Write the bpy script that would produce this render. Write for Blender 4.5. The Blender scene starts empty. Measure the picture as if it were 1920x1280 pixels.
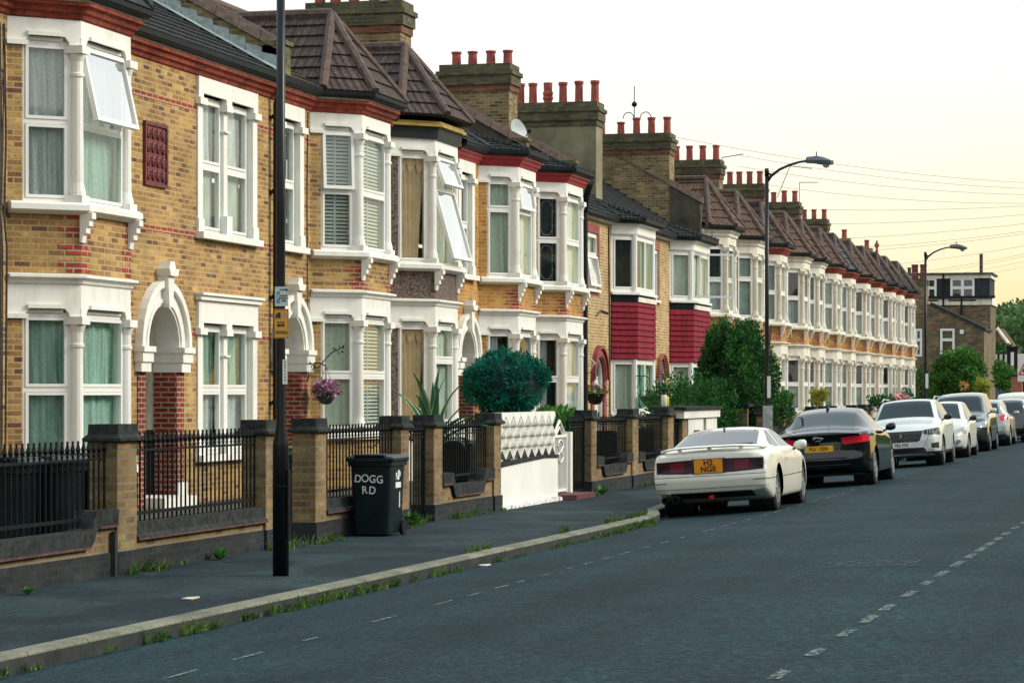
import bpy, bmesh, math, random
from math import sin, cos, tan, atan, atan2, sqrt, pi, radians, degrees
from mathutils import Vector, Matrix
R = random.Random(7)
SC = bpy.context.scene
COL = SC.collection
# ------------------------------------------------------------------ camera, sky, sun
F = 5000.0; TH = atan(1275 / F); EYE = 1.8; VY = 735.0     # street runs along +X, houses stand at +Y
cam = bpy.data.cameras.new('camera'); camo = bpy.data.objects.new('camera', cam); COL.objects.link(camo)
camo.location = (0, 0, EYE); camo.rotation_euler = (pi / 2, 0, TH - pi / 2)
cam.sensor_width = 36; cam.lens = 36 * F / 1920; cam.shift_y = 95 / 1920
cam.clip_start = 0.2; cam.clip_end = 4000
SC.camera = camo
SC.view_settings.view_transform = 'Standard'; SC.view_settings.look = 'None'
SC.view_settings.exposure = 0.12; SC.view_settings.gamma = 1.0
SUN_AZ = radians(-72); SUN_EL = radians(32)                   # sun over the street side
w = bpy.data.worlds.new('World'); SC.world = w; w.use_nodes = True
nt = w.node_tree; nt.nodes.clear()
def N(nt, t, **k):
    n = nt.nodes.new(t)
    for a, b in k.items(): setattr(n, a, b)
    return n
def L(nt, a, b): nt.links.new(a, b)
out = N(nt, 'ShaderNodeOutputWorld'); bg = N(nt, 'ShaderNodeBackground'); bg2 = N(nt, 'ShaderNodeBackground'); add = N(nt, 'ShaderNodeAddShader')
sky = N(nt, 'ShaderNodeTexSky', sky_type='NISHITA', sun_disc=False); sky.sun_elevation = SUN_EL; sky.sun_rotation = pi / 2 - SUN_AZ
sky.air_density = 1.0; sky.dust_density = 3.0
L(nt, sky.outputs[0], bg.inputs[0]); bg.inputs[1].default_value = 0.006
tc = N(nt, 'ShaderNodeTexCoord'); sep = N(nt, 'ShaderNodeSeparateXYZ'); L(nt, tc.outputs['Generated'], sep.inputs[0])
def ramp(nt, pts, interp='LINEAR'):
    r = N(nt, 'ShaderNodeValToRGB'); cr = r.color_ramp; cr.interpolation = interp
    while len(cr.elements) > 1: cr.elements.remove(cr.elements[-1])
    cr.elements[0].position = pts[0][0]; cr.elements[0].color = (*pts[0][1], 1)
    for p, c in pts[1:]:
        e = cr.elements.new(p); e.color = (*c, 1)
    return r
# evening overcast glow: yellow low over the far end of the street, cream above, cooler overhead
r1 = ramp(nt, [(0, (.95, .64, .22)), (.025, (.96, .70, .28)), (.05, (.96, .81, .47)), (.085, (.93, .88, .70)), (.12, (.90, .92, .85)), (.4, (.95, 1.02, 1.06)), (1, (.78, .98, 1.12))])
r2 = ramp(nt, [(0, (.90, .85, .70)), (.06, (.92, .90, .80)), (.12, (.92, .93, .86)), (.4, (.95, 1.02, 1.06)), (1, (.78, .98, 1.12))])
L(nt, sep.outputs[2], r1.inputs[0]); L(nt, sep.outputs[2], r2.inputs[0])
dp = N(nt, 'ShaderNodeVectorMath', operation='DOT_PRODUCT'); L(nt, tc.outputs['Generated'], dp.inputs[0]); dp.inputs[1].default_value = (cos(-.35), sin(-.35), 0)
mr = N(nt, 'ShaderNodeMapRange'); mr.inputs[1].default_value = .80; mr.inputs[2].default_value = .94; L(nt, dp.outputs['Value'], mr.inputs[0])
mx = N(nt, 'ShaderNodeMix', data_type='RGBA'); L(nt, mr.outputs[0], mx.inputs[0]); L(nt, r2.outputs[0], mx.inputs[6]); L(nt, r1.outputs[0], mx.inputs[7])
L(nt, mx.outputs[2], bg2.inputs[0]); bg2.inputs[1].default_value = 1.06
L(nt, bg.outputs[0], add.inputs[0]); L(nt, bg2.outputs[0], add.inputs[1]); L(nt, add.outputs[0], out.inputs[0])
sl = bpy.data.lights.new('sun', 'SUN'); so = bpy.data.objects.new('sun', sl); COL.objects.link(so)
sl.energy = 3.0; sl.angle = radians(22); sl.color = (1, .93, .80)
so.rotation_euler = Vector((-cos(SUN_EL) * cos(SUN_AZ), -cos(SUN_EL) * sin(SUN_AZ), -sin(SUN_EL))).to_track_quat('-Z', 'Y').to_euler()
so.location = (20, -40, 40)
SC.cycles.max_bounces = 6; SC.cycles.transparent_max_bounces = 12
# ------------------------------------------------------------------ survey: photograph measurements turned into street positions
def S(x, d): return d / tan(TH - atan((x - 960) / F))
def D(x, s): return s * tan(TH - atan((x - 960) / F))
def zc(s, d): return s * cos(TH) + d * sin(TH)
def HH(y, s, d): return EYE + (VY - y) * zc(s, d) / F
def crown(d): return max(-.05, .24 * (1 - ((d - 2) / 5.5) ** 2))
# ------------------------------------------------------------------ mesh builder
def orig(o):
    v = Vector((0, 0, 0))
    while o is not None:
        v += o.location; o = o.parent
    return v
class MB:
    def __init__(s): s.v = []; s.f = []; s.mi = []
    def poly(s, pts, m=0):
        b = len(s.v); s.v += [tuple(p) for p in pts]; s.f.append(tuple(range(b, b + len(pts)))); s.mi.append(m)
    def hexa(s, p, m=0):          # p: 8 points, bottom ring 0-3, top ring 4-7
        b = len(s.v); s.v += [tuple(q) for q in p]
        for f in ((0, 3, 2, 1), (4, 5, 6, 7), (0, 1, 5, 4), (1, 2, 6, 5), (2, 3, 7, 6), (3, 0, 4, 7)):
            s.f.append(tuple(b + i for i in f)); s.mi.append(m)
    def box(s, x0, x1, y0, y1, z0, z1, m=0):
        s.hexa([(x0, y0, z0), (x1, y0, z0), (x1, y1, z0), (x0, y1, z0), (x0, y0, z1), (x1, y0, z1), (x1, y1, z1), (x0, y1, z1)], m)
    def fbox(s, G, a0, a1, z0, z1, o0, o1, m=0):
        s.hexa([G(a0, z0, o1), G(a1, z0, o1), G(a1, z0, o0), G(a0, z0, o0), G(a0, z1, o1), G(a1, z1, o1), G(a1, z1, o0), G(a0, z1, o0)], m)
    def fprism(s, G, pts, o0, o1, m=0):    # polygon in (a,z), extruded outward
        n = len(pts); b = len(s.v)
        s.v += [tuple(G(a, z, o1)) for a, z in pts] + [tuple(G(a, z, o0)) for a, z in pts]
        s.f.append(tuple(range(b, b + n))); s.mi.append(m)
        s.f.append(tuple(range(b + 2 * n - 1, b + n - 1, -1))); s.mi.append(m)
        for i in range(n):
            j = (i + 1) % n; s.f.append((b + i, b + n + i, b + n + j, b + j)); s.mi.append(m)
    def ring(s, rings, close=True, caps=True, m=0):      # list of rings with equal counts
        b = len(s.v); n = len(rings[0])
        for r in rings: s.v += [tuple(p) for p in r]
        for i in range(len(rings) - 1):
            for j in range(n if close else n - 1):
                k = (j + 1) % n
                s.f.append((b + i * n + j, b + i * n + k, b + (i + 1) * n + k, b + (i + 1) * n + j)); s.mi.append(m)
        if caps:
            s.f.append(tuple(range(b + n - 1, b - 1, -1))); s.mi.append(m)
            q = b + (len(rings) - 1) * n; s.f.append(tuple(range(q, q + n))); s.mi.append(m)
    def tube(s, pts, r, n=8, caps=True, m=0):
        pts = [Vector(p) for p in pts]; rs = r if isinstance(r, (list, tuple)) else [r] * len(pts); rings = []
        for i, p in enumerate(pts):
            d = (pts[min(i + 1, len(pts) - 1)] - pts[max(i - 1, 0)]).normalized()
            u = d.cross(Vector((0, 0, 1)) if abs(d.z) < .95 else Vector((1, 0, 0))).normalized(); v = d.cross(u)
            rings.append([p + (u * cos(2 * pi * k / n) + v * sin(2 * pi * k / n)) * rs[i] for k in range(n)])
        s.ring(rings, caps=caps, m=m)
    def lathe(s, c, prof, n=12, m=0, M=None, caps=True):   # prof: (r, z) list
        rings = []
        for r, z in prof:
            rg = [Vector((r * cos(2 * pi * k / n), r * sin(2 * pi * k / n), z)) for k in range(n)]
            if M is not None: rg = [M @ p for p in rg]
            rings.append([p + Vector(c) for p in rg])
        s.ring(rings, caps=caps, m=m)
    def sweep(s, plan, prof, m=0):      # plan: 2D polyline; prof: closed (outward, z) profile
        n = len(plan); P = [Vector(p) for p in plan]; nr = []
        for i in range(n - 1):
            t = (P[i + 1] - P[i]).normalized(); nr.append(Vector((t.y, -t.x)))
        rings = []
        for i in range(n):
            if i == 0: k = nr[0]
            elif i == n - 1: k = nr[-1]
            else:
                k = (nr[i - 1] + nr[i]).normalized(); k = k / max(.3, k.dot(nr[i]))
            rings.append([(P[i].x + k.x * o, P[i].y + k.y * o, z) for o, z in prof])
        s.ring(rings, m=m)
    def grid(s, fn, nu, nv, m=0):
        b = len(s.v)
        for i in range(nu + 1):
            for j in range(nv + 1): s.v.append(tuple(fn(i / nu, j / nv)))
        for i in range(nu):
            for j in range(nv):
                q = b + i * (nv + 1) + j; s.f.append((q, q + nv + 1, q + nv + 2, q + 1)); s.mi.append(m)
    def build(s, name, mats, parent=None, smooth=False, recalc=False, local=False):
        if not isinstance(mats, (list, tuple)): mats = [mats]
        me = bpy.data.meshes.new(name)
        off = orig(parent) if (parent is not None and not local) else Vector((0, 0, 0))
        me.from_pydata([(a - off.x, b - off.y, c - off.z) for a, b, c in s.v] if off.length else s.v, [], s.f)
        for q in mats: me.materials.append(q)
        if len(mats) > 1: me.polygons.foreach_set('material_index', s.mi)
        if smooth: me.polygons.foreach_set('use_smooth', [True] * len(me.polygons))
        me.update()
        if recalc:
            bm = bmesh.new(); bm.from_mesh(me); bmesh.ops.recalc_face_normals(bm, faces=bm.faces); bm.to_mesh(me); bm.free()
        o = bpy.data.objects.new(name, me); COL.objects.link(o)
        if parent is not None: o.parent = parent
        return o
class Face2:      # a vertical face frame: a along, z up, o outward (toward the street)
    def __init__(s, P, Q):
        s.P = Vector(P); d = Vector(Q) - s.P; s.L = d.length; s.t = d.normalized(); s.n = Vector((s.t.y, -s.t.x))
    def __call__(s, a, z, o): 
        p = s.P + s.t * a + s.n * o
        return (p.x, p.y, z)
def thing(name, label, cat, loc=(0, 0, 0), group=None, rot=(0, 0, 0)):
    o = bpy.data.objects.new(name, None); COL.objects.link(o); o.empty_display_size = .2
    o.location = loc; o.rotation_euler = rot; o['label'] = label; o['category'] = cat
    if group: o['group'] = group
    return o
def tag(o, label, cat, group=None):
    o['label'] = label; o['category'] = cat
    if group: o['group'] = group
    return o
def struct(o): o['kind'] = 'structure'; return o
# ------------------------------------------------------------------ materials
def newmat(name):
    m = bpy.data.materials.new(name); m.use_nodes = True; nt = m.node_tree
    b = nt.nodes['Principled BSDF']
    return m, nt, b
def uvnodes(nt):        # surface coordinates: u horizontal along the face, v up the face
    g = N(nt, 'ShaderNodeNewGeometry')
    c = N(nt, 'ShaderNodeVectorMath', operation='CROSS_PRODUCT'); L(nt, g.outputs['True Normal'], c.inputs[0]); c.inputs[1].default_value = (0, 0, 1)
    t = N(nt, 'ShaderNodeVectorMath', operation='NORMALIZE'); L(nt, c.outputs[0], t.inputs[0])
    b = N(nt, 'ShaderNodeVectorMath', operation='CROSS_PRODUCT'); L(nt, t.outputs[0], b.inputs[0]); L(nt, g.outputs['True Normal'], b.inputs[1])
    du = N(nt, 'ShaderNodeVectorMath', operation='DOT_PRODUCT'); L(nt, g.outputs['Position'], du.inputs[0]); L(nt, t.outputs[0], du.inputs[1])
    dv = N(nt, 'ShaderNodeVectorMath', operation='DOT_PRODUCT'); L(nt, g.outputs['Position'], dv.inputs[0]); L(nt, b.outputs[0], dv.inputs[1])
    cb = N(nt, 'ShaderNodeCombineXYZ'); L(nt, du.outputs['Value'], cb.inputs[0]); L(nt, dv.outputs['Value'], cb.inputs[1])
    return g, cb
def noise(nt, vec, scale, detail=3, rough=.55):
    n = N(nt, 'ShaderNodeTexNoise'); n.inputs['Scale'].default_value = scale; n.inputs['Detail'].default_value = detail; n.inputs['Roughness'].default_value = rough
    if vec is not None: L(nt, vec, n.inputs['Vector'])
    return n
def mixc(nt, fac, a, b, mode='MIX'):
    m = N(nt, 'ShaderNodeMix', data_type='RGBA', blend_type=mode)
    for i, v in ((0, fac), (6, a), (7, b)):
        if hasattr(v, 'links'): L(nt, v, m.inputs[i])
        elif i == 0: m.inputs[0].default_value = v
        else: m.inputs[i].default_value = (*v, 1)
    return m.outputs[2]
def bump(nt, h, bsdf, strength=.4, dist=.01):
    b = N(nt, 'ShaderNodeBump'); b.inputs['Strength'].default_value = strength; b.inputs['Distance'].default_value = dist
    L(nt, h, b.inputs['Height']); L(nt, b.outputs[0], bsdf.inputs['Normal'])
def plain(name, c, rough=.6, var=.12, scale=3., metal=0., coat=0., spec=.5, bmp=0., c2=None):
    m, nt, b = newmat(name); g = N(nt, 'ShaderNodeNewGeometry')
    n = noise(nt, g.outputs['Position'], scale, 4)
    c2 = c2 or tuple(x * (1 - var * 2.2) for x in c); c1 = tuple(min(.9, x * (1 + var * .5)) for x in c)
    r = ramp(nt, [(.3, c2), (.7, c1)]); L(nt, n.outputs[0], r.inputs[0]); L(nt, r.outputs[0], b.inputs['Base Color'])
    b.inputs['Roughness'].default_value = rough; b.inputs['Metallic'].default_value = metal; b.inputs['Coat Weight'].default_value = coat
    b.inputs['Specular IOR Level'].default_value = spec
    if bmp:
        n2 = noise(nt, g.outputs['Position'], 60, 3); bump(nt, n2.outputs[0], b, bmp, .01)
    return m
def brick(name, cols, mortar, bw=.225, bh=.075, mw=.011, grime=.25, moss=None, offs=.5, msharp=.08):
    m, nt, b = newmat(name); g, uv = uvnodes(nt)
    t = N(nt, 'ShaderNodeTexBrick'); L(nt, uv.outputs[0], t.inputs['Vector']); t.offset = offs
    for k, v in (('Color1', (0, 0, 0, 1)), ('Color2', (1, 1, 1, 1)), ('Mortar', (.5, .5, .5, 1)), ('Scale', 1.0), ('Mortar Size', mw), ('Mortar Smooth', msharp), ('Bias', 0.0), ('Brick Width', bw), ('Row Height', bh)):
        t.inputs[k].default_value = v
    k = len(cols); r = ramp(nt, [(i / max(1, k - 1), c) for i, c in enumerate(cols)]); L(nt, t.outputs['Color'], r.inputs[0])
    n1 = noise(nt, g.outputs['Position'], 28, 4, .7); n2 = noise(nt, g.outputs['Position'], .9, 4)
    q = ramp(nt, [(.3, (.62, .59, .57)), (.68, (1.10, 1.10, 1.10))]); L(nt, n1.outputs[0], q.inputs[0])
    c = mixc(nt, 1, r.outputs[0], q.outputs[0], 'MULTIPLY')
    n5 = noise(nt, g.outputs['Position'], 3.2, 4, .65); q5 = ramp(nt, [(.33, (.66, .62, .60)), (.6, (1.06, 1.06, 1.06))]); L(nt, n5.outputs[0], q5.inputs[0]); c = mixc(nt, 1, c, q5.outputs[0], 'MULTIPLY')
    c = mixc(nt, t.outputs['Fac'], c, mortar)
    q2 = ramp(nt, [(.35, tuple([1 - grime] * 3)), (.6, (1, 1, 1))]); L(nt, n2.outputs[0], q2.inputs[0])
    c = mixc(nt, 1, c, q2.outputs[0], 'MULTIPLY')
    if moss:
        n3 = noise(nt, g.outputs['Position'], 5, 5); q3 = ramp(nt, [(moss[0], (0, 0, 0)), (moss[0] + .12, (1, 1, 1))]); L(nt, n3.outputs[0], q3.inputs[0])
        c = mixc(nt, q3.outputs[0], c, moss[1])
    L(nt, c, b.inputs['Base Color']); b.inputs['Roughness'].default_value = .85; b.inputs['Specular IOR Level'].default_value = .25
    inv = N(nt, 'ShaderNodeMath', operation='MULTIPLY_ADD'); L(nt, t.outputs['Fac'], inv.inputs[0]); inv.inputs[1].default_value = -1; L(nt, n1.outputs[0], inv.inputs[2])
    bump(nt, inv.outputs[0], b, .5, .008)
    return m
def tiles(name, c1, c2, pitch=.3, lichen=(.3, .26, .18), rib=True):
    m, nt, b = newmat(name); g, uv = uvnodes(nt)
    n = noise(nt, g.outputs['Position'], 6, 5, .7); n2 = noise(nt, g.outputs['Position'], 35, 2)
    t = N(nt, 'ShaderNodeTexBrick'); L(nt, uv.outputs[0], t.inputs['Vector']); t.offset = 0.0
    for k, v in (('Color1', (*c1, 1)), ('Color2', (*c2, 1)), ('Mortar', (*[x * .3 for x in c1], 1)), ('Scale', 1.0), ('Mortar Size', .008), ('Mortar Smooth', .3), ('Bias', 0.0), ('Brick Width', pitch), ('Row Height', 9.)):
        t.inputs[k].default_value = v
    q = ramp(nt, [(.3, (.55, .55, .55)), (.7, (1.25, 1.25, 1.25))]); L(nt, n.outputs[0], q.inputs[0])
    c = mixc(nt, 1, t.outputs[0], q.outputs[0], 'MULTIPLY')
    q3 = ramp(nt, [(.60, (0, 0, 0)), (.74, (.7, .7, .7))]); L(nt, n2.outputs[0], q3.inputs[0]); c = mixc(nt, q3.outputs[0], c, lichen)
    L(nt, c, b.inputs['Base Color']); b.inputs['Roughness'].default_value = .8; b.inputs['Specular IOR Level'].default_value = .3
    if rib:
        s_ = N(nt, 'ShaderNodeSeparateXYZ'); L(nt, uv.outputs[0], s_.inputs[0])
        a = N(nt, 'ShaderNodeMath', operation='MULTIPLY'); L(nt, s_.outputs[0], a.inputs[0]); a.inputs[1].default_value = 2 * pi / (pitch * .5)
        sn = N(nt, 'ShaderNodeMath', operation='SINE'); L(nt, a.outputs[0], sn.inputs[0])
        bump(nt, sn.outputs[0], b, .8, .02)
    else: bump(nt, n2.outputs[0], b, .4, .01)
    return m
M = {}
stock = [(.56, .33, .10), (.45, .25, .08), (.66, .43, .16), (.36, .19, .075), (.60, .36, .12), (.19, .085, .055), (.52, .29, .09)]
M['brick'] = brick('yellow_stock_brick', stock, (.45, .35, .18), grime=.25, msharp=.3)
M['brick_b'] = brick('orange_stock_brick', [(.62, .32, .07), (.52, .25, .06), (.68, .38, .10), (.42, .18, .06), (.6, .3, .07)], (.46, .32, .14), grime=.28, msharp=.3)
M['brick_c'] = brick('pale_stock_brick', [(.55, .36, .15), (.42, .26, .10), (.62, .43, .2), (.3, .18, .09)], (.58, .47, .28), grime=.25)
M['wallbrick'] = brick('garden_wall_brick', [(.34, .22, .09), (.25, .16, .07), (.40, .28, .12), (.20, .12, .06)], (.22, .19, .13), grime=.35)
M['darkbrick'] = brick('blue_black_plinth_brick', [(.030, .036, .040), (.022, .028, .032), (.045, .048, .048)], (.03, .034, .034), grime=.3)
M['redbrick'] = brick('red_rubbed_brick', [(.42, .06, .035), (.34, .045, .03), (.48, .08, .045)], (.45, .33, .22), grime=.2)
M['porchbrick'] = brick('dark_red_porch_brick', [(.28, .035, .028), (.2, .028, .025), (.33, .05, .035)], (.34, .26, .17), grime=.25)
M['cornice'] = brick('red_moulded_brick', [(.40, .085, .045), (.30, .05, .03), (.45, .11, .06)], (.2, .05, .035), bw=.115, bh=.4, mw=.006, grime=.4)
M['stackbrick'] = brick('chimney_brick', [(.36, .25, .11), (.17, .12, .07), (.46, .33, .15), (.10, .08, .055), (.40, .27, .12)], (.30, .24, .13), grime=.45)
M['stackcap'] = brick('mossy_chimney_cap', [(.13, .115, .06), (.07, .07, .05), (.18, .14, .07)], (.10, .10, .06), grime=.4, moss=(.56, (.13, .115, .045)))
M['stackred'] = brick('chimney_red_courses', [(.34, .09, .045), (.12, .07, .05), (.38, .12, .06)], (.15, .11, .07), grime=.4)
M['gablebrick'] = brick('brown_gable_brick', [(.24, .17, .09), (.14, .10, .06), (.32, .23, .12), (.09, .07, .05)], (.2, .17, .11), bw=.3, bh=.1, grime=.35)
M['pebble'] = plain('pebbledash', (.20, .145, .12), .95, .45, 26, bmp=.9)
M['render'] = plain('grey_cement_render', (.24, .215, .13), .9, .25, 1.6, bmp=.3)
M['whitewall'] = plain('white_painted_render', (.79, .78, .72), .7, .05, 1.2, bmp=.35)
M['darkrender'] = plain('dark_cement_render', (.085, .075, .05), .9, .3, 2, bmp=.3)
def stucco(name, c, amt):
    m, nt, b = newmat(name); g = N(nt, 'ShaderNodeNewGeometry'); mp = N(nt, 'ShaderNodeMapping'); mp.inputs['Scale'].default_value = (2.2, 2.2, .6); L(nt, g.outputs['Position'], mp.inputs[0])
    n = noise(nt, mp.outputs[0], 1.6, 5, .65); n2 = noise(nt, g.outputs['Position'], 9, 4, .7); r = ramp(nt, [(.28, tuple(x * (1 - amt * k) for x, k in zip(c, (1, 1.1, 1.35)))), (.52, c)]); L(nt, n.outputs[0], r.inputs[0])
    q = ramp(nt, [(.25, (1 - amt * .8,) * 3), (.42, (1, 1, 1))]); L(nt, n2.outputs[0], q.inputs[0]); L(nt, mixc(nt, 1, r.outputs[0], q.outputs[0], 'MULTIPLY'), b.inputs['Base Color']); b.inputs['Roughness'].default_value = .6; n3 = noise(nt, g.outputs['Position'], 40, 3); bump(nt, n3.outputs[0], b, .15, .01); return m
M['white'] = stucco('white_painted_stucco', (.79, .775, .71), .15)
M['white2'] = stucco('weathered_cream_stucco', (.74, .70, .59), .34)
M['upvc'] = plain('white_window_plastic', (.80, .79, .74), .35, .03, 1)
M['plastic'] = plain('black_gutter_plastic', (.008, .013, .015), .5, .2, 3, spec=.25)
M['iron'] = plain('black_painted_iron', (.006, .009, .010), .5, .3, 6, spec=.2)
M['post'] = plain('glossy_black_post_paint', (.004, .005, .006), .35, .3, 5, spec=.3)
M['tile_brown'] = tiles('brown_concrete_tile', (.042, .027, .024), (.064, .040, .034))
M['tile_dark'] = tiles('dark_slate_tile', (.022, .028, .030), (.034, .04, .042), pitch=.26, lichen=(.09, .09, .075))
M['tile_slate'] = tiles('blue_grey_slate', (.06, .075, .08), (.085, .10, .11), pitch=.26, lichen=(.16, .17, .15), rib=False)
M['tile_rust'] = tiles('weathered_brown_tile', (.11, .062, .042), (.15, .085, .05), pitch=.2)
M['ridge'] = plain('ridge_tile', (.105, .062, .045), .85, .5, 9, c2=(.045, .034, .028), bmp=.3)
M['pot'] = plain('terracotta_pot', (.36, .07, .045), .8, .2, 5, c2=(.17, .04, .03))
M['redtile'] = None
M['terracotta'] = plain('red_vent_tile', (.17, .022, .022), .6, .3, 8)
M['lead'] = plain('lead_flashing', (.36, .42, .40), .5, .2, 7)
M['moss'] = plain('mossy_stone', (.16, .15, .05), .95, .4, 9, bmp=.4)
M['coping'] = plain('dark_brick_coping', (.038, .042, .040), .9, .35, 12, c2=(.012, .015, .015), bmp=.4, spec=.15)
M['copingred'] = plain('coping_red_edge', (.10, .04, .035), .8, .3, 9)
M['asphalt_dark'] = plain('dark', (.01, .012, .013), .8, .2, 3)
M['yellowpaint'] = plain('ochre_gutter_paint', (.42, .27, .03), .5, .2, 4)
M['blackpaint'] = plain('black_fascia_paint', (.012, .02, .022), .5, .2, 4)
M['redpaint'] = plain('dull_red_masonry_paint', (.28, .05, .045), .6, .15, 4)
M['redband'] = plain('bright_red_cornice_paint', (.40, .03, .035), .55, .15, 4)
M['door_white'] = plain('white_door', (.72, .71, .66), .4, .05, 2)
M['door_dark'] = plain('dark_green_door', (.02, .05, .045), .4, .1, 2)
def glassmat(name, tint=(.90, .95, .93), boost=.06):
    m, nt, b = newmat(name); nt.nodes.remove(b)
    tr = N(nt, 'ShaderNodeBsdfTransparent'); tr.inputs[0].default_value = (*tint, 1)
    gl = N(nt, 'ShaderNodeBsdfGlossy'); gl.inputs[0].default_value = (1, 1, 1, 1); gl.inputs[1].default_value = .03
    fr = N(nt, 'ShaderNodeFresnel'); fr.inputs[0].default_value = 1.45
    g = N(nt, 'ShaderNodeNewGeometry'); n = noise(nt, g.outputs['Position'], 1.3, 1)
    bp = N(nt, 'ShaderNodeBump'); bp.inputs['Strength'].default_value = .12; bp.inputs['Distance'].default_value = .05; L(nt, n.outputs[0], bp.inputs['Height']); L(nt, bp.outputs[0], gl.inputs['Normal'])
    a = N(nt, 'ShaderNodeMath', operation='MULTIPLY_ADD'); L(nt, fr.outputs[0], a.inputs[0]); a.inputs[1].default_value = .62; a.inputs[2].default_value = boost; a.use_clamp = True
    mxs = N(nt, 'ShaderNodeMixShader'); L(nt, a.outputs[0], mxs.inputs[0]); L(nt, tr.outputs[0], mxs.inputs[1]); L(nt, gl.outputs[0], mxs.inputs[2])
    L(nt, mxs.outputs[0], nt.nodes['Material Output'].inputs[0])
    return m
M['glass'] = glassmat('window_glass'); M['glass_open'] = glassmat('tilted_window_glass', boost=.65)
M['glass_green'] = glassmat('green_tinted_glass', (.45, .75, .66), .04)
M['net'] = plain('grey_net_curtain', (.70, .76, .70), .9, .25, 5)
M['net_warm'] = plain('pale_curtain', (.76, .84, .70), .9, .14, 5)
M['teal'] = plain('lace_curtain', (.24, .58, .50), .9, .4, 14)
def drapery(key, name, c, amt):      # vertical folds and lace
    m, nt, b = newmat(name); g = N(nt, 'ShaderNodeNewGeometry'); mp = N(nt, 'ShaderNodeMapping'); mp.inputs['Scale'].default_value = (14, 14, .5); L(nt, g.outputs['Position'], mp.inputs[0])
    n = noise(nt, mp.outputs[0], 1.2, 4, .6); n2 = noise(nt, g.outputs['Position'], 30, 3); r = ramp(nt, [(.32, tuple(x * (1 - amt) for x in c)), (.62, c)]); L(nt, n.outputs[0], r.inputs[0]); q = ramp(nt, [(.35, (.8, .8, .8)), (.6, (1, 1, 1))]); L(nt, n2.outputs[0], q.inputs[0])
    L(nt, mixc(nt, 1, r.outputs[0], q.outputs[0], 'MULTIPLY'), b.inputs['Base Color']); b.inputs['Roughness'].default_value = .9; M[key] = m
drapery('net', 'grey_net_curtain', (.73, .77, .75), .38); drapery('teal', 'lace_curtain', (.42, .63, .55), .45); drapery('net_warm', 'pale_curtain', (.78, .84, .70), .25)
M['blind'] = plain('blind_slat', (.62, .66, .60), .6, .06, 3)
M['drape'] = plain('peach_drape', (.90, .66, .42), .85, .2, 3, c2=(.82, .55, .32))
M['drape2'] = plain('olive_drape', (.84, .70, .46), .85, .15, 6)
M['dim'] = plain('painted_dim_room', (.035, .05, .05), .9, .4, 4)  # painted darkness of the unlit rooms behind glass, no cloth
M['grey'] = plain('grey_roller_blind', (.50, .58, .53), .9, .15, 3)
M['greenbl'] = plain('green_blind', (.13, .46, .36), .8, .15, 6)
M['cable'] = plain('black_cable', (.02, .02, .022), .6, .1, 3)
# red plain tile hanging
def _rt():
    m, nt, b = newmat('crimson_hung_tile'); g, uv = uvnodes(nt)
    t = N(nt, 'ShaderNodeTexBrick'); L(nt, uv.outputs[0], t.inputs['Vector'])
    for k, v in (('Color1', (.25, .016, .032, 1)), ('Color2', (.18, .011, .022, 1)), ('Mortar', (.08, .012, .015, 1)), ('Scale', 1.0), ('Mortar Size', .008), ('Mortar Smooth', .2), ('Bias', 0.), ('Brick Width', .2), ('Row Height', .9)):
        t.inputs[k].default_value = v
    n = noise(nt, g.outputs['Position'], 12, 4); q = ramp(nt, [(.3, (.75, .75, .75)), (.7, (1.15, 1.15, 1.15))]); L(nt, n.outputs[0], q.inputs[0])
    L(nt, mixc(nt, 1, t.outputs[0], q.outputs[0], 'MULTIPLY'), b.inputs['Base Color']); b.inputs['Roughness'].default_value = .75; b.inputs['Specular IOR Level'].default_value = .12
    return m
M['redtile'] = _rt()
# ------------------------------------------------------------------ roofs
def clip(poly, f):
    o = []
    for i in range(len(poly)):
        a, b = poly[i], poly[(i + 1) % len(poly)]; fa, fb = f(a), f(b)
        if fa >= 0: o.append(a)
        if (fa >= 0) != (fb >= 0): o.append(a.lerp(b, fa / (fa - fb)))
    return o
def tiled(mb, pts, course=.30, rise=.035, m=0):       # overlapping courses laid on a sloping polygon
    P = [Vector(p) for p in pts]; n = (P[1] - P[0]).cross(P[2] - P[0]).normalized()
    if n.z < 0: n = -n; P.reverse()
    b = (Vector((0, 0, 1)) - n * n.z).normalized(); v0 = min(p.dot(b) for p in P); v1 = max(p.dot(b) for p in P)
    k = 0
    while v0 + k * course < v1 - .01:
        lo, hi = v0 + k * course, v0 + (k + 1) * course; k += 1
        q = clip(clip(P, lambda p: p.dot(b) - lo), lambda p: hi - p.dot(b))
        if len(q) < 3: continue
        lift = lambda p: p + n * (rise * (1 - (p.dot(b) - lo) / course) + .004)
        mb.poly([lift(p) for p in q], m)
        for i in range(len(q)):
            a, c = q[i], q[(i + 1) % len(q)]
            if abs(a.dot(b) - lo) < 1e-4 and abs(c.dot(b) - lo) < 1e-4: mb.poly([a - n * .02, c - n * .02, lift(c), lift(a)], m)
SLOPE = .56; DW = 14.4; DF = 13.7
def roof_z(d, e): return e + (d - (DW - .28)) * SLOPE
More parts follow.
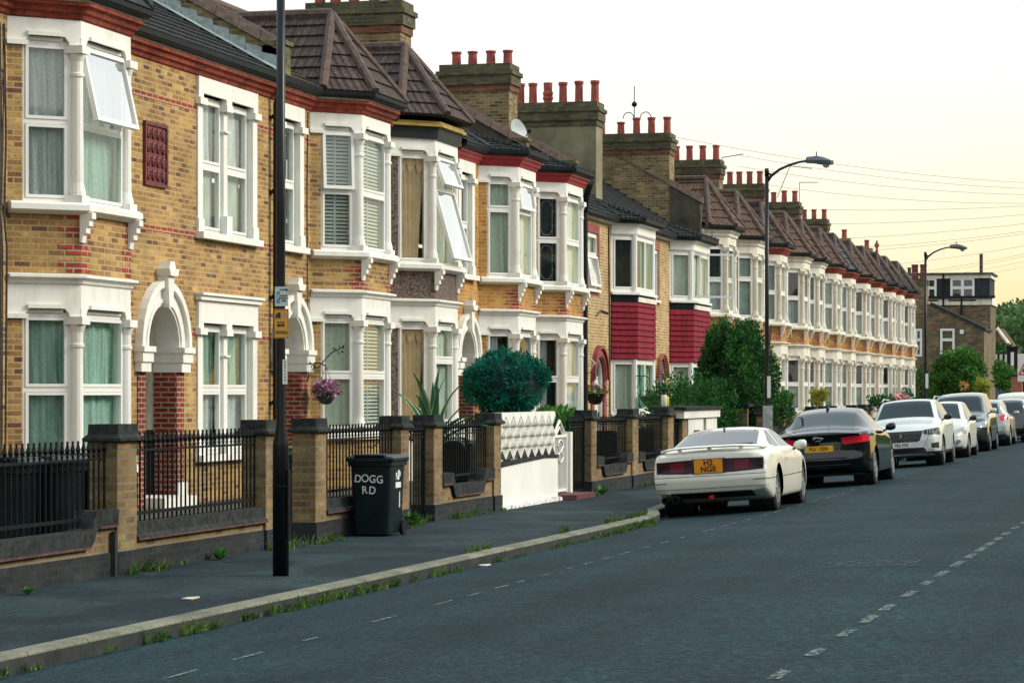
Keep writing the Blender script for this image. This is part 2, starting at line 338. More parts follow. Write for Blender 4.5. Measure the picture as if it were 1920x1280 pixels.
# ------------------------------------------------------------------ windows
def rotF(G, zt, al, o0):      # top hung sash swung out by al
    def g(a, z, o): h = zt - z; oo = o - o0; return G(a, zt - h * cos(al) + oo * sin(al), o0 + h * sin(al) + oo * cos(al))
    return g
def sideF(G, ah, al, o0, sgn=1):      # side hung casement
    def g(a, z, o): h = (a - ah); oo = o - o0; return G(ah + h * cos(al) - sgn * oo * sin(al), z, o0 + abs(h) * sin(al) + oo * cos(al))
    return g
def wavy(mb, G, a0, a1, z0, z1, o, amp=.02, waves=5, taper=0, m=0):
    n = 8 * waves
    def fn(u, v):
        return G(a0 + (a1 - a0) * (u + taper * (1 - v) * .0), z0 + (z1 - z0) * v, o - .02 + amp * sin(u * waves * 2 * pi + 1.5 * sin(v * 2)) * (1 - .3 * v))
    mb.grid(fn, n, 4, m)
def curtain_or_dim_sheet(kind, fr, G, a0, a1, z0, z1, o, near):
    mb = MB(); W = a1 - a0; nm = 'curtain_or_dim_sheet'; mats = M['net']
    if kind == 'blind' and near:
        nm = 'blind'; z = z0 + .03; st = .062
        while z < z1 - .02: mb.fbox(G, a0, a1, z, z + .040, o - .02, o - .012); z += st
        mb.fbox(G, (a0 + a1) / 2 - .018, (a0 + a1) / 2 + .018, z0, z1, o - .011, o - .004); mats = M['blind']
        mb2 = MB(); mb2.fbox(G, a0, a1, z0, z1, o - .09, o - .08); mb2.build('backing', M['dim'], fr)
    elif kind in ('blind', 'roller'):
        nm = 'blind'; z = z0
        while z < z1: mb.fbox(G, a0, a1, z, min(z + .095, z1), o - .03, o - .02); mb.fbox(G, a0, a1, z + .095, min(z + .1, z1 + .005), o - .05, o - .035); z += .1
        mats = M['blind'] if kind == 'blind' else M['net_warm']
    elif kind == 'drape':
        def fn(u, v):
            swing = .42 * W * max(0, (1 - v) - .3) ** 1.3; aa = a0 + W * u * (1.0 - .22 * (1 - v) ** 1.5)
            return G(aa, z0 + (z1 - z0) * v, o - .02 + .022 * sin(u * 34 + v * 5))
        mb.grid(fn, 60, 12); mats = [M['drape'], M['drape2']]
        mb.grid(lambda u, v: G(a0 + W * (.35 + .65 * u) - .25 * W * (1 - v) ** 2, z0 + (z1 - z0) * v, o - .045 + .02 * sin(u * 30)), 40, 12, 1)
        for k in range(3):      # swags
            c = a0 + W * (.17 + .33 * k)
            mb.grid(lambda u, v: G(c + W * .19 * (u * 2 - 1) * (1 - .25 * v), z1 - .05 - .30 * v * (1 - (u * 2 - 1) ** 2 * .6) , o + .002 + .02 * sin(v * 9 + u * 3)), 10, 8, 0)
        mats = [M['drape'], M['drape2']]
    elif kind == 'lead':
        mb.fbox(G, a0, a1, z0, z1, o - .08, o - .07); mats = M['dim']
        l = MB(); c = (a0 + a1) / 2; h = z1 - z0; r = .004; w_ = W * .28
        oc = [(c - w_, z0 + .22 * h), (c - w_ * .5, z0 + .1 * h), (c + w_ * .5, z0 + .1 * h), (c + w_, z0 + .22 * h), (c + w_, z1 - .22 * h), (c + w_ * .5, z1 - .1 * h), (c - w_ * .5, z1 - .1 * h), (c - w_, z1 - .22 * h)]
        for i in range(8): l.tube([G(*oc[i], o + .008), G(*oc[(i + 1) % 8], o + .008)], .006, 4)
        for k in (.33, .66):
            for e, x in ((a0, c - w_), (a1, c + w_)): l.tube([G(e, z0 + h * k, o + .008), G(x, z0 + h * k, o + .008)], .005, 4)
        for x in (c - w_, c + w_): l.tube([G(x, z0, o + .008), G(x, z1, o + .008)], .004, 4)
        l.build('lead_strip', M['net'], fr)
    elif kind == 'dim': mb.fbox(G, a0, a1, z0, z1, o - .09, o - .08); mats = M['dim']  # no curtain here: dark sheet painted as the unlit room
    elif kind == 'half':
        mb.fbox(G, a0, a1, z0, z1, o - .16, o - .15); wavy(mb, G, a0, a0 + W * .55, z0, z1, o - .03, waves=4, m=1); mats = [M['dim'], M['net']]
    elif kind == 'grey': mb.fbox(G, a0, a1, z0, z1, o - .04, o - .03); mats = M['grey']; nm = 'blind'
    elif kind == 'green': wavy(mb, G, a0, a1, z0, z1, o - .02, waves=3, amp=.012); mats = M['greenbl']
    else:
        wavy(mb, G, a0, a1, z0, z1, o - .02, waves=4 if near else 3, amp=.028); mats = {'net': M['net'], 'warm': M['net_warm'], 'teal': M['teal']}[kind]
    mb.build(nm, mats, fr, smooth=kind not in ('blind', 'roller', 'dim', 'lead', 'grey'))
def window(root, G, a0, a1, z0, z1, o=-.10, split=.5, kinds=('net', 'net'), opn={}, near=True, fw=.06, mull=0, cas=None, glass='glass'):
    fr = MB()
    for q in ((a0, a1, z0, z0 + fw), (a0, a1, z1 - fw, z1), (a0, a0 + fw, z0 + fw, z1 - fw), (a1 - fw, a1, z0 + fw, z1 - fw)): fr.fbox(G, *q, o - .05, o + .03)
    cols = [(a0 + fw, a1 - fw)]
    if mull:
        cols = []; ww = (a1 - a0 - fw) / (mull + 1)
        for k in range(mull + 1): cols.append((a0 + fw + ww * k, a0 + ww * (k + 1)))
        for k in range(mull): fr.fbox(G, a0 + ww * (k + 1), a0 + fw + ww * (k + 1), z0 + fw, z1 - fw, o - .05, o + .03)
    zs = z0 + (z1 - z0) * split; lights = []
    for ci, (b0, b1) in enumerate(cols):
        if split: fr.fbox(G, b0, b1, zs - fw / 2, zs + fw / 2, o - .05, o + .03); lights += [(b0, b1, zs + fw / 2, z1 - fw, 2 * ci), (b0, b1, z0 + fw, zs - fw / 2, 2 * ci + 1)]
        else: lights.append((b0, b1, z0 + fw, z1 - fw, 2 * ci))
    sw = .045; panes = []
    for b0, b1, y0, y1, i in lights:
        K = G; gl = glass; tgt = fr; sash = None
        if i in opn or (cas and i in cas):
            K = rotF(G, y1, opn[i], o + .03) if i in opn else sideF(G, b0, cas[i], o + .03); sash = MB(); tgt = sash; gl = 'glass_open' if opn.get(i, 0) > .1 else glass; oo = .032; e = .012
        else: oo = 0; e = -.004
        for q in ((b0 - e, b1 + e, y0 - e, y0 + sw), (b0 - e, b1 + e, y1 - sw, y1 + e), (b0 - e, b0 + sw, y0 + sw, y1 - sw), (b1 - sw, b1 + e, y0 + sw, y1 - sw)): tgt.fbox(K, *q, o + oo - .02, o + oo + .042)
        panes.append((K, b0 + sw, b1 - sw, y0 + sw, y1 - sw, oo, gl, sash))
    f = fr.build('window', M['upvc'], root)
    for K, b0, b1, y0, y1, oo, gl, sash in panes:
        par = sash.build('sash', M['upvc'], f) if sash else f
        p = MB(); p.poly([K(b0, y0, o + oo + .012), K(b1, y0, o + oo + .012), K(b1, y1, o + oo + .012), K(b0, y1, o + oo + .012)]); p.build('pane', M[gl], f)
    kk = list(kinds)
    for j, (b0, b1, y0, y1, i) in enumerate(lights): curtain_or_dim_sheet(kk[i % len(kk)], f, G, b0, b1, y0, y1, o - .06, near)
    return f
# ------------------------------------------------------------------ stucco parts
def column(root, c, z0, z1, r=.085, near=True, mat='white'):
    n = 14 if near else 8; mb = MB(); x, y = c
    mb.box(x - r * 1.45, x + r * 1.45, y - r * 1.45, y + r * 1.45, z0, z0 + .10)
    mb.lathe((x, y, 0), [(r * 1.35, z0 + .10), (r * 1.35, z0 + .14), (r * 1.1, z0 + .22), (r, z0 + .26), (r * .92, z1 - .40), (r * 1.12, z1 - .385), (r * 1.12, z1 - .35), (r * .95, z1 - .335), (r * .98, z1 - .20), (r * 1.3, z1 - .12), (r * 1.35, z1 - .10)], n)
    mb.box(x - r * 1.5, x + r * 1.5, y - r * 1.5, y + r * 1.5, z1 - .10, z1)
    return mb.build('column', M[mat], root)
def bracket(root, G, a, z, near, mat):
    mb = MB(); pr = [(0, 0), (.17, 0), (.17, -.08), (.13, -.10), (.13, -.17), (.09, -.19), (.09, -.26), (.045, -.29), (.03, -.38), (0, -.38)]
    mb.ring([[G(a - .065, z + q, o) for o, q in pr], [G(a + .065, z + q, o) for o, q in pr]]); mb.build('bracket', M[mat], root)
def inset(P, Q, k):      # point k inside the corner
    return Vector(P) + k * Vector(Q)
def bay(root, h):
    P = h['plan']; near = h['near']; st = h['stucco']; F = [Face2(P[i], P[i + 1]) for i in range(3)]
    gs, gt, gc, s0, s1, t1, l1, e = [h[k] for k in ('gs', 'gt', 'gc', 's0', 's1', 't1', 'l1', 'e')]
    mb = MB(); mb.sweep(P, [(0, .12), (0, gs - .12), (-.2, gs - .12), (-.2, .12)]); mb.build('bay_base', M[h.get('basemat', st)], root)
    mb = MB(); mb.sweep(P, [(.09, gs - .12), (.09, gs - .02), (.05, gs), (-.2, gs), (-.2, gs - .12)]); mb.build('sill', M[st], root)
    strip = M[h['strip']]
    mb = MB(); mb.sweep(P, [(0, gc), (0, s0), (-.2, s0), (-.2, gc)]); mb.build('bay_wall', strip, root)
    if h['strip'].startswith('brick'):
        for i in (1, 2):
            q = MB(); z = gc + .04; k = 0
            while z + .075 < s0:
                ww = .30 if k % 2 else .19; q.fbox(F[i - 1], F[i - 1].L - ww, F[i - 1].L + .004, z, z + .073, -.05, .006); q.fbox(F[i], -.004, .49 - ww, z, z + .073, -.05, .006); z += .15 if k % 2 else .075; k += 1
                if k % 2 == 0: z += 0
            q.build('quoin', M['redbrick'], root)
    mb = MB(); mb.sweep(P, [(.05, s0 - .03), (.12, s0), (.15, s0 + .02), (.15, s1 - .03), (.11, s1), (-.2, s1), (-.2, s0 - .03)]); mb.build('sill', M[st], root)
    bracket(root, F[1], .02, s0, near, st); bracket(root, F[1], F[1].L - .05, s0, near, st); 
    if near: bracket(root, F[0], F[0].L - .0, s0, near, st) if False else None
    for lo, hi, zz in ((gt, gc, 0), (t1, l1, 1)):
        mb = MB(); mb.sweep(P, [(.0, lo + .10), (.0, hi - (.12 if not zz else 0)), (-.22, hi - (.12 if not zz else 0)), (-.22, lo + .10)])
        for i, G in enumerate(F):      # stepped corbels beside each window head
            for c0, c1 in ((-.01, .16), (G.L - .16, G.L + .01)):
                if i == 0 and c0 < 0: c1 = .24
                if i == 2 and c1 > G.L: c0 = G.L - .24
                d = .09 if c0 < .1 else -.09
                pts = [(c0, lo), (c1, lo), (c1, lo + .035), (c1 + d * .6, lo + .10), (c0, lo + .10)] if d > 0 else [(c0, lo), (c1, lo), (c1, lo + .10), (c0 + d * .6, lo + .10), (c0, lo + .035)]
                mb.fprism(G, pts, -.2, .003)
            mb.fbox(G, .26, G.L - .26, lo + .10, lo + .15, -.05, .035) if near else None
            mb.fbox(G, .22, G.L - .22, lo + .045, lo + .10, -.09, -.045)
        mb.fbox(F[0], -.02, .26, lo - .03, lo + .03, -.05, .045)
        mb.build('frieze', M[st], root)
    mb = MB(); mb.sweep(P, [(.0, gc - .12), (.03, gc - .10), (.04, gc - .06), (.10, gc - .03), (.10, gc), (.0, gc + .02), (-.2, gc + .02), (-.2, gc - .12)]); mb.build('moulding', M[st], root)
    wk = h['win']      # kinds per face per storey
    for fl, (z0, z1) in ((0, (gs, gt + .05)), (1, (s1, t1 + .05))):
        for i, G in enumerate(F):
            sp = wk.get('split', .5); kd = wk[(fl, i)] if (fl, i) in wk else wk.get(fl, ('net',)); a0, a1 = (.2, G.L - .10) if i == 0 else ((.09, G.L - .09) if i == 1 else (.10, G.L - .2))
            if isinstance(sp, dict): sp = sp.get((fl, i), .5)
            window(root, G, a0, a1, z0, z1, kinds=kd, opn=wk.get('open', {}).get((fl, i), {}), near=near, split=sp, fw=.055 if near else .06)
        for G, a in ((F[0], (0, .2)), (F[2], (F[2].L - .2, F[2].L))): mb = MB(); mb.fbox(G, a[0], a[1], z0, z1 - .05, -.2, -.003); mb.build('bay_return', M[h.get('endstrip', h['strip'])], root)
        for j in (1, 2):
            nn = (F[j - 1].n + F[j].n).normalized(); c = Vector(P[j]) - nn * .075
            column(root, (c.x, c.y), z0, z1 - .05, near=near, mat=st)
            mb = MB(); mb.lathe((c.x - nn.x * .1, c.y - nn.y * .1, 0), [(.11, z0), (.11, z1)], 8); mb.build('mullion_post', M[st], root)
def flatwin(root, G, h, a0, a1, fl, cols=2, kinds=('net',), near=True):
    gs, gt, gc, s0, s1, t1, l1 = [h[k] for k in ('gs', 'gt', 'gc', 's0', 's1', 't1', 'l1')]; st = h['stucco']
    z0, z1, top = (gs, gt, gc) if fl == 0 else (s1, t1, l1)
    W = a1 - a0; cw = .16 if cols > 1 else .0; side = .2
    mb = MB()
    lo = z1 + .08
    mb.fbox(G, a0, a1, lo, top - (.10 if fl == 0 else 0), -.2, .045)
    n = cols; ww = (W - 2 * side - cw * (n - 1)) / n if n > 1 else W - 2 * side
    mb.fbox(G, a0, a0 + side, z1 + .0, lo, -.2, .045); mb.fbox(G, a1 - side, a1, z1 + .0, lo, -.2, .045)
    if fl == 0: mb.fbox(G, a0 - .05, a1 + .05, top - .10, top - .03, -.1, .10); mb.fbox(G, a0 - .07, a1 + .07, top - .03, top + .01, -.1, .14)
    mb.build('lintel', M[st], root)
    mb = MB(); mb.fbox(G, a0 - .03, a1 + .03, z0 - .10, z0, -.2, .13); mb.build('sill', M[st], root)
    for x in ([a0 + side / 2, a1 - side / 2]):
        mb = MB(); mb.fbox(G, x - side / 2, x + side / 2, z0, z1 - .10, -.2, .03); mb.fbox(G, x - side / 2 - .05, x + side / 2 + .05, z1 - .10, z1, -.2, .09); mb.fbox(G, x - side / 2 - .02, x + side / 2 + .02, z0, z0 + .2, -.2, .05); mb.build('pilaster', M[st], root)
    for k in range(n - 1):
        x = a0 + side + (ww + cw) * (k + 1) - cw / 2; mb = MB(); mb.fbox(G, x - cw / 2, x + cw / 2, z0, z1 - .1, -.15, -.02)
        mb.fbox(G, x - .14, x + .14, z1 - .10, z1 + .0, -.15, .06); mb.fbox(G, x - .12, x + .12, z0, z0 + .3, -.15, .05); mb.fbox(G, x - .12, x + .12, z1, lo, -.15, .045)
        mb.fbox(G, x - .11, x + .11, z1 - .42, z1 - .39, -.15, .02); mb.build('column', M[st], root)
    for k in range(n):
        b0 = a0 + side + (ww + cw) * k; window(root, G, b0, b0 + ww, z0, z1 + .06, kinds=kinds, near=near, o=-.1)
def doorway(root, G, c, w, zs, ring, near, h, dstyle='white', red=True, keystone=True):
    st = M[h['stucco']] if h.get('archmat') is None else M[h['archmat']]; r = w / 2; n = 16 if near else 8; zb = .18
    def arc(mb, r0, r1, o0, o1, k0=0):
        for k in range(n):
            a, b = pi * k / n, pi * (k + 1) / n
            p = [(c - cos(t) * q, zs + sin(t) * q) for q, t in ((r0, a), (r1, a), (r1, b), (r0, b))]
            mb.hexa([G(*p[0], o0), G(*p[1], o0), G(*p[2], o0), G(*p[3], o0), G(*p[0], o1), G(*p[1], o1), G(*p[2], o1), G(*p[3], o1)])
    mb = MB(); arc(mb, r, r + ring * .95, -.3, .06); arc(mb, r + ring * .72, r + ring, -.05, .12); arc(mb, r + .04, r + .10, .05, .085); mb.build('arch', st, root)
    im = .36 if red else .1
    for sg in (-1, 1):
        x0, x1 = sorted((c + sg * r, c + sg * (r + ring * .95)))
        if red:
            mb = MB(); mb.fbox(G, x0 - .01, x1 + .01, zs - im, zs - im + .14, -.35, .10); mb.fbox(G, x0 - .03, x1 + .03, zs - im + .14, zs - .08, -.35, .13); mb.fbox(G, x0 - .05, x1 + .05, zs - .08, zs, -.35, .16); mb.build('impost', st, root)
            mb = MB(); mb.fbox(G, x0 - .006, min(x0 + .28, x1), zb, zs - im, -.35, .02) if sg > 0 else mb.fbox(G, max(x1 - .28, x0), x1 + .006, zb, zs - im, -.35, .02)
            mb.build('pier', M['porchbrick'], root)
        else:
            mb = MB(); mb.fbox(G, x0, x1, zb, zs, -.1, .03); mb.build('pier', st, root)
    if keystone:
        kb = MB(); kt = zs + r + ring; kb.fprism(G, [(c - .07, zs + r - .03), (c + .07, zs + r - .03), (c + .12, kt + .06), (c - .12, kt + .06)], 0, .17)
        kb.fprism(G, [(c - .14, kt + .06), (c + .14, kt + .06), (c + .19, kt + .16), (c - .19, kt + .16)], 0, .22); kb.fprism(G, [(c - .13, kt + .16), (c + .13, kt + .16), (c + .08, kt + .27), (c - .08, kt + .27)], 0, .19); kb.build('keystone', st, root)
    dep = 1.15 if red else .12
    # porch lining: white upper walls, dark red below, and the door at the back
    mb = MB()
    for sg in (-1, 1):
        x = c + sg * (r + .02)
        mb.poly([G(x, zb, -.29), G(x, 1.25, -.29), G(x, 1.25, -dep), G(x, zb, -dep)], 1); mb.poly([G(x, 1.25, -.29), G(x, zs, -.29), G(x, zs, -dep), G(x, 1.25, -dep)], 0)
    k2 = [(c - cos(pi * k / 8) * (r + .02), zs + sin(pi * k / 8) * (r + .02)) for k in range(9)]
    for k in range(8): mb.poly([G(*k2[k], -.29), G(*k2[k + 1], -.29), G(*k2[k + 1], -dep), G(*k2[k], -dep)], 0)
    mb.poly([G(c - r - .4, zb, -dep - .05), G(c + r + .4, zb, -dep - .05), G(c + r + .4, zs + r + .3, -dep - .05), G(c - r - .4, zs + r + .3, -dep - .05)], 0)
    mb.build('porch_lining', [M['white2'], M['darkbrick']], root)
    dm = M['door_white'] if dstyle == 'white' else M['door_dark']
    mb = MB(); dw = min(.43, r - .06); mb.fbox(G, c - dw, c + dw, zb + .1, 2.2, -dep - .03, -dep + .02)
    for z0, z1 in ((.4, 1.0), (1.15, 2.05)):
        for a0, a1 in ((-dw + .07, -.03), (.03, dw - .07)): mb.fbox(G, c + a0, c + a1, z0, z1, -dep + .02, -dep + .035)
    d = mb.build('door', dm, root)
    mb = MB(); mb.fbox(G, c + dw - .08, c + dw - .05, 1.15, 1.3, -dep + .03, -dep + .07); mb.build('handle', M['iron'], d)
    mb = MB(); pts = [(c - r, zs + .0)] + [(c - cos(pi * k / 8) * r, zs + sin(pi * k / 8) * r) for k in range(1, 8)] + [(c + r, zs + .0)]
    mb.poly([G(a, z, -dep + .01) for a, z in pts]); mb.build('fanlight', M['dim'], root)
def wall_holes(root, s0, s1, z0, z1, holes, mat, thick=.2, name='wall', y=DW):
    xs = sorted({s0, s1} | {v for h in holes for v in h[:2] if s0 < v < s1}); zs = sorted({z0, z1} | {v for h in holes for v in h[2:4] if z0 < v < z1}); mb = MB()
    for i in range(len(xs) - 1):
        for j in range(len(zs) - 1):
            cx, cz = (xs[i] + xs[i + 1]) / 2, (zs[j] + zs[j + 1]) / 2
            if any(h[0] < cx < h[1] and h[2] < cz < h[3] for h in holes): continue
            mb.poly([(xs[i], y, zs[j]), (xs[i + 1], y, zs[j]), (xs[i + 1], y, zs[j + 1]), (xs[i], y, zs[j + 1])])
    for a, b, c, d in [h[:4] for h in holes]:
        for q in (((a, c), (a, d)), ((a, d), (b, d)), ((b, d), (b, c)), ((b, c), (a, c))):
            mb.poly([(q[0][0], y, q[0][1]), (q[1][0], y, q[1][1]), (q[1][0], y + thick, q[1][1]), (q[0][0], y + thick, q[0][1])])
    bk = MB(); bk.poly([(s0 + .01, y + 8, z0), (s1 - .01, y + 8, z0), (s1 - .01, y + 8, z1), (s0 + .01, y + 8, z1)]); bk.build('rear_wall', mat, root)
    return mb.build(name, mat, root)
# ------------------------------------------------------------------ a terrace house
STD = dict(gs=1.12, gt=3.02, gc=3.52, s0=4.08, s1=4.20, t1=6.20, l1=6.52, e=6.74)
def house(h):
    for k, v in STD.items(): h.setdefault(k, v)
    for k, v in dict(near=True, stucco='white', strip='brick', wall='brick', roof='spire', tile='tile_brown', band='cornice', q=.70, cd=.68, doors=[], flats=[], win={}).items(): h.setdefault(k, v)
    near = h['near']; P1, P2 = h['P']; h['plan'] = P = [(P1 - h['cd'], DW), (P1, DW - h['q']), (P2, DW - h['q']), (P2 + h['cd'], DW)]
    s0, s1 = h['s']; e = h['e']; root = thing('terraced_house', h['label'], 'house', ((s0 + s1) / 2, DW, .15), 'houses in the terrace')
    G = Face2((s0, DW), (s1, DW)); ga = lambda s: s - s0
    bay(root, h)
    holes = [(P[0][0] + .02, P[3][0] - .02, .1, h['l1'])]
    for d in h['doors']: holes.append((d['c'] - d['w'] / 2, d['c'] + d['w'] / 2, .1, d['zs'] + d['w'] / 2))
    for f in h['flats']:
        z0, z1 = ((h['gs'], h['gt'] + .08) if f['fl'] == 0 else (h['s1'], h['t1'] + .08)); z0 = f.get('z0', z0); z1 = f.get('z1', z1)
        holes.append((f['a'][0] + .1, f['a'][1] - .1, z0, z1))
    wall_holes(root, s0, s1, .12, e, holes, M[h['wall']])
    for d in h['doors']: doorway(root, G, ga(d['c']), d['w'], d['zs'], d.get('ring', .35), near, h, d.get('style', 'white'), d.get('red', True), d.get('key', True))
    for f in h['flats']:
        if f.get('plain'):
            z0, z1 = f['z0'], f['z1']; a0, a1 = ga(f['a'][0]) + .1, ga(f['a'][1]) - .1; window(root, G, a0, a1, z0, z1, kinds=f.get('k', ('net',)), opn=f.get('open', {}), split=f.get('split', .5), mull=f.get('mull', 0), o=-.06)
            mb = MB(); mb.fbox(G, a0 - .14, a0, z0 - .1, z1 + .2, -.02, .012); mb.fbox(G, a1, a1 + .14, z0 - .1, z1 + .2, -.02, .012); mb.fbox(G, a0, a1, z1, z1 + .2, -.02, .012); mb.build('surround', M['redpaint'], root)
            mb = MB(); mb.fbox(G, a0 - .05, a1 + .05, z0 - .06, z0, -.1, .06); mb.build('sill', M['upvc'], root)
        else: flatwin(root, G, h, ga(f['a'][0]), ga(f['a'][1]), f['fl'], f.get('cols', 1), f.get('k', ('net',)), near)
    ep = [(s0, DW)] + [p for p in P] + [(s1, DW)]
    l1 = h['l1']
    if h['band'] in ('cornice', 'redband'):
        mb = MB(); mb.sweep(ep, [(0, l1), (.03, l1 + .02), (.05, l1 + .07), (.09, l1 + .09), (.11, l1 + .15), (.16, l1 + .17), (.16, e), (-.1, e), (-.1, l1)]); mb.build('brick_cornice', M[h['band']], root)
    elif h['band'] == 'yellow':
        mb = MB(); mb.sweep(ep, [(0, l1), (.05, l1), (.09, e), (-.1, e), (-.1, l1)]); mb.build('fascia', M['blackpaint'], root)
        mb = MB(); mb.sweep(ep, [(.0, e), (.16, e), (.16, e + .05), (.12, e + .06), (.12, e + .10), (0, e + .10)]); mb.build('gutter', M['yellowpaint'], root)
    else:
        mb = MB(); mb.sweep(ep, [(0, l1), (.05, l1 + .03), (.06, l1 + .10), (.13, l1 + .16), (.13, e), (-.1, e), (-.1, l1)]); mb.build('fascia', M[h['stucco']], root)
    ge = e + (.10 if h['band'] == 'yellow' else 0)
    if h['band'] == 'cornice': 
        mb = MB(); mb.sweep(ep, [(0, e), (.15, e), (.15, e + .03), (0, e + .03)]); mb.build('mortar_fillet', M['white2'], root)
        ge = e + .03
    if h['band'] != 'yellow':
        mb = MB(); mb.sweep(ep, [(.15, ge + .0), (.22, ge - .0), (.27, ge + .04), (.28, ge + .10), (.25, ge + .10), (.14, ge + .05)]); mb.build('gutter', M['plastic'], root)
    # main roof: front and back slopes
    T = M[h['tile']]; ez = ge + .10; rd = DW + 4.0; mb = MB(); yl = DW - .26; rz = ez + (rd - yl) * SLOPE; h['ez'] = ez
    tiled(mb, [(s0, yl, ez), (s1, yl, ez), (s1, rd, rz), (s0, rd, rz)], h.get('course', .32))
    mb.poly([(s0, rd, rz), (s1, rd, rz), (s1, rd + 4, ez), (s0, rd + 4, ez)]); mb.poly([(s0, yl, ez - .02), (s1, yl, ez - .02), (s1, DW + .3, ez - .02), (s0, DW + .3, ez - .02)])
    rf = mb.build('roof', T, root)
    mb = MB(); mb.tube([(s0, rd, rz + .02), (s1, rd, rz + .02)], .11, 8); mb.build('ridge', M['ridge'], rf)
    off = .26; n0 = Vector(P[0]); mid = (P1 + P2) / 2
    def eo(i):      # offset plan corner
        a = Vector(P[i]); ns = []
        if i > 0: t = (a - Vector(P[i - 1])).normalized(); ns.append(Vector((t.y, -t.x)))
        else: ns.append(Vector((0, -1)))
        if i < 3: t = (Vector(P[i + 1]) - a).normalized(); ns.append(Vector((t.y, -t.x)))
        else: ns.append(Vector((0, -1)))
        k = (ns[0] + ns[1]).normalized(); k = k / k.dot(ns[0]); return a + k * off
    Q = [eo(i) for i in range(4)]; Q3 = [(q.x, q.y, ez) for q in Q]; mb = MB()
    if h['roof'] == 'spire':
        az = h.get('apex', 8.35); A = (mid, DW + .12, az); bz = yl + (az - ez) / SLOPE; B = (mid, bz, az)
        for t in ((Q3[0], Q3[1], A), (Q3[1], Q3[2], A), (Q3[2], Q3[3], A)): tiled(mb, t, h.get('course', .32))
        L0 = (Q3[0][0] - .05, yl + .02, ez); L1 = (Q3[3][0] + .05, yl + .02, ez)
        tiled(mb, (L0, A, B), h.get('course', .32)); tiled(mb, (L1, B, A), h.get('course', .32))
        mb.poly([(q[0], q[1], ez - .015) for q in Q3])
        b = mb.build('bay_roof', T, root)
        hp = MB()
        for q in Q3: hp.tube([(q[0], q[1], q[2] + .03), (A[0], A[1], A[2] + .02)], .085, 8)
        hp.tube([(A[0], A[1], A[2] + .03), (B[0], B[1] + .2, B[2] + .03)], .10, 8); hp.build('hip_tiles', M[h.get('hip', 'ridge')], b)
        if h.get('finial'):
            f = MB(); f.lathe((A[0], A[1], A[2]), [(.09, 0), (.07, .15), (.05, .3), (.11, .36), (.12, .46), (.06, .54), (.03, .66)], 8); f.build('finial', M['pot'], b)
    else:
        az = ez + h.get('lowrise', .42); y2 = yl + (az - ez) / SLOPE; A, B = (P1 + .15, y2, az), (P2 - .15, y2, az)
        for t in ((Q3[0], Q3[1], A), (Q3[1], Q3[2], B, A), (Q3[2], Q3[3], B)): tiled(mb, t, .2)
        mb.poly([(q[0], q[1], ez - .015) for q in Q3]); b = mb.build('bay_roof', T, root)
        hp = MB()
        for i, q in enumerate(Q3): hp.tube([(q[0], q[1], q[2] + .03), tuple(Vector(A if i < 2 else B) + Vector((0, 0, .02)))], .06, 6)
        hp.tube([(A[0], A[1], A[2] + .02), (B[0], B[1], B[2] + .02)], .06, 6); hp.build('hip_tiles', T, b)
    return root
def parapet(root, s, ez, cap='ridge', body='darkrender', hgt=.32, d0=None, wd=.3, stepflash=False, block=True):
    d0 = d0 or DW - .15; d1 = DW + 4.0; z = lambda d: ez + (d - (DW - .26)) * SLOPE; mb = MB()
    mb.hexa([(s - wd / 2, d0, ez - .25), (s + wd / 2, d0, ez - .25), (s + wd / 2, d1, z(d1) - .2), (s - wd / 2, d1, z(d1) - .2), (s - wd / 2, d0, z(d0) + hgt), (s + wd / 2, d0, z(d0) + hgt), (s + wd / 2, d1, z(d1) + hgt), (s - wd / 2, d1, z(d1) + hgt)])
    o = mb.build('party_wall', M[body], root)
    mb = MB(); n = 11
    for k in range(n):
        a, b = d0 - .05 + (d1 - d0 + .05) * k / n, d0 - .05 + (d1 - d0 + .05) * (k + 1) / n - .012; q = .02
        mb.hexa([(s - wd / 2 - .05, a, z(a) + hgt - .05), (s + wd / 2 + .05, a, z(a) + hgt - .05), (s + wd / 2 + .05, b, z(b) + hgt - .05), (s - wd / 2 - .05, b, z(b) + hgt - .05), (s - .06, a, z(a) + hgt + .13 + q), (s + .06, a, z(a) + hgt + .13 + q), (s + .06, b, z(b) + hgt + .13), (s - .06, b, z(b) + hgt + .13)])
    mb.build('coping', M[cap], o)
    if block:
        mb = MB(); mb.box(s - .15, s + .15, DW - .24, DW + .14, ez - .02, ez + hgt + .10); mb.box(s - .18, s + .18, DW - .28, DW + .18, ez + hgt + .10, ez + hgt + .17); mb.build('kneeler', M['moss'], o)
    if stepflash:
        mb = MB(); n = 15
        for k in range(n):
            a = d0 + (d1 - d0) * k / n; b = d0 + (d1 - d0) * (k + 1) / n
            mb.poly([(s - wd / 2 - .006, a, z(a) + .02), (s - wd / 2 - .006, b + .02, z(b) + .02), (s - wd / 2 - .006, b + .02, z(b) + .2), (s - wd / 2 - .006, a + .03, z(a) + .29)])
        mb.hexa([(s - wd / 2 - .22, d0, z(d0) + .045), (s - wd / 2, d0, z(d0) + .045), (s - wd / 2, d1, z(d1) + .045), (s - wd / 2 - .22, d1, z(d1) + .045), (s - wd / 2 - .22, d0, z(d0) + .06), (s - wd / 2, d0, z(d0) + .09), (s - wd / 2, d1, z(d1) + .09), (s - wd / 2 - .22, d1, z(d1) + .06)])
        mb.build('flashing', M['lead'], o)
    return o
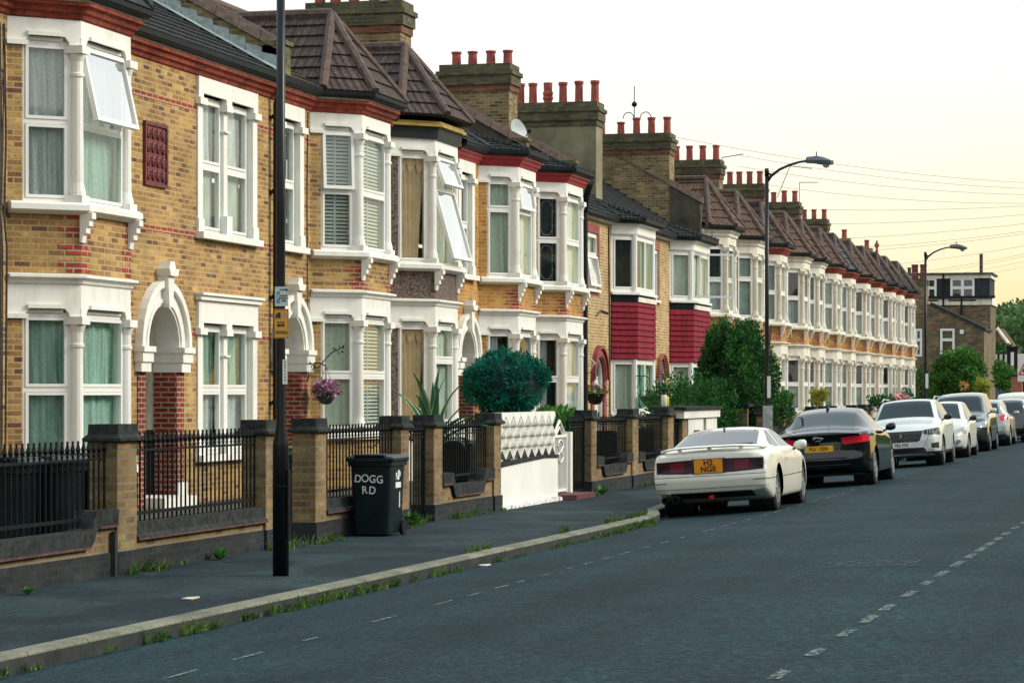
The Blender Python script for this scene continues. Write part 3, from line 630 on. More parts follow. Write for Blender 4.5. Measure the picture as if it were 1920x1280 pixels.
def stack(root, s, d0, d1, top, pots, body='stackbrick', capm='stackcap', wd=.75, ph=.55, red=True, odd=()):
    zb = top - .42; x0, x1 = s, s + wd; mb = MB()
    mb.box(x0, x1, d0, d1, 6.6, zb - .22); st = mb.build('chimney', M[body], root)
    mb = MB(); mb.box(x0 - .03, x1 + .03, d0 - .03, d1 + .03, zb - .22, zb - .07); mb.build('red_courses', M['stackred' if red else 'stackcap'], st)
    mb = MB(); mb.box(x0 - .07, x1 + .07, d0 - .07, d1 + .07, zb - .07, zb + .16); mb.box(x0 - .11, x1 + .11, d0 - .11, d1 + .11, zb + .16, zb + .26); mb.box(x0 - .04, x1 + .04, d0 - .04, d1 + .04, zb + .26, top - .0); mb.build('chimney_cap', M[capm], st)
    n = len(pots)
    for k, (f, hh) in enumerate(pots):
        y = d0 + (d1 - d0) * f; r = .112; mb = MB(); z = top - .01
        if k in odd: mb.lathe((x0 + wd / 2, y, 0), [(r, z), (r, z + .1), (r * 1.25, z + .14), (r * 1.25, z + .2), (r, z + .22), (r * 1.25, z + .26), (r * 1.25, z + .32), (r, z + .36), (r * 1.1, z + hh)], 12)
        else: mb.lathe((x0 + wd / 2, y, 0), [(r * 1.08, z), (r * 1.0, z + .06), (r * .92, z + hh * .8), (r * 1.0, z + hh * .86), (r * 1.13, z + hh * .9), (r * 1.13, z + hh), (r * .85, z + hh), (r * .8, z + hh - .1)], 12)
        mb.build('chimney_pot', M['pot'], st, smooth=False)
    return st
# ================================================================== the setting
def road_mat():
    m, nt, b = newmat('worn_asphalt'); g = N(nt, 'ShaderNodeNewGeometry'); P = g.outputs['Position']
    n1 = noise(nt, P, 16, 7, .98); n2 = noise(nt, P, .55, 5, .6); n3 = noise(nt, P, 22, 3, .8); v = N(nt, 'ShaderNodeTexVoronoi'); v.inputs['Scale'].default_value = 34; L(nt, P, v.inputs['Vector'])
    c = ramp(nt, [(.35, (.001, .005, .007)), (.5, (.005, .0195, .0255)), (.61, (.036, .076, .082))]); L(nt, n1.outputs[0], c.inputs[0])
    q = ramp(nt, [(.3, (.60, .64, .68)), (.7, (1.3, 1.3, 1.25))]); L(nt, n2.outputs[0], q.inputs[0]); cc = mixc(nt, 1, c.outputs[0], q.outputs[0], 'MULTIPLY')
    st = N(nt, 'ShaderNodeMapping'); st.inputs['Scale'].default_value = (.05, 1.1, 1); L(nt, P, st.inputs[0]); n4 = noise(nt, st.outputs[0], 1.5, 4); q4 = ramp(nt, [(.35, (.85, .85, .85)), (.65, (1.18, 1.18, 1.18))]); L(nt, n4.outputs[0], q4.inputs[0]); cc = mixc(nt, 1, cc, q4.outputs[0], 'MULTIPLY')
    q3 = ramp(nt, [(.0, (1, 1, 1)), (.16, (0, 0, 0))]); L(nt, v.outputs['Distance'], q3.inputs[0]); cc = mixc(nt, q3.outputs[0], cc, (.13, .17, .16))
    L(nt, cc, b.inputs['Base Color']); b.inputs['Roughness'].default_value = .82; b.inputs['Specular IOR Level'].default_value = .12; bump(nt, n3.outputs[0], b, .5, .012); return m
def pave_mat():
    m, nt, b = newmat('patched_pavement_asphalt'); g = N(nt, 'ShaderNodeNewGeometry'); P = g.outputs['Position']
    n1 = noise(nt, P, 15, 6, .9); n2 = noise(nt, P, 1.1, 4, .5)
    c = ramp(nt, [(.34, (.004, .010, .013)), (.66, (.037, .058, .064))]); L(nt, n1.outputs[0], c.inputs[0])
    q = ramp(nt, [(.34, (.62, .66, .70)), (.47, (.85, .87, .9)), (.52, (1.0, 1.0, 1.0)), (.7, (1.35, 1.33, 1.28))]); L(nt, n2.outputs[0], q.inputs[0]); cc = mixc(nt, 1, c.outputs[0], q.outputs[0], 'MULTIPLY')
    mp = N(nt, 'ShaderNodeMapping'); mp.inputs['Rotation'].default_value = (0, 0, .12); mp.inputs['Scale'].default_value = (.33, .8, 1); L(nt, P, mp.inputs[0])
    v = N(nt, 'ShaderNodeTexVoronoi'); v.distance = 'MANHATTAN'; v.inputs['Scale'].default_value = .9; L(nt, mp.outputs[0], v.inputs['Vector'])
    sv = N(nt, 'ShaderNodeSeparateColor'); L(nt, v.outputs['Color'], sv.inputs[0]); q2 = ramp(nt, [(.2, (.75, .77, .8)), (.8, (1.2, 1.2, 1.15))]); L(nt, sv.outputs[0], q2.inputs[0]); cc = mixc(nt, 1, cc, q2.outputs[0], 'MULTIPLY')
    L(nt, cc, b.inputs['Base Color']); b.inputs['Roughness'].default_value = .85; b.inputs['Specular IOR Level'].default_value = .12; bump(nt, n1.outputs[0], b, .4, .008); return m
def kerb_mat():
    m, nt, b = newmat('granite_kerb'); g = N(nt, 'ShaderNodeNewGeometry'); P = g.outputs['Position']
    n1 = noise(nt, P, 55, 4, .8); n2 = noise(nt, P, 1.8, 4)
    c = ramp(nt, [(.3, (.07, .072, .055)), (.7, (.27, .26, .18))]); L(nt, n1.outputs[0], c.inputs[0]); q = ramp(nt, [(.3, (.42, .47, .47)), (.62, (1.1, 1.1, 1.05))]); L(nt, n2.outputs[0], q.inputs[0])
    cc = mixc(nt, 1, c.outputs[0], q.outputs[0], 'MULTIPLY')
    w_ = N(nt, 'ShaderNodeSeparateXYZ'); L(nt, P, w_.inputs[0]); a = N(nt, 'ShaderNodeMath', operation='FRACT'); d = N(nt, 'ShaderNodeMath', operation='DIVIDE'); L(nt, w_.outputs[0], d.inputs[0]); d.inputs[1].default_value = .92; L(nt, d.outputs[0], a.inputs[0])
    q5 = ramp(nt, [(0, (.25, .25, .25)), (.016, (1, 1, 1))], 'CONSTANT'); L(nt, a.outputs[0], q5.inputs[0]); cc = mixc(nt, 1, cc, q5.outputs[0], 'MULTIPLY')
    L(nt, cc, b.inputs['Base Color']); b.inputs['Roughness'].default_value = .85; bump(nt, n1.outputs[0], b, .3, .006); return m
M['road'] = road_mat(); M['pave'] = pave_mat(); M['kerb'] = kerb_mat()
M['earth'] = plain('garden_ground', (.07, .065, .045), .95, .3, 4, bmp=.3); M['ground'] = plain('far_ground', (.07, .09, .06), .95, .3, .1)
def marking_mat(name='worn_white_road_paint', col=(.24, .28, .25), sc=26, lo=.47):
    m, nt, b = newmat(name); nt.nodes.remove(b); g = N(nt, 'ShaderNodeNewGeometry'); n = noise(nt, g.outputs['Position'], sc, 4, .8)
    d = N(nt, 'ShaderNodeBsdfDiffuse'); d.inputs[0].default_value = (*col, 1); t = N(nt, 'ShaderNodeBsdfTransparent'); q = ramp(nt, [(lo, (0, 0, 0)), (lo + .09, (1, 1, 1))]); L(nt, n.outputs[0], q.inputs[0])
    x = N(nt, 'ShaderNodeMixShader'); L(nt, q.outputs[0], x.inputs[0]); L(nt, t.outputs[0], x.inputs[1]); L(nt, d.outputs[0], x.inputs[2]); L(nt, x.outputs[0], nt.nodes['Material Output'].inputs[0]); return m
M['paint'] = marking_mat(); M['patch'] = marking_mat('pale_asphalt_repair', (.10, .135, .135), 14, .50)
mb = MB(); mb.poly([(-60, -1500, -.12), (2500, -1500, -.12), (2500, 1500, -.12), (-60, 1500, -.12)]); struct(mb.build('ground', M['ground']))
KP = [(-30, 7.75), (0, 7.4), (12, 7.22), (15, 7.17), (22, 7.06), (30, 6.97), (34.4, 6.93), (35.6, 7.0), (37, 7.3), (39, 7.46), (60, 7.48), (141, 7.48)]
def kerb_d(s):
    for (a, b), (c, d) in zip(KP, KP[1:]):
        if a <= s <= c: return b + (d - b) * (s - a) / (c - a)
    return 7.48
mb = MB(); xs = [-20, -5, 5, 10, 13] + [13 + 2 * k for k in range(1, 30)] + [80, 100, 120, 141, 200, 300, 420]; ds = [-4.2, -3, -1.5, 0, 1, 2, 3, 4, 5, 6, 7, 7.9]
b = len(mb.v)
for x in xs:
    for d in ds: mb.v.append((x, d, crown(d)))
for i in range(len(xs) - 1):
    for j in range(len(ds) - 1): q = i * len(ds) + j; mb.f.append((q, q + len(ds), q + len(ds) + 1, q + 1)); mb.mi.append(0)
road = struct(mb.build('road', M['road'], smooth=True))
mb = MB(); s_ = 11.0     # centre line dashes and the faint parking-bay line
def dash(mb, s0, s1, d, wd, slope=-.012):
    n = 4; q = []
    for k in range(n + 1):
        s = s0 + (s1 - s0) * k / n; dd = d + slope * (s - 15); q.append((s, dd))
    for k in range(n):
        (a, da), (c, dc) = q[k], q[k + 1]
        mb.poly([(a, da - wd / 2, crown(da - wd / 2) + .006), (c, dc - wd / 2, crown(dc - wd / 2) + .006), (c, dc + wd / 2, crown(dc + wd / 2) + .006), (a, da + wd / 2, crown(da + wd / 2) + .006)])
while s_ < 90: dash(mb, s_, s_ + R.uniform(.45, .85), 2.2, .075, -.0145); s_ += R.choice([1.05, 1.15, 1.3])
mb.build('centre_line', M['paint'], road)
mb = MB(); s_ = 13.0
while s_ < 75: dash(mb, s_, s_ + R.uniform(.25, .7), 5.81, .036, -.010 if s_ < 45 else -.006); s_ += R.uniform(.7, 1.6)
mb.build('bay_line', M['paint'], road)
mb = MB(); kp = []
s_ = -30
while s_ < 141: kp.append((s_, kerb_d(s_))); s_ += 1.0
kp.append((141, kerb_d(141)))
mb.sweep(kp, [(0, -.05), (.0, .135), (-.015, .152), (-.16, .156), (-.16, -.05)]); kerb = struct(mb.build('kerb', M['kerb']))
mb = MB(); mb.sweep(kp, [(.003, -.05), (.003, .128), (-.01, .128), (-.01, -.05)]); mb.build('shaded_soiled_kerb_face', plain('shaded_soiled_granite', (.026, .030, .025), .9, .4, 5, bmp=.3, c2=(.007, .011, .010)), kerb)  # upright kerb face coloured darker for its shade, plus gutter dirt
mb = MB(); mb.poly([(23.8, 3.20, crown(3.2) + .005), (24.8, 3.25, crown(3.25) + .005), (25.1, 2.45, crown(2.45) + .005), (24.1, 2.4, crown(2.4) + .005)]); mb.build('repair_patch', M['patch'], road)
mb = MB(); n = len(kp)
for k in range(n - 1):
    a, c = kp[k], kp[k + 1]; m_ = 3
    for j in range(m_): 
        y0, y1 = a[1] + .155 + (9.9 - a[1]) * j / m_, a[1] + .155 + (9.9 - a[1]) * (j + 1) / m_; z0, z1 = c[1] + .155 + (9.9 - c[1]) * j / m_, c[1] + .155 + (9.9 - c[1]) * (j + 1) / m_
        mb.poly([(a[0], y0, .150), (c[0], z0, .150), (c[0], z1, .150), (a[0], y1, .150)])
struct(mb.build('pavement', M['pave']))
mb = MB(); mb.poly([(-30, 9.5, .154), (141, 9.5, .154), (141, 24, .154), (-30, 24, .154)]); struct(mb.build('front_gardens_ground', M['earth']))
mb = MB(); mb.box(-30, 420, -6.5, -4.1, -.1, .12); struct(mb.build('far_pavement', M['pave']))
mb = MB(); mb.poly([(141, 7.4, -.02), (150, 7.4, -.02), (150, 60, -.02), (141, 60, -.02)]); struct(mb.build('side_road', M['road']))
mb = MB(); mb.box(150, 420, 7.6, 10.0, -.1, .12); struct(mb.build('farther_pavement', M['pave']))
# ================================================================== houses
roots = {}
def add(k, **h): roots[k] = (house(h), h)
dr = dict(w=1.2, zs=2.45, ring=.36)
add(1, label='nearest yellow brick house, with a red clay vent panel above its arched door', s=(26, 40.75), P=(31.53, 33.17), gs=.86, gt=2.76, gc=3.28, basemat='brick', tile='tile_dark', hip='tile_dark', doors=[dict(c=35.97, style='dark', **dr)],
    flats=[dict(fl=0, a=(37.40, 40.0), cols=2, k=('teal', 'net')), dict(fl=1, a=(37.40, 40.0), cols=2, k=('net', 'grey'))], win={0: ('teal', 'teal'), 1: ('net', 'net'), (1, 1): ('net', 'teal'), 'open': {(1, 1): {0: .22}}})
add(2, label='yellow brick house with venetian blinds and a pink flower basket by its arch', basemat='brick', s=(40.75, 47.0), P=(43.39, 45.05), doors=[dict(c=41.66, w=1.1, zs=2.5, ring=.36)], flats=[dict(fl=1, a=(41.0, 42.3), cols=1, k=('grey',))],
    win={0: ('roller', 'roller'), 1: ('blind', 'blind'), (0, 1): ('blind', 'blind'), 'open': {(1, 0): {0: .05}}})
add(3, label='pebbledashed house with peach swagged drapes, ochre gutter and two tilted open windows', s=(47.0, 51.75), P=(47.92, 49.5), strip='pebble', band='yellow', doors=[dict(c=50.98, w=.95, zs=2.5, ring=.27)], flats=[],
    win={0: ('drape',), 1: ('drape',), (0, 1): ('warm', 'grey'), (1, 1): ('warm', 'warm'), 'split': {(0, 0): 0, (1, 0): 0, (0, 1): .66, (1, 1): .70}, 'open': {(1, 1): {0: .36, 1: .27}}})
add(4, label='house behind the round clipped conifer, red cornice, net curtains, low dark bay roof', s=(51.75, 56.9), P=(54.27, 55.8), cd=.62, strip='brick_b', wall='brick_b', band='redband', roof='low', tile='tile_dark', doors=[dict(c=52.62, w=1.1, zs=2.5, ring=.36)], flats=[dict(fl=1, a=(52.0, 53.25), cols=1, k=('net',))],
    win={0: ('half', 'half'), 1: ('warm', 'warm'), 'split': .70, 'open': {(1, 1): {0: .14}}})
add(5, label='house with leaded window glass, red cornice and a black downpipe at its far side', s=(56.9, 61.6), P=(58.65, 60.4), cd=.62, strip='brick_b', wall='brick_b', band='redband', roof='low', tile='tile_dark', win={0: ('half', 'half'), 1: ('lead', 'lead'), (1, 1): ('warm', 'warm'), (0, 1): ('net', 'net')})
def hung_house(k, label, s, P0, P1, P2, P3, q, door, fw, upk, dk, opencase=None, zoff=0):
    root = thing('terraced_house', label, 'house', ((s[0] + s[1]) / 2, DW, .15), 'houses in the terrace'); plan = [(P0, DW), (P1, DW - q), (P2, DW - q), (P3, DW)]; F = [Face2(plan[i], plan[i + 1]) for i in range(3)]; G = Face2((s[0], DW), (s[1], DW))
    h = dict(stucco='white', archmat='redpaint' if k == 6 else 'redbrick'); e = 6.12
    holes = [(P0 + .02, P3 - .02, .1, e), (door[0] - door[1] / 2, door[0] + door[1] / 2, .1, door[2] + door[1] / 2), (fw[0], fw[1], 4.35, 5.75)]
    wall_holes(root, s[0], s[1], .12, e, holes, M['brick_c'])
    doorway(root, G, door[0] - s[0], door[1], door[2], .30 if k == 6 else .13, True, h, door[3], red=False, keystone=False)
    mb = MB(); r = door[1] / 2       # white inner door frame
    for i in range(12):
        a, b = pi * i / 12, pi * (i + 1) / 12; c = door[0] - s[0]; p = [(c - cos(t) * q_, door[2] + sin(t) * q_) for q_, t in ((r - .07, a), (r, a), (r, b), (r - .07, b))]
        mb.hexa([G(*p[j], -.15) for j in range(4)] + [G(*p[j], -.02) for j in range(4)])
    for sg in (-1, 1): x0, x1 = sorted((c + sg * r, c + sg * (r - .07))); mb.fbox(G, x0, x1, .18, door[2], -.15, -.02)
    mb.build('door_frame', M['upvc'], root)
    a0, a1 = fw[0] - s[0], fw[1] - s[0]; window(root, G, a0 + .01, a1 - .01, 4.36, 5.74, o=-.06, kinds=fw[2], opn=fw[3], split=fw[4], mull=fw[5])
    mb = MB()
    for x in (a0 - .16, a1 + .005): mb.fbox(G, x, x + .155, 4.2, 5.95, -.02, .012)
    mb.fbox(G, a0, a1, 5.75, 5.95, -.02, .012); mb.fbox(G, a0, a1, 4.2, 4.28, -.02, .012); mb.build('surround', M['redpaint'] if fw[1] < 67 else M['redbrick'], root); mb = MB(); mb.fbox(G, a0 - .05, a1 + .05, 4.28, 4.35, -.1, .08); mb.build('sill', M['upvc'], root)
    # bay: hung red tiles between the two windows
    mb = MB(); zt = 4.10 + zoff; z = 2.66
    while z < zt - .01: mb.sweep(plan, [(.055, z), (.02, min(z + .155, zt)), (-.1, min(z + .155, zt)), (-.1, z)]); z += .15
    mb.build('hung_tiles', M['redtile'], root)
    mb = MB(); mb.sweep(plan, [(.015, zt), (.05, zt + .18), (-.1, zt + .18), (-.1, zt)]); mb.build('flashing', M['plastic'], root)
    mb = MB(); mb.fbox(F[1], .0, F[1].L, zt + .02, zt + .14, .03, .065); mb.build('lead_apron', M['white2'], root)
    mb = MB(); mb.sweep(plan, [(.09, zt + .20), (.09, zt + .26), (-.15, zt + .30), (-.15, zt + .20)]); mb.build('sill', M['upvc'], root)
    mb = MB(); mb.sweep(plan, [(.0, 5.82), (.03, 5.86), (.03, e), (-.15, e), (-.15, 5.82)]); mb.build('fascia', M['upvc'], root)
    mb = MB(); mb.sweep(plan, [(0, .12), (0, 1.18), (-.15, 1.18), (-.15, .12)]); mb.build('bay_base', M['brick_c'], root); mb = MB(); mb.sweep(plan, [(.06, 1.18), (.06, 1.24), (-.15, 1.26), (-.15, 1.18)]); mb.build('sill', M['upvc'], root)
    for i, g in enumerate(F):
        window(root, g, -.0 if i else .02, g.L + (.0 if i < 2 else -.02), zt + .28, 5.83, o=-.06, kinds=upk[i], split=0, mull=(1 if i == 1 else 0), fw=.08, cas=(opencase if i == 1 else None))
        window(root, g, -.0 if i else .02, g.L + (.0 if i < 2 else -.02), 1.25, 2.64, o=-.06, kinds=dk[i], split=0, mull=(1 if i == 1 else 0), fw=.08)
    mb = MB()
    for p in plan[1:3]: mb.lathe((p[0], p[1] + .06, 0), [(.075, 1.25), (.075, 2.65)], 8); mb.lathe((p[0], p[1] + .06, 0), [(.075, zt + .27), (.075, 5.83)], 8)
    mb.build('corner_post', M['upvc'], root)
    ep = [(s[0], DW)] + plan + [(s[1], DW)]; mb = MB(); mb.sweep(ep, [(0, e - .04), (.14, e - .02), (.14, e + .05), (0, e + .05)]); mb.build('soffit', M['upvc'], root)
    mb = MB(); mb.sweep(ep, [(.15, e + .02), (.22, e + .0), (.27, e + .04), (.28, e + .11), (.14, e + .09)]); mb.build('gutter', M['plastic'], root)
    ez = e + .10; T = M['tile_dark']; yl = DW - .26; rd = DW + 4.; rz = ez + (rd - yl) * .62; mb = MB(); tiled(mb, [(s[0], yl, ez), (s[1], yl, ez), (s[1], rd, rz), (s[0], rd, rz)], .28, .05); mb.poly([(s[0], rd, rz), (s[1], rd, rz), (s[1], rd + 4, ez), (s[0], rd + 4, ez)]); rf = mb.build('roof', T, root)
    mb = MB(); mb.tube([(s[0], rd, rz), (s[1], rd, rz)], .11, 8); mb.build('ridge', T, rf)
    Q = [(P0 - .25, yl, ez), (P1 - .10, DW - q - .27, ez), (P2 + .10, DW - q - .27, ez), (P3 + .25, yl, ez)]; y2 = yl + .75; z2 = ez + .75 * .62; A, B = (P1 - .05, y2, z2), (P2 + .05, y2, z2); mb = MB()
    for t in ((Q[0], Q[1], A), (Q[1], Q[2], B, A), (Q[2], Q[3], B)): tiled(mb, t, .2, .045)
    mb.poly([(a, b_, c_ - .02) for a, b_, c_ in Q]); b = mb.build('bay_roof', T, root)
    mb = MB(); 
    for a, c in ((Q[0], A), (Q[1], A), (Q[2], B), (Q[3], B)): mb.tube([(a[0], a[1], a[2] + .04), (c[0], c[1], c[2] + .03)], .07, 6)
    mb.build('hip_tiles', T, b); roots[k] = (root, dict(ez=ez))
hung_house(6, 'house with crimson hung-tile bay, red-edged arched white door and hanging baskets', (61.6, 71.3), 66.70, 67.24, 69.6, 70.14, .56, (65.2, 1.15, 2.10, 'white'), (63.85, 65.15, ('warm', 'warm'), {1: .14}, .6, 0),
    [('dim',), ('dim', 'green', 'green'), ('dim',)], [('warm',), ('green', 'green', 'green'), ('dim',)])
hung_house(7, 'house with crimson hung-tile bay behind the hedge, a casement pushed open', (71.3, 78.9), 74.59, 75.14, 77.8, 78.36, .57, (73.3, 1.1, 2.2, 'dark'), (71.75, 72.95, ('net', 'net'), {}, 0, 1),
    [('roller',), ('warm', 'warm', 'warm'), ('dim',)], [('warm',), ('green', 'green', 'green'), ('dim',)], {0: 1.15}, zoff=.05)
far = [  # key, front-right corner, s0, s1, door centre, band, tile, label extras
    (8, 81.93, 78.9, 84.0, 83.3, 'plain', 'tile_rust', 'brick_b', 'dim', 'cream bay house directly after the crimson-tiled pair, with steep pointed brown bay roof'),
    (9, 87.59, 84.0, 88.9, 84.75, 'plain', 'tile_rust', 'pebble', 'grey', 'cream bay house left of the second lamp post, pebbledash strip beside its windows'),
    (10, 92.75, 88.9, 94.4, 94.0, 'cornice', 'tile_brown', 'brick_b', 'net', 'cream bay house just past the second lamp post, red cornice, yellow alarm box'),
    (11, 98.4, 94.4, 99.6, 95.4, 'plain', 'tile_rust', 'brick_b', 'dim', 'cream bay house with white cornice above the black saloon, dark upper windows'),
    (12, 102.54, 99.6, 105.0, 104.3, 'plain', 'tile_rust', 'brick_b', 'dim', 'cream bay house joined to the right of the one above the black saloon, white cornice'),
    (13, 107.72, 105.0, 109.3, 105.6, 'cornice', 'tile_rust', 'brick_b', 'grey', 'cream bay house with red cornice, just left of the blue-grey slate spire'),
    (14, 112.31, 109.3, 114.7, 113.9, 'cornice', 'tile_slate', 'brick_b', 'grey', 'cream bay house under the only blue-grey slate spire'),
    (15, 117.69, 114.7, 119.2, 115.3, 'cornice', 'tile_rust', 'brick_b', 'dim', 'cream bay house with brown spire just right of the blue-grey slate spire'),
    (16, 122.51, 119.2, 124.7, 124.0, 'cornice', 'tile_rust', 'brick_b', 'net', 'cream bay house, fourth from the far end of the terrace, brown spire'),
    (17, 127.96, 124.7, 129.2, 125.3, 'cornice', 'tile_dark', 'brick_b', 'dim', 'cream bay house with terracotta ball finial on its dark spire'),
    (18, 131.86, 129.2, 133.6, 133.2, 'cornice', 'tile_dark', 'brick_b', 'net', 'cream bay house next to last at the far end of the terrace'),
    (19, 137.07, 133.6, 138.0, 134.3, 'cornice', 'tile_dark', 'brick_b', 'dim', 'last cream bay house at the far end of the terrace, before the side street')]
for k, fr_, a, b_, dc, band, tile, strip, kd, lab in far:
    add(k, label=lab, s=(a, b_), P=(fr_ - 1.62, fr_ - .04), near=False, stucco='white2', strip='brick_b', endstrip=strip, wall='brick_b', band=band, tile=tile, tx=0, doors=[dict(c=dc, w=.8, zs=2.5, ring=.2, red=False, key=False)] if abs(dc - (a + b_) / 2) < 2.6 and .5 < dc - a and .5 < b_ - dc else [],
        win={0: (kd, 'grey' if kd == 'dim' else kd), 1: (kd, 'net' if kd == 'dim' else kd), 'split': .5 if k != 9 else .62}, course=.34, cd=.66, finial=(k == 17))
# gable end wall of the last house
mb = MB(); mb.poly([(138.0, DW, .1), (138.0, DW + 8, .1), (138.0, DW + 8, 6.8), (138.0, DW + 4, 9.1), (138.0, DW, 6.8)]); mb.build('gable_wall', M['gablebrick'], roots[19][0])
mb = MB(); mb.poly([(26.0, DW, .1), (26.0, DW + 8, .1), (26.0, DW + 8, 6.8), (26.0, DW + 4, 9.1), (26.0, DW, 6.8)]); mb.build('gable_wall', M['brick'], roots[1][0])
# house 1 details
r1_ = roots[1][0]; G1 = Face2((26, DW), (40.75, DW)); ga = lambda s: s - 26
for z, segs in ((5.98, ((33.86, 37.40), (40.0, 40.75))), (4.10, ((33.86, 37.37), (40.03, 40.75))), (2.62, ((37.05, 37.40), (40.0, 40.75))), (5.55, ((26, 30.9),))):
    for a, b_ in segs: mb = MB(); mb.fbox(G1, ga(a), ga(b_), z, z + .075, -.02, .004); mb.build('string_course', M['redbrick'], r1_)
r2_ = roots[2][0]; G2 = Face2((40.75, DW), (47, DW)); mb = MB()
for z in (4.12, 5.98): mb.fbox(G2, 0, .25, z, z + .075, -.02, .004); mb.fbox(G2, 1.55, 1.95, z, z + .075, -.02, .004)
mb.build('string_course', M['redbrick'], r2_)
mb = MB(); mb.fbox(G1, ga(35.36), ga(36.12), 4.79, 5.60, -.02, .02)
for i in range(4):
    for j in range(4):
        c = Vector(G1(ga(35.36) + .10 + .187 * i, 4.90 + .197 * j, .02)); Mx = Matrix.Rotation(pi / 2, 3, 'X'); mb.lathe(c, [(.082, 0), (.078, .022), (.045, .03), (.04, .01), (.02, .03), (.0, .032)], 10, M=Mx)
for q in ((35.31, 36.17, 5.60, 5.65), (35.31, 36.17, 4.74, 4.79), (35.31, 35.36, 4.79, 5.60), (36.12, 36.17, 4.79, 5.60)): mb.fbox(G1, ga(q[0]), ga(q[1]), q[2], q[3], -.02, .045)
mb.build('vent_panel', M['terracotta'], r1_)
def pipe(root, pts, r, mat, name, n=8):
    mb = MB(); mb.tube(pts, r, n); return mb.build(name, M[mat], root)
mb = MB(); mb.tube([(40.70, DW - .22, 6.78), (40.70, DW - .1, 6.45), (40.70, DW - .09, .2)], .05, 10)
for z in (1.6, 3.3, 5.0, 6.2): mb.lathe((40.70, DW - .09, 0), [(.062, z), (.062, z + .07)], 10); mb.box(40.62, 40.78, DW - .06, DW, z + .01, z + .05)
mb.build('downpipe', M['plastic'], r1_)
xp = S(1096.5, 14.1); mb = MB(); mb.tube([(xp - .9, 13.75, 6.75), (xp - .3, 14.0, 6.45), (xp, 14.1, 6.1), (xp, 14.1, .2)], .075, 8); mb.build('downpipe', M['plastic'], roots[5][0])
mb = MB(); mb.tube([(62.9, DW - .09, 6.15), (62.9, DW - .09, .2)], .055, 8); mb.build('downpipe', M['plastic'], roots[6][0])
for x, w_ in ((30.55, .012), (30.72, .014), (30.60, .009)):
    pipe(r1_, [(x, DW - .02, 6.4), (x + .03, DW - .03, 5.0), (x - .02, DW - .03, 4.0), (x + .01, DW - .05, 3.6), (x, DW - .03, .3)], w_, 'cable', 'cable', 5)
mb = MB(); mb.tube([(30.75, DW - .02, 6.2), (30.6, DW - .03, 4.15), (30.86, DW - .02, 4.0), (31.0, DW - .02, 3.9)], .01, 5); mb.build('cable', M['cable'], r1_)
pipe(r2_, [(42.55, DW - .015, 6.5), (42.5, DW - .015, 5), (42.52, DW - .02, 3.6), (42.55, DW - .02, 2)], .010, 'cable', 'cable', 5)
pipe(roots[6][0], [(66.35, DW - .02, 6.0), (66.4, DW - .03, 3.9), (66.45, DW - .03, 1.2)], .02, 'cable', 'cable', 5)
pipe(roots[6][0], [(64.9, DW - .02, 3.7), (65.4, DW - .03, 3.85), (66.35, DW - .03, 3.8)], .02, 'cable', 'cable', 5)
# white door steps
for k, c in ((1, 35.97), (2, 41.66)): mb = MB(); mb.box(c - .62, c + .62, DW - .32, DW + .9, .154, .30); mb.box(c + .6, c + .95, DW - .05, DW - .021, .16, .48); mb.build('doorstep', M['white'], roots[k][0])
# party walls rising through the roofs, and the chimney stacks
E7 = 6.87
parapet(roots[2][0], 40.85, E7, body='stackbrick', stepflash=True, hgt=.42)
parapet(roots[5][0], 56.95, E7 + .0, body='darkrender', hgt=.34)
parapet(roots[6][0], 61.65, E7 - .1, body='darkrender', hgt=.34)
parapet(roots[8][0], 78.85, E7 - .25, body='darkrender', hgt=.85, block=False, wd=.26)
for k in (10, 12, 14, 16, 18): pass
P6 = [(.12, .5), (.29, .5), (.46, .5), (.63, .5), (.80, .5), (.93, .5)]
stack(roots[3][0], 51.0, 15.3, 17.25, 9.62, [(.12, .45), (.34, .45), (.56, .45), (.76, .45), (.93, .45)])
stack(roots[5][0], 60.5, 15.5, 17.15, 9.50, [(.08, .36), (.33, .36), (.60, .36), (.84, .36)], wd=.8)
stack(roots[6][0], 69.0, 15.3, 17.6, 9.50, [(.05, .60), (.24, .60), (.43, .58), (.61, .58), (.79, .58), (.94, .58)], body='render', wd=.8, odd=(3,), red=False)
stack(roots[8][0], 78.7, 15.2, 17.5, 9.58, [(.06, .52), (.27, .52), (.47, .52), (.68, .40), (.94, .52)], wd=.8)
stack(roots[10][0], 88.6, 15.4, 17.15, 9.62, [(.10, .52), (.36, .52), (.62, .52), (.88, .52)], red=True)
stack(roots[12][0], 99.0, 15.55, 17.05, 9.60, [(.12, .5), (.38, .5), (.64, .5), (.88, .5)])
stack(roots[14][0], 108.5, 15.6, 16.85, 9.58, [(.15, .48), (.5, .5), (.85, .44)], body='render', red=False)
stack(roots[15][0], 118.3, 15.75, 16.95, 9.50, [(.12, .46), (.5, .46), (.86, .46)], red=False)
for k, s in ((17, 124.8), (19, 133.7)):
    mb = MB(); mb.box(s, s + .5, 15.5, 16.1, 8.3, 9.0); o = mb.build('chimney', M['stackbrick'], roots[k][0])
    mb = MB(); mb.lathe((s + .25, 15.8, 0), [(.13, 8.99), (.11, 9.3), (.14, 9.42)], 8); mb.build('chimney_pot', M['pot'], o)
# extra roof ridges and rear parapets glimpsed above house 1
mb = MB(); mb.box(40.75, 41.3, 16.2, 18.4, 8.2, 9.4); mb.build('raised_wall', M['stackbrick'], roots[2][0])
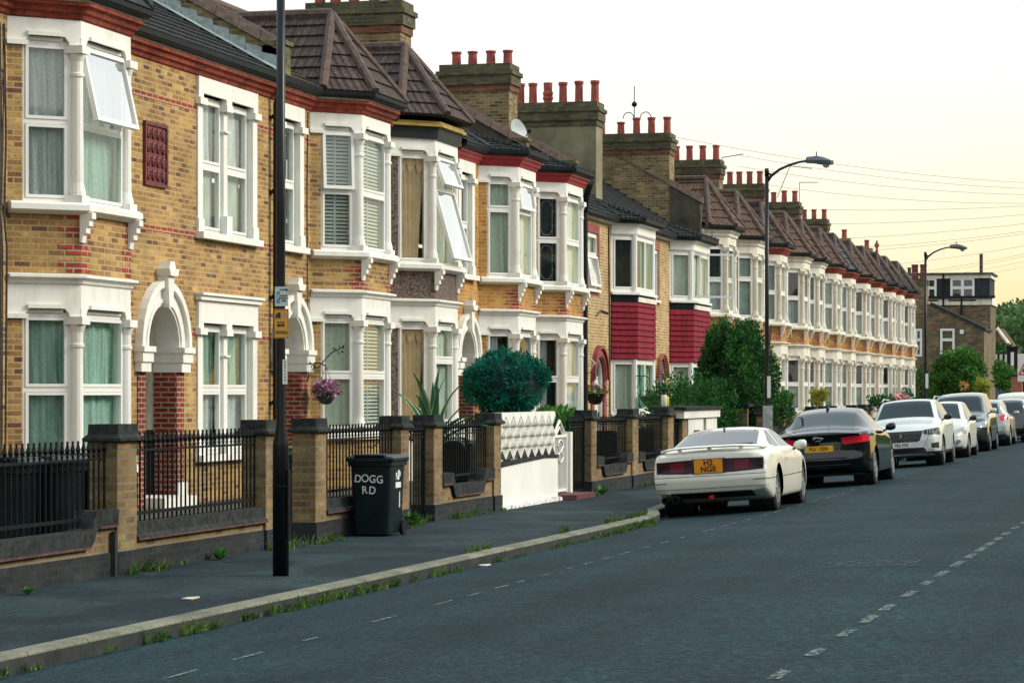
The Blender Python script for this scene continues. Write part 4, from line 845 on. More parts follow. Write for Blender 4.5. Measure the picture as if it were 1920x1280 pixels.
# satellite dish and roof finial
t = thing('satellite_dish', 'grey satellite dish fixed on the roof party wall between the two red-cornice bay houses', 'satellite dish', (57.3, 14.5, 7.55))
mb = MB(); rg = []
ax = Vector((-.35, -.9, .25)).normalized(); u = ax.cross(Vector((0, 0, 1))).normalized(); v = ax.cross(u)
for r_ in (.0, .1, .2, .3): rg.append([ax * (r_ * r_ * .7) + (u * cos(2 * pi * k / 16) + v * sin(2 * pi * k / 16)) * max(r_, .002) for k in range(16)])
mb.ring(rg, caps=False); mb.ring([[p - ax * .012 for p in q] for q in rg], caps=False); mb.build('dish', plain('grey_dish', (.42, .46, .44), .5, .1), t, local=True, smooth=True)
mb = MB(); mb.tube([(0, 0, 0), tuple(-ax * .15), (0, .12, -.35)], .018, 6); mb.tube([tuple(v * .28), tuple(ax * .3 + v * .1)], .01, 5); mb.box(-.03, .03, -.33, -.25, -.02, .06); mb.build('arm', M['iron'], t, local=True)
fx = thing('weather_vane', 'thin iron finial with a ball rising from the chimney left of the second lamp post', 'finial', (79.1, 16.35, 10.05))
mb = MB(); mb.tube([(0, 0, -.5), (0, 0, 1.0)], .014, 5); mb.lathe((0, 0, .45), [(.0, -.1), (.07, -.05), (.09, 0), (.07, .05), (0, .1)], 8); mb.build('spike', M['iron'], fx, local=True)
mb = MB()
for cx in (-.35, .18): mb.tube([(0, cx + .17 * cos(pi * k / 8), .02 + .19 * sin(pi * k / 8)) for k in range(9)], .014, 5)
mb.build('hoops', M['iron'], fx, local=True)
def aerial(label, s, d, z0, z1, arm, dirx, n=6, lean=0):
    t = thing('television_aerial', label, 'aerial', (s, d, z0), 'television aerials on the chimneys'); mb = MB(); mb.tube([(0, 0, 0), (0, lean, z1 - z0)], .013, 5); mb.build('mast', M['iron'], t, local=True)
    mb = MB(); z = z1 - z0; mb.tube([(0, lean, z), (dirx[0] * arm, lean + dirx[1] * arm, z + dirx[2])], .014, 5)
    for k in range(n): f = (k + .5) / n; x, y = dirx[0] * arm * f, lean + dirx[1] * arm * f; mb.tube([(x - dirx[1] * .16, y + dirx[0] * .16, z + dirx[2] * f), (x + dirx[1] * .16, y - dirx[0] * .16, z + dirx[2] * f)], .008, 4)
    mb.build('antenna', M['iron'], t, local=True)
aerial('aerial leaning right beside the second lamp head', 101.0, D(1457, 101.0), 9.2, 10.4, .85, (.2, -.95, -.1), lean=-.5)
aerial('tall upright aerial with one long level arm right of the second lamp post', 112.8, D(1499, 112.8), 8.9, 10.7, .8, (.2, -.95, 0), 8)
aerial('stubby aerial with a long pointer on the stack left of the second lamp post', 90.0, D(1354, 90.0), 8.8, 9.8, .75, (.2, -.95, .12), 4)
# ================================================================== lettering
def text(body, size, mat, parent, loc, rot, ext=.0015, name='lettering', bold=0, sx=1):
    cu = bpy.data.curves.new('t', 'FONT'); cu.body = body; cu.size = size; cu.align_x = 'CENTER'; cu.align_y = 'CENTER'; cu.extrude = ext; cu.offset = bold; cu.space_line = .85
    o = bpy.data.objects.new('t', cu); COL.objects.link(o); dg = bpy.context.evaluated_depsgraph_get(); me = bpy.data.meshes.new_from_object(o.evaluated_get(dg)); bpy.data.objects.remove(o); bpy.data.curves.remove(cu)
    me.name = name; me.materials.clear(); me.materials.append(mat); me.transform(Matrix.Diagonal((sx, 1, 1, 1))); q = bpy.data.objects.new(name, me); COL.objects.link(q); q.parent = parent; q.location = loc; q.rotation_euler = rot; return q
FACE_X = (pi / 2, 0, -pi / 2)      # lettering read by someone looking along +X
FACE_Y = (pi / 2, 0, 0)
M['wpaint'] = plain('white_lettering', (.75, .78, .74), .6, .1, 20); M['blk'] = plain('black_lettering', (.012, .012, .012), .6, .1, 5)
# ================================================================== garden walls, pillars, railings
YF, YB = 9.42, 9.60
def wallseg(root, a, b, kind, mat='wallbrick'):
    mb = MB(); mb.box(a, b, YF - .02, YB, .15, .36); mb.build('plinth', M['darkbrick'], root)
    if kind == 'flat':
        mb = MB(); mb.box(a, b, YF, YB, .36, .44); mb.build('brickwork', M[mat], root)
        mb = MB(); mb.sweep([(a, YF), (b, YF)], [(.05, .44), (.05, .47), (.02, .50), (.015, .60), (-.18, .60), (-.18, .44)]); mb.build('coping', M['coping'], root)
        mb = MB(); mb.box(a, b, YF - .056, YF - .05, .44, .462); mb.build('coping_edge', M['copingred'], root)
    else:
        e = min(.45, (b - a) * .19)
        lo, hi = (.43, .60) if kind == 'scoop' else (.62, .80); G = Face2((a, YF), (b, YF)); W = b - a
        mb = MB(); mb.fprism(G, [(0, .36), (W, .36), (W, hi), (W - e + .04, hi), (W - e - .06, hi - .06), (W - e - .12, lo), (e + .12, lo), (e + .06, hi - .06), (e - .04, hi), (0, hi)], -.18, 0); mb.build('brickwork', M[mat], root)
        t = .15
        mb = MB(); mb.fprism(G, [(0, hi), (e - .02, hi), (e + .05, hi - .04), (e + .09, lo + .06), (e + .17, lo), (W - e - .17, lo), (W - e - .09, lo + .06), (W - e - .05, hi - .04), (W - e + .02, hi), (W, hi), (W, hi + t), (W - e - .04, hi + t), (W - e - .10, hi + t - .08), (W - e - .14, lo + t + .02), (W - e - .2, lo + t), (e + .2, lo + t), (e + .14, lo + t + .02), (e + .10, hi + t - .08), (e + .04, hi + t), (0, hi + t)], -.17, .045); mb.build('coping', M['coping'], root)
        mb = MB(); mb.fbox(G, .01, e - .02, hi - .012, hi + .012, .045, .052); mb.fbox(G, W - e + .02, W - .01, hi - .012, hi + .012, .045, .052); mb.fbox(G, e + .18, W - e - .18, lo - .008, lo + .014, .045, .052); mb.build('coping_edge', M['copingred'], root)
def pillar(root, a, b, h=1.36, mat='wallbrick'):
    mb = MB(); mb.box(a, b, YF - .03, YB + .06, .36, h); p = mb.build('pillar', M[mat], root)
    mb = MB(); mb.box(a - .02, b + .02, YF - .05, YB + .08, .15, .36); mb.build('plinth', M['darkbrick'], p)
    mb = MB(); x0, x1, y0, y1 = a, b, YF - .03, YB + .06
    def rg(o, z): return [(x0 - o, y0 - o, z), (x1 + o, y0 - o, z), (x1 + o, y1 + o, z), (x0 - o, y1 + o, z)]
    mb.ring([rg(.02, h - .01), rg(.05, h + .0), rg(.05, h + .025), rg(.012, h + .06), rg(.008, h + .15)]); mb.build('pillar_cap', M['coping'], p)
def railing(label, a, b, z0=.66, z1=1.25, cat='railing', group='black railings on the garden walls', sp=.115, y=None, gate=False):
    y = y or (YF + YB) / 2; name = 'iron_gate' if gate else 'iron_railing'; t = thing(name, label, 'gate' if gate else 'railing', ((a + b) / 2, y, z0), group)
    mb = MB(); mb.box(a, b, y - .012, y + .012, z0, z0 + .03); mb.box(a, b, y - .012, y + .012, z1, z1 + .02); mb.build('rail', M['iron'], t)
    mb = MB(); n = max(2, int((b - a) / sp)); 
    for k in range(n + 1):
        x = a + (b - a) * k / n; mb.box(x - .0075, x + .0075, y - .0075, y + .0075, z0 - (.06 if not gate else 0), z1 + .03)
        mb.lathe((x, y, 0), [(.009, z1 + .03), (.015, z1 + .05), (.009, z1 + .065), (.024, z1 + .10), (.010, z1 + .15), (.010, z1 + .18)], 6)
    mb.build('bars', M['iron'], t)
    if gate: 
        for q in (a, b - .04): mb = MB(); mb.box(q, q + .04, y - .02, y + .02, z0, z1 + .1); mb.build('gate_stile', M['iron'], t)
    return t
def gwall(label, a, b): return thing('garden_wall', label, 'garden wall', ((a + b) / 2, YF, .15), 'front garden walls')
w1 = gwall('yellow brick garden wall with scooped dark coping in front of the nearest house, bins behind it', 16, 22.9)
wallseg(w1, 12, 22.42, 'scoop'); pillar(w1, 22.42, 22.88)
railing('black spear railing in the scooped wall before the black bins', 12.0, 22.40, .66, 1.19)
w2 = gwall('straight low garden wall with dark coping between the nearest pillar and the lamp post', 22.9, 26.7)
wallseg(w2, 22.88, 26.40, 'flat'); pillar(w2, 26.40, 26.74)
railing('black spear railing before the arched porch of the nearest house', 22.90, 26.38)
w3 = gwall('low garden wall behind the black graffitied bin, with a pillar at each end', 28, 31.7)
pillar(w3, 28.03, 28.41); wallseg(w3, 28.41, 31.32, 'flat'); pillar(w3, 31.32, 31.66)
railing('black spear railing behind the graffitied bin', 28.43, 31.30)
railing('tall narrow black gate between two pillars right of the graffitied bin', 31.68, 32.74, .22, 1.22, gate=True, group='iron gates')
w4 = gwall('brick garden wall with scooped coping under the spiky agave, left of the white wall', 32.8, 36.2)
pillar(w4, 32.78, 33.18); wallseg(w4, 33.18, 35.82, 'scoop'); pillar(w4, 35.82, 36.20)
railing('black spear railing over the scooped wall left of the white block wall', 33.20, 35.80, .68, 1.24)
railing('black gate right of the white ornate gate', 40.85, 41.96, .22, 1.24, gate=True, group='iron gates')
w5 = gwall('brick garden wall with two scooped bays left of the white meter enclosure', 42, 49)
pillar(w5, 42.0, 42.40); wallseg(w5, 42.40, 45.28, 'scoop'); pillar(w5, 45.28, 45.78); wallseg(w5, 45.78, 48.52, 'scoop'); pillar(w5, 48.52, 49.05)
railing('black railing over the scooped wall under the full hanging basket', 42.42, 45.26, .68, 1.22)
railing('black railing over the scooped wall just left of the drink cans', 45.80, 48.50, .68, 1.22)
railing('short black gate right of the pillar with the drink cans', 49.07, 50.1, .22, 1.2, gate=True, group='iron gates')
mb = MB(); mb.box(22.3, 22.36, 9.36, 9.40, .15, .55); tag(mb.build('wooden_stake', plain('dark_wood', (.03, .035, .035), .8, .3, 8)), 'short dark wooden stake leaning against the nearest brick pillar', 'stake')
# white wall with pierced screen blocks
t = thing('white_wall', 'white rendered low wall topped with pierced diamond screen blocks', 'garden wall', (37.9, YF, .15))
G = Face2((36.22, YF), (39.70, YF)); W = G.L; mb = MB(); mb.fprism(G, [(.0, .15), (W, .15), (W, .80), (W * .75, .815), (.5, .76), (0, .74)], -.2, .02)
for k in range(24): a = W * k / 24; mb.fprism(G, [(a, .15), (a + W / 24, .15), (a + W / 24, .17 + .035 * R.random()), (a, .17 + .05 * R.random())], .0, .06 + .04 * R.random())
mb.build('rendered_base', M['whitewall'], t)
mb = MB(); mb.fprism(G, [(0, .745), (.5, .762), (W * .75, .818), (W, .802), (W, .85), (W * .75, .865), (.5, .81), (0, .79)], -.1, .035); mb.build('coping', M['coping'], t)
mb = MB(); zb = .85; dw = .436; dh = .30; nx = 8; th = .022
def bar(p, q, w=.024, o0=-.12, o1=-.02):
    d = Vector((q[0] - p[0], q[1] - p[1])).normalized(); n_ = Vector((-d.y, d.x)) * w / 2
    mb.hexa([G(p[0] - n_.x, p[1] - n_.y, o0), G(q[0] - n_.x, q[1] - n_.y, o0), G(q[0] + n_.x, q[1] + n_.y, o0), G(p[0] + n_.x, p[1] + n_.y, o0), G(p[0] - n_.x, p[1] - n_.y, o1), G(q[0] - n_.x, q[1] - n_.y, o1), G(q[0] + n_.x, q[1] + n_.y, o1), G(p[0] + n_.x, p[1] + n_.y, o1)])
for i in range(nx):
    for j in range(4):
        x = .02 + dw * i; z = zb + .15 * j; up = j % 2 == 0
        if up: bar((x, z), (x + dw / 2, z + .15)); bar((x + dw / 2, z + .15), (x + dw, z))
        else: bar((x, z + .15), (x + dw / 2, z)); bar((x + dw / 2, z), (x + dw, z + .15))
    for j, cx in ((0, 0), (1, dw / 2), (2, 0)):
        c = .02 + dw * i + cx; zc_ = zb + .15 * (j + 1) + .0
        if c > W - .1: continue
        for sx in (-1, 1):
            for sz in (-1, 1): bar((c + sx * .015, zc_ + sz * .115), (c + sx * .085, zc_ + sz * .02), .02); bar((c, zc_ + sz * .11), (c + sx * .03, zc_ + sz * .03), .018)
        bar((c - .2, zc_), (c - .1, zc_), .03) if False else None
    a = .02 + dw * i; mb.fprism(G, [(a, zb + .60), (a + dw / 2 - .0, zb + .45), (a + dw, zb + .60), (a + dw * .86, zb + .66), (a + dw * .14, zb + .66)], -.12, -.02)
mb.build('screen_blocks', M['white'], t)
t = thing('white_gate', 'white wrought iron gate with a pointed top and scrolls, on a red step', 'gate', (40.25, 9.5, .2)); y = 9.5; mb = MB()
for x in (39.78, 40.62): mb.box(x, x + .05, y - .025, y + .025, .24, 1.16)
mb.box(39.83, 40.62, y - .02, y + .02, .26, .30); mb.box(39.83, 40.62, y - .02, y + .02, 1.10, 1.14); mb.tube([(39.80, y, 1.12), (40.22, y, 1.36), (40.66, y, 1.12)], .022, 6); mb.tube([(39.95, y, 1.12), (40.22, y, 1.26), (40.50, y, 1.12)], .016, 6); mb.build('gate_frame', M['white'], t)
mb = MB()
for k in range(9): x = 39.9 + .085 * k; mb.box(x - .008, x + .008, y - .008, y + .008, .30, 1.10)
mb.build('bars', M['white'], t); mb = MB()
for zc_ in (.98, .80): mb.tube([(40.22 + .13 * cos(a) * (1 + .3 * cos(2 * a)), y - .02, zc_ + .085 * sin(a)) for a in [2 * pi * k / 16 for k in range(17)]], .014, 5)
mb.build('scrolls', M['white'], t)
mb = MB(); mb.box(40.70, 41.0 - .16, y - .07, y + .07, .2, 1.18); mb.build('gate_post', M['white'], t)
mb = MB(); mb.box(39.75, 41.1, 9.12, 9.75, .153, .23); tag(mb.build('doorstep', plain('red_painted_step', (.13, .03, .04), .6, .2, 5)), 'dark red painted step under the white gate', 'step')
# white meter enclosure
t = thing('meter_enclosure', 'white painted meter enclosure with slab top in front of the hedge', 'enclosure', (51.6, 9.4, .15)); mb = MB(); mb.box(49.9, 53.9, 9.35, 9.95, 1.30, 1.46); mb.build('slab', M['white'], t)
mb = MB(); mb.box(49.8, 53.95, 9.3, 10.0, 1.46, 1.52); mb.build('coping', M['coping'], t); mb = MB(); mb.box(50.1, 50.55, 9.42, 9.8, .15, 1.30); mb.build('pillar', M['wallbrick'], t)
for a, b in ((50.62, 52.25), (52.55, 53.8)): mb = MB(); mb.box(a, b, 9.40, 9.85, .15, 1.30); d_ = mb.build('panel', M['white'], t)
mb = MB(); mb.box(51.2, 51.75, 9.385, 9.398, .98, 1.06); mb.build('letter_slot', M['blk'], t)
mb = MB(); mb.box(53.9, 60, 9.45, 9.65, .15, .75); mb.box(53.9, 60, 9.41, 9.69, .75, .83, 1); tag(mb.build('low_wall', [M['darkbrick'], M['coping']]), 'low dark brick wall under the big bush', 'garden wall')
# drink cans on the pillar
for i, (x, r_, z, c, l) in enumerate(((48.68, .055, .20, (.62, .60, .34), 'pale yellow and silver drink can on the pillar'), (48.93, .045, .17, (.62, .55, .03), 'bright yellow drink can on the pillar'))):
    t = thing('drink_can', l, 'can', (x, 9.5, 1.53)); mb = MB(); mb.lathe((0, 0, 0), [(r_ * .8, 0), (r_, .015), (r_, z), (r_ * .8, z + .02)], 14); mb.build('body', plain('can_paint_%s' % ('pale', 'yellow')[i], c, .35, .1, 12, c2=(.7, .7, .6) if i == 0 else None), t, local=True, smooth=True)
    mb = MB(); mb.lathe((0, 0, 0), [(r_ * .82, z + .019), (r_ * .82, z + .024), (r_ * .6, z + .018)], 14); mb.build('lid', plain('can_metal', (.6, .6, .58), .3, .1, 3, metal=.8), t, local=True)
# far front walls
R2 = random.Random(3); x = 60.3; k = 0
FW = ['after the big bush', 'behind the rear of the black saloon', 'behind the roof of the black saloon', 'between black saloon and white family car', 'behind the bonnet of the white family car', 'behind the white family car', 'behind the small white hatchback', 'behind the dark people carrier', 'behind the silver hatchback']
while x < 135 and k < len(FW):
    L_ = R2.uniform(6.4, 8.2); t = thing('garden_wall', 'dark coped brick garden wall ' + FW[k], 'garden wall', (x + L_ / 2, YF, .15), 'front garden walls'); kind = 'flat' if k % 2 else 'scoop2'
    mb = MB(); mb.box(x, x + L_, YF, YB, .15, .85); mb.build('brickwork', M['wallbrick'], t); mb = MB(); mb.box(x, x + L_, YF - .05, YB + .05, .85, 1.0); mb.build('coping', M['coping'], t)
    for q in (x + .2, x + 2.6, x + 4.0): pillar(t, q, q + .45, 1.28)
    x += L_ + 1.1; k += 1
t = thing('bin_store', 'low bin store with a long dark flat lid behind the black saloon', 'bin store', (61.8, 10.2, .15)); mb = MB(); mb.box(60.0, 64.5, 9.75, 10.9, 1.46, 1.54); mb.build('lid', M['plastic'], t); mb = MB()
for a in (60.1, 61.6, 63.0, 64.3): mb = MB(); mb.box(a, a + .15, 9.8, 10.8, .15, 1.46); mb.build('partition', M['gablebrick'], t)
# ================================================================== street lamps
def lamp(label, s, d, first=False):
    z = crown(d) if d < 7 else .152; t = thing('street_lamp', label, 'street lamp', (s, d, .152), 'black street lamps along the pavement'); mb = MB()
    mb.lathe((0, 0, 0), [(.073, 0), (.073, 1.16), (.070, 1.20), (.042, 1.34), (.040, 3.2), (.037, 5.86)], 20); mb.lathe((0, 0, 0), [(.044, 5.84), (.044, 5.98), (.03, 5.99)], 12); mb.build('post', M['post'], t, local=True, smooth=True)
    mb = MB(); mb.lathe((0, 0, 0), [(.0765, .80), (.0765, .812)], 20); mb.build('base_band', M['iron'], t, local=True); mb = MB(); mb.box(-.035, .035, -.085, -.071, .35, .95) ; mb.build('access_door', M['post'], t, local=True)
    a = radians(-70); dx, dy = cos(a), sin(a); pts = [(0, 0, 5.72), (dx * .08, dy * .08, 5.84), (dx * .25, dy * .25, 5.97), (dx * .45, dy * .45, 6.06), (dx * .65, dy * .65, 6.12), (dx * .80, dy * .80, 6.14)]
    mb = MB(); mb.tube(pts, [.03, .03, .026, .024, .022, .022], 8); mb.tube([(0, 0, 5.9), (dx * .12, dy * .12, 5.86)], .02, 6); mb.build('arm', M['post'], t, local=True, smooth=True)
    mb = MB(); rg = []
    for f, w_, zt, zb in ((0, .05, .05, -.045), (.02, .075, .065, -.05), (.35, .11, .085, -.055), (.6, .12, .065, -.075), (.85, .10, .02, -.085), (1.0, .04, -.045, -.075)):
        c = Vector((dx, dy, 0)) * (.78 + .53 * f); sd = Vector((-dy, dx, 0)) * w_; rg.append([c + sd * .6 + Vector((0, 0, 6.15 + zt)), c - sd * .6 + Vector((0, 0, 6.15 + zt)), c - sd + Vector((0, 0, 6.15)), c - sd * .8 + Vector((0, 0, 6.15 + zb)), c + sd * .8 + Vector((0, 0, 6.15 + zb)), c + sd + Vector((0, 0, 6.15))])
    mb.ring(rg); mb.tube([(dx * .98, dy * .98, 6.22), (dx * .98, dy * .98, 6.32)], .012, 5); lh = mb.build('lamp_head', plain('grey_lamp_housing', (.10, .13, .14), .5, .15, 4), t, local=True)
    mb = MB(); c = Vector((dx, dy, 0)) * 1.17; mb.lathe((c.x, c.y, 0), [(.07, 6.075), (.06, 6.03), (.02, 6.01)], 10); mb.build('lens', plain('lamp_lens', (.35, .38, .36), .2, .05), t, local=True); return t
l1_ = lamp('nearest tall black lamp post carrying parking signs, beside the kerb', 22.75, 7.95)
l2_ = lamp('second black street lamp, rising past the big bush behind the white coupe', 51.4, 8.0)
l3_ = lamp('farthest black street lamp, in front of the dormer building', 83.2, 8.0)
def board(name, label, x, y, z, w_, h, mat, parent_pole=True, yaw=.18, cat='sign', thick=.004):
    t = thing(name, label, cat, (x, y, z), rot=(0, 0, yaw)); mb = MB(); mb.box(-thick / 2, thick / 2, -w_ / 2, w_ / 2, -h / 2, h / 2); p = mb.build('panel', mat, t, local=True); return t, p
FX = (pi / 2, 0, -pi / 2)
sgx = 22.75 - .052
M['signwhite'] = plain('pale_sign_face', (.55, .62, .58), .5, .06, 9); M['signblue'] = plain('faded_blue', (.12, .28, .36), .5, .1, 9); M['signyellow'] = plain('yellow_orange_sign_face', (.72, .34, .03), .5, .06, 9)
zz = lambda y: 1.8 + (735 - y) * zc(22.75, 7.95) / F
t, p = board('parking_sign', 'small white resident permit parking sign on the nearest lamp post', sgx, 7.925, zz(556), .118, .175, M['signwhite'])
mb = MB(); mb.box(-.0045, -.0025, .014, .045, -.06, .045); mb.build('blue_panel', M['signblue'], t, local=True)
text('P', .055, M['wpaint'], t, (-.005, .029, -.008), FX, .0006); text('Resident', .021, M['blk'], t, (-.004, -.020, .062), FX, .0006, bold=.0005); text('permit\nholders\nonly', .026, M['blk'], t, (-.004, -.020, -.015), FX, .0006, bold=.0005); text('B', .032, M['blk'], t, (-.0045, -.048, .058), FX, .0006, bold=.001)
mb = MB(); mb.tube([(.03, .03, -.02), (.03, -.03, -.02)], .012, 6); mb.build('clip', M['iron'], t, local=True)
t, p = board('restriction_sign', 'orange-yellow lorry and bus waiting restriction sign on the nearest lamp post', sgx - .008, 7.925, zz(607), .136, .262, M['signyellow'])
mb = MB()
for q in ((-.064, .064, .122, .126), (-.064, .064, -.126, -.122), (-.064, -.060, -.122, .122), (.060, .064, -.122, .122)): mb.box(-.0035, -.0025, *q)
mb.build('border', M['blk'], t, local=True)
mb = MB()       # lorry and bus pictograms
mb.box(-.004, -.0025, .005, .035, .055, .10); mb.box(-.004, -.0025, .037, .050, .055, .085); 
for y_ in (.012, .028, .045): mb.lathe((-.0025, y_, .054), [(.007, -.0012), (.007, .0012)], 10, M=Matrix.Rotation(pi / 2, 3, 'Y'))
mb.box(-.004, -.0025, -.030, .036, .012, .018); mb.box(-.004, -.0025, -.030, .036, -.022, -.006); mb.box(-.004, -.0025, -.030, -.024, -.006, .012); mb.box(-.004, -.0025, .031, .036, -.006, .012)
for y_ in (-.018, .002, .022): mb.box(-.004, -.0025, y_ - .002, y_ + .002, -.006, .012)
for y_ in (-.02, .022): mb.lathe((-.0025, y_, -.024), [(.008, -.0012), (.008, .0012)], 10, M=Matrix.Rotation(pi / 2, 3, 'Y'))
mb.build('pictograms', M['blk'], t, local=True)
mb = MB(); mb.lathe((-.003, -.033, .078), [(.020, -.001), (.020, .001)], 18, M=Matrix.Rotation(pi / 2, 3, 'Y')); mb.build('roundel', plain('faded_pink', (.55, .25, .30), .6, .1, 9), t, local=True)
text('Midnight-8am\n6.30pm-Midnight', .0185, M['blk'], t, (-.003, 0, -.078), FX, .0006, bold=.0006)
t, p = board('sticker_notice', 'narrow white notice with small symbols, below the orange sign on the lamp post', sgx + .01, 7.895, zz(697), .045, .22, plain('white_notice', (.62, .62, .56), .5, .08, 9), yaw=.55)
mb = MB()
for k in range(7): mb.box(-.0035, -.0022, -.006, .006, .085 - .027 * k, .095 - .027 * k)
mb.build('symbols', M['blk'], t, local=True)
t, p = board('taped_poster', 'grey-white taped notice wrapped low on the second lamp post', 51.33, 7.97, 1.28, .19, .52, plain('weathered_paper', (.50, .52, .49), .6, .25, 9), yaw=.1, thick=.01)
t, p = board('small_plate', 'thin white plate above the taped notice on the second lamp post', 51.34, 7.95, 1.9, .07, .42, M['white'], yaw=.3)
t, p = board('small_plate', 'tiny white plate on the farthest lamp post', 83.15, 7.95, 2.15, .09, .45, M['white'], yaw=.3)
# ================================================================== wheelie bins
def bin_(label, x, y, yaw, col, rough=.42, sc=1.0, lidcol=None, z0=.15):
    t = thing('wheelie_bin', label, 'wheelie bin', (x, y, z0), 'wheeled rubbish bins', (0, 0, yaw)); t.scale = (sc, sc, sc); bm_ = plain('bin_' + col[0], col[1], rough, .2, 4, spec=.25); mb = MB()
    def rr(w_, d, z, r_=.05):
        o = []
        for cx, cy, a0 in ((w_ - r_, d - r_, 0), (-w_ + r_, d - r_, pi / 2), (-w_ + r_, -d + r_, pi), (w_ - r_, -d + r_, 3 * pi / 2)):
            for k in range(5): a = a0 + k * pi / 8; o.append((cx + r_ * cos(a), cy + r_ * sin(a), z))
        return o
    mb.ring([rr(.29, .225, .03), rr(.29, .23, .06), rr(.33, .26, .86), rr(.33, .26, .87), rr(.365, .29, .88), rr(.365, .29, .93)]); body = mb.build('bin_body', bm_, t, local=True)
    mb = MB(); mb.ring([rr(.375, .30, .93), rr(.385, .31, .945), rr(.385, .31, .975), rr(.36, .29, .995), rr(.30, .22, 1.015)]); mb.box(-.18, .385, -.2, .2, 1.0, 1.02); mb.box(.34, .43, -.24, .24, .935, .955); mb.build('lid', plain('bin_lid_' + col[0], lidcol, rough, .2, 4) if lidcol else bm_, t, local=True)
    mb = MB(); mb.tube([(-.40, -.24, .93), (-.46, -.24, .95), (-.46, .24, .95), (-.40, .24, .93)], .016, 6); mb.build('handle', bm_, t, local=True)
    for sy in (-1, 1): mb = MB(); mb.lathe((-.27, sy * .25, .10), [(.10, -.022), (.10, .022)], 16, M=Matrix.Rotation(pi / 2, 3, 'X')); mb.build('wheel', M['plastic'], t, local=True)
    for o_ in t.children: pass
    return t
blackc = ('black', (.005, .013, .016)); bb = bin_('black wheelie bin with white painted writing standing on the pavement', 29.45, 9.11, pi, blackc, .38, .92)
# yaw = pi/2: the broad side (local x = width) is turned to the camera
R3 = random.Random(5)
for ch_, yy, zz_, a_ in (('D', .155, .715, .10), ('O', .06, .72, -.12), ('G', -.035, .712, .06), ('G', -.13, .705, -.08), ('R', .07, .575, -.06), ('D', -.03, .57, .12)): text(ch_, .135, M['wpaint'], bb, (.300 + .036 * (zz_ - .06) / .8 + .003, -yy, zz_), (pi / 2, a_, pi / 2), .001, name='painted_letter', bold=.0015, sx=.92)
mb = MB()
for k, (a, b_, z0, z1) in enumerate(((-.12, .10, .60, .67), (-.06, .0, .74, .82), (-.10, -.05, .70, .80), (.04, .09, .70, .79), (-.10, .08, .70, .74), (-.12, -.09, .35, .55))): mb.box(a - .02, b_ - .02, .24, .262 if z0 > .59 else .250, z0, z1)
mb.build('painted_writing', M['wpaint'], bb, local=True)
bin_('green wheelie bin half hidden behind the nearest lamp post', 29.2, 10.1, pi, ('green', (.012, .055, .04)), .4, 1.0, (.03, .12, .08))
for i, (x, y, l) in enumerate(((S(20, 10.4), 10.4, 'black bin behind the railing, leftmost of the row at the photo edge'), (S(82, 10.3), 10.3, 'black bin behind the railing with a white printed label'), (S(150, 10.4), 10.4, 'black bin behind the railing, nearest the first pillar'), (24.9, 11.9, 'black bin behind the railing in front of the porch'), (S(858, 10.1), 10.1, 'black bin behind the railing under the agave'), (S(1141, 10.1), 10.1, 'black bin behind the railing under the full hanging basket'), (S(1214, 10.1), 10.1, 'black bin behind the railing left of the drink cans'), (S(1052, 10.3), 10.3, 'black bin behind the white gate'))):
    b_ = bin_(l, x, y, pi, blackc, .35, 1.05 if i < 3 else .95)
    if i == 1:
        mb = MB(); mb.box(.318, .334, -.11, .11, .50, .66); mb.build('label_patch', M['signwhite'], b_, local=True); text('Lewisham', .05, M['wpaint'], b_, (.332, 0, .72), (pi / 2, 0, pi / 2), .001); text('general\nwaste', .055, M['blk'], b_, (.337, 0, .58), (pi / 2, 0, pi / 2), .001, bold=.001)
# ================================================================== plants
def leafmat(name, dark, light, sc=2.5):
    m, nt, b = newmat(name); g = N(nt, 'ShaderNodeNewGeometry'); n = noise(nt, g.outputs['Position'], sc, 3); n2 = noise(nt, g.outputs['Position'], 40, 2)
    a = N(nt, 'ShaderNodeMath', operation='ADD'); L(nt, n.outputs[0], a.inputs[0]); L(nt, n2.outputs[0], a.inputs[1]); r = ramp(nt, [(.75, dark), (1.25, light)]); d = N(nt, 'ShaderNodeMath', operation='MULTIPLY'); L(nt, a.outputs[0], d.inputs[0]); d.inputs[1].default_value = 1.; 
    mr_ = N(nt, 'ShaderNodeMapRange'); mr_.inputs[1].default_value = .7; mr_.inputs[2].default_value = 1.3; L(nt, d.outputs[0], mr_.inputs[0]); r2_ = ramp(nt, [(.2, dark), (.8, light)]); L(nt, mr_.outputs[0], r2_.inputs[0])
    L(nt, r2_.outputs[0], b.inputs['Base Color']); b.inputs['Roughness'].default_value = .6; b.inputs['Specular IOR Level'].default_value = .14
    tr = N(nt, 'ShaderNodeBsdfTranslucent'); L(nt, r2_.outputs[0], tr.inputs[0]); x = N(nt, 'ShaderNodeMixShader'); x.inputs[0].default_value = .25; L(nt, b.outputs[0], x.inputs[1]); L(nt, tr.outputs[0], x.inputs[2]); L(nt, x.outputs[0], nt.nodes['Material Output'].inputs[0]); return m
M['conifer'] = leafmat('blue_green_conifer', (.003, .060, .040), (.014, .22, .14), 6); M['leaf'] = leafmat('dark_green_leaf', (.004, .030, .008), (.035, .15, .022)); M['leaf_b'] = leafmat('mid_green_leaf', (.02, .09, .02), (.10, .26, .04)); M['leaf_y'] = leafmat('yellow_green_leaf', (.14, .20, .03), (.45, .42, .08)); M['grass'] = leafmat('verge_weed', (.02, .07, .02), (.14, .22, .05), 4); M['twig'] = plain('twig_bark', (.09, .06, .035), .9, .3, 9); M['leaf_far'] = leafmat('far_leaf', (.03, .08, .035), (.13, .22, .07), 1.5)
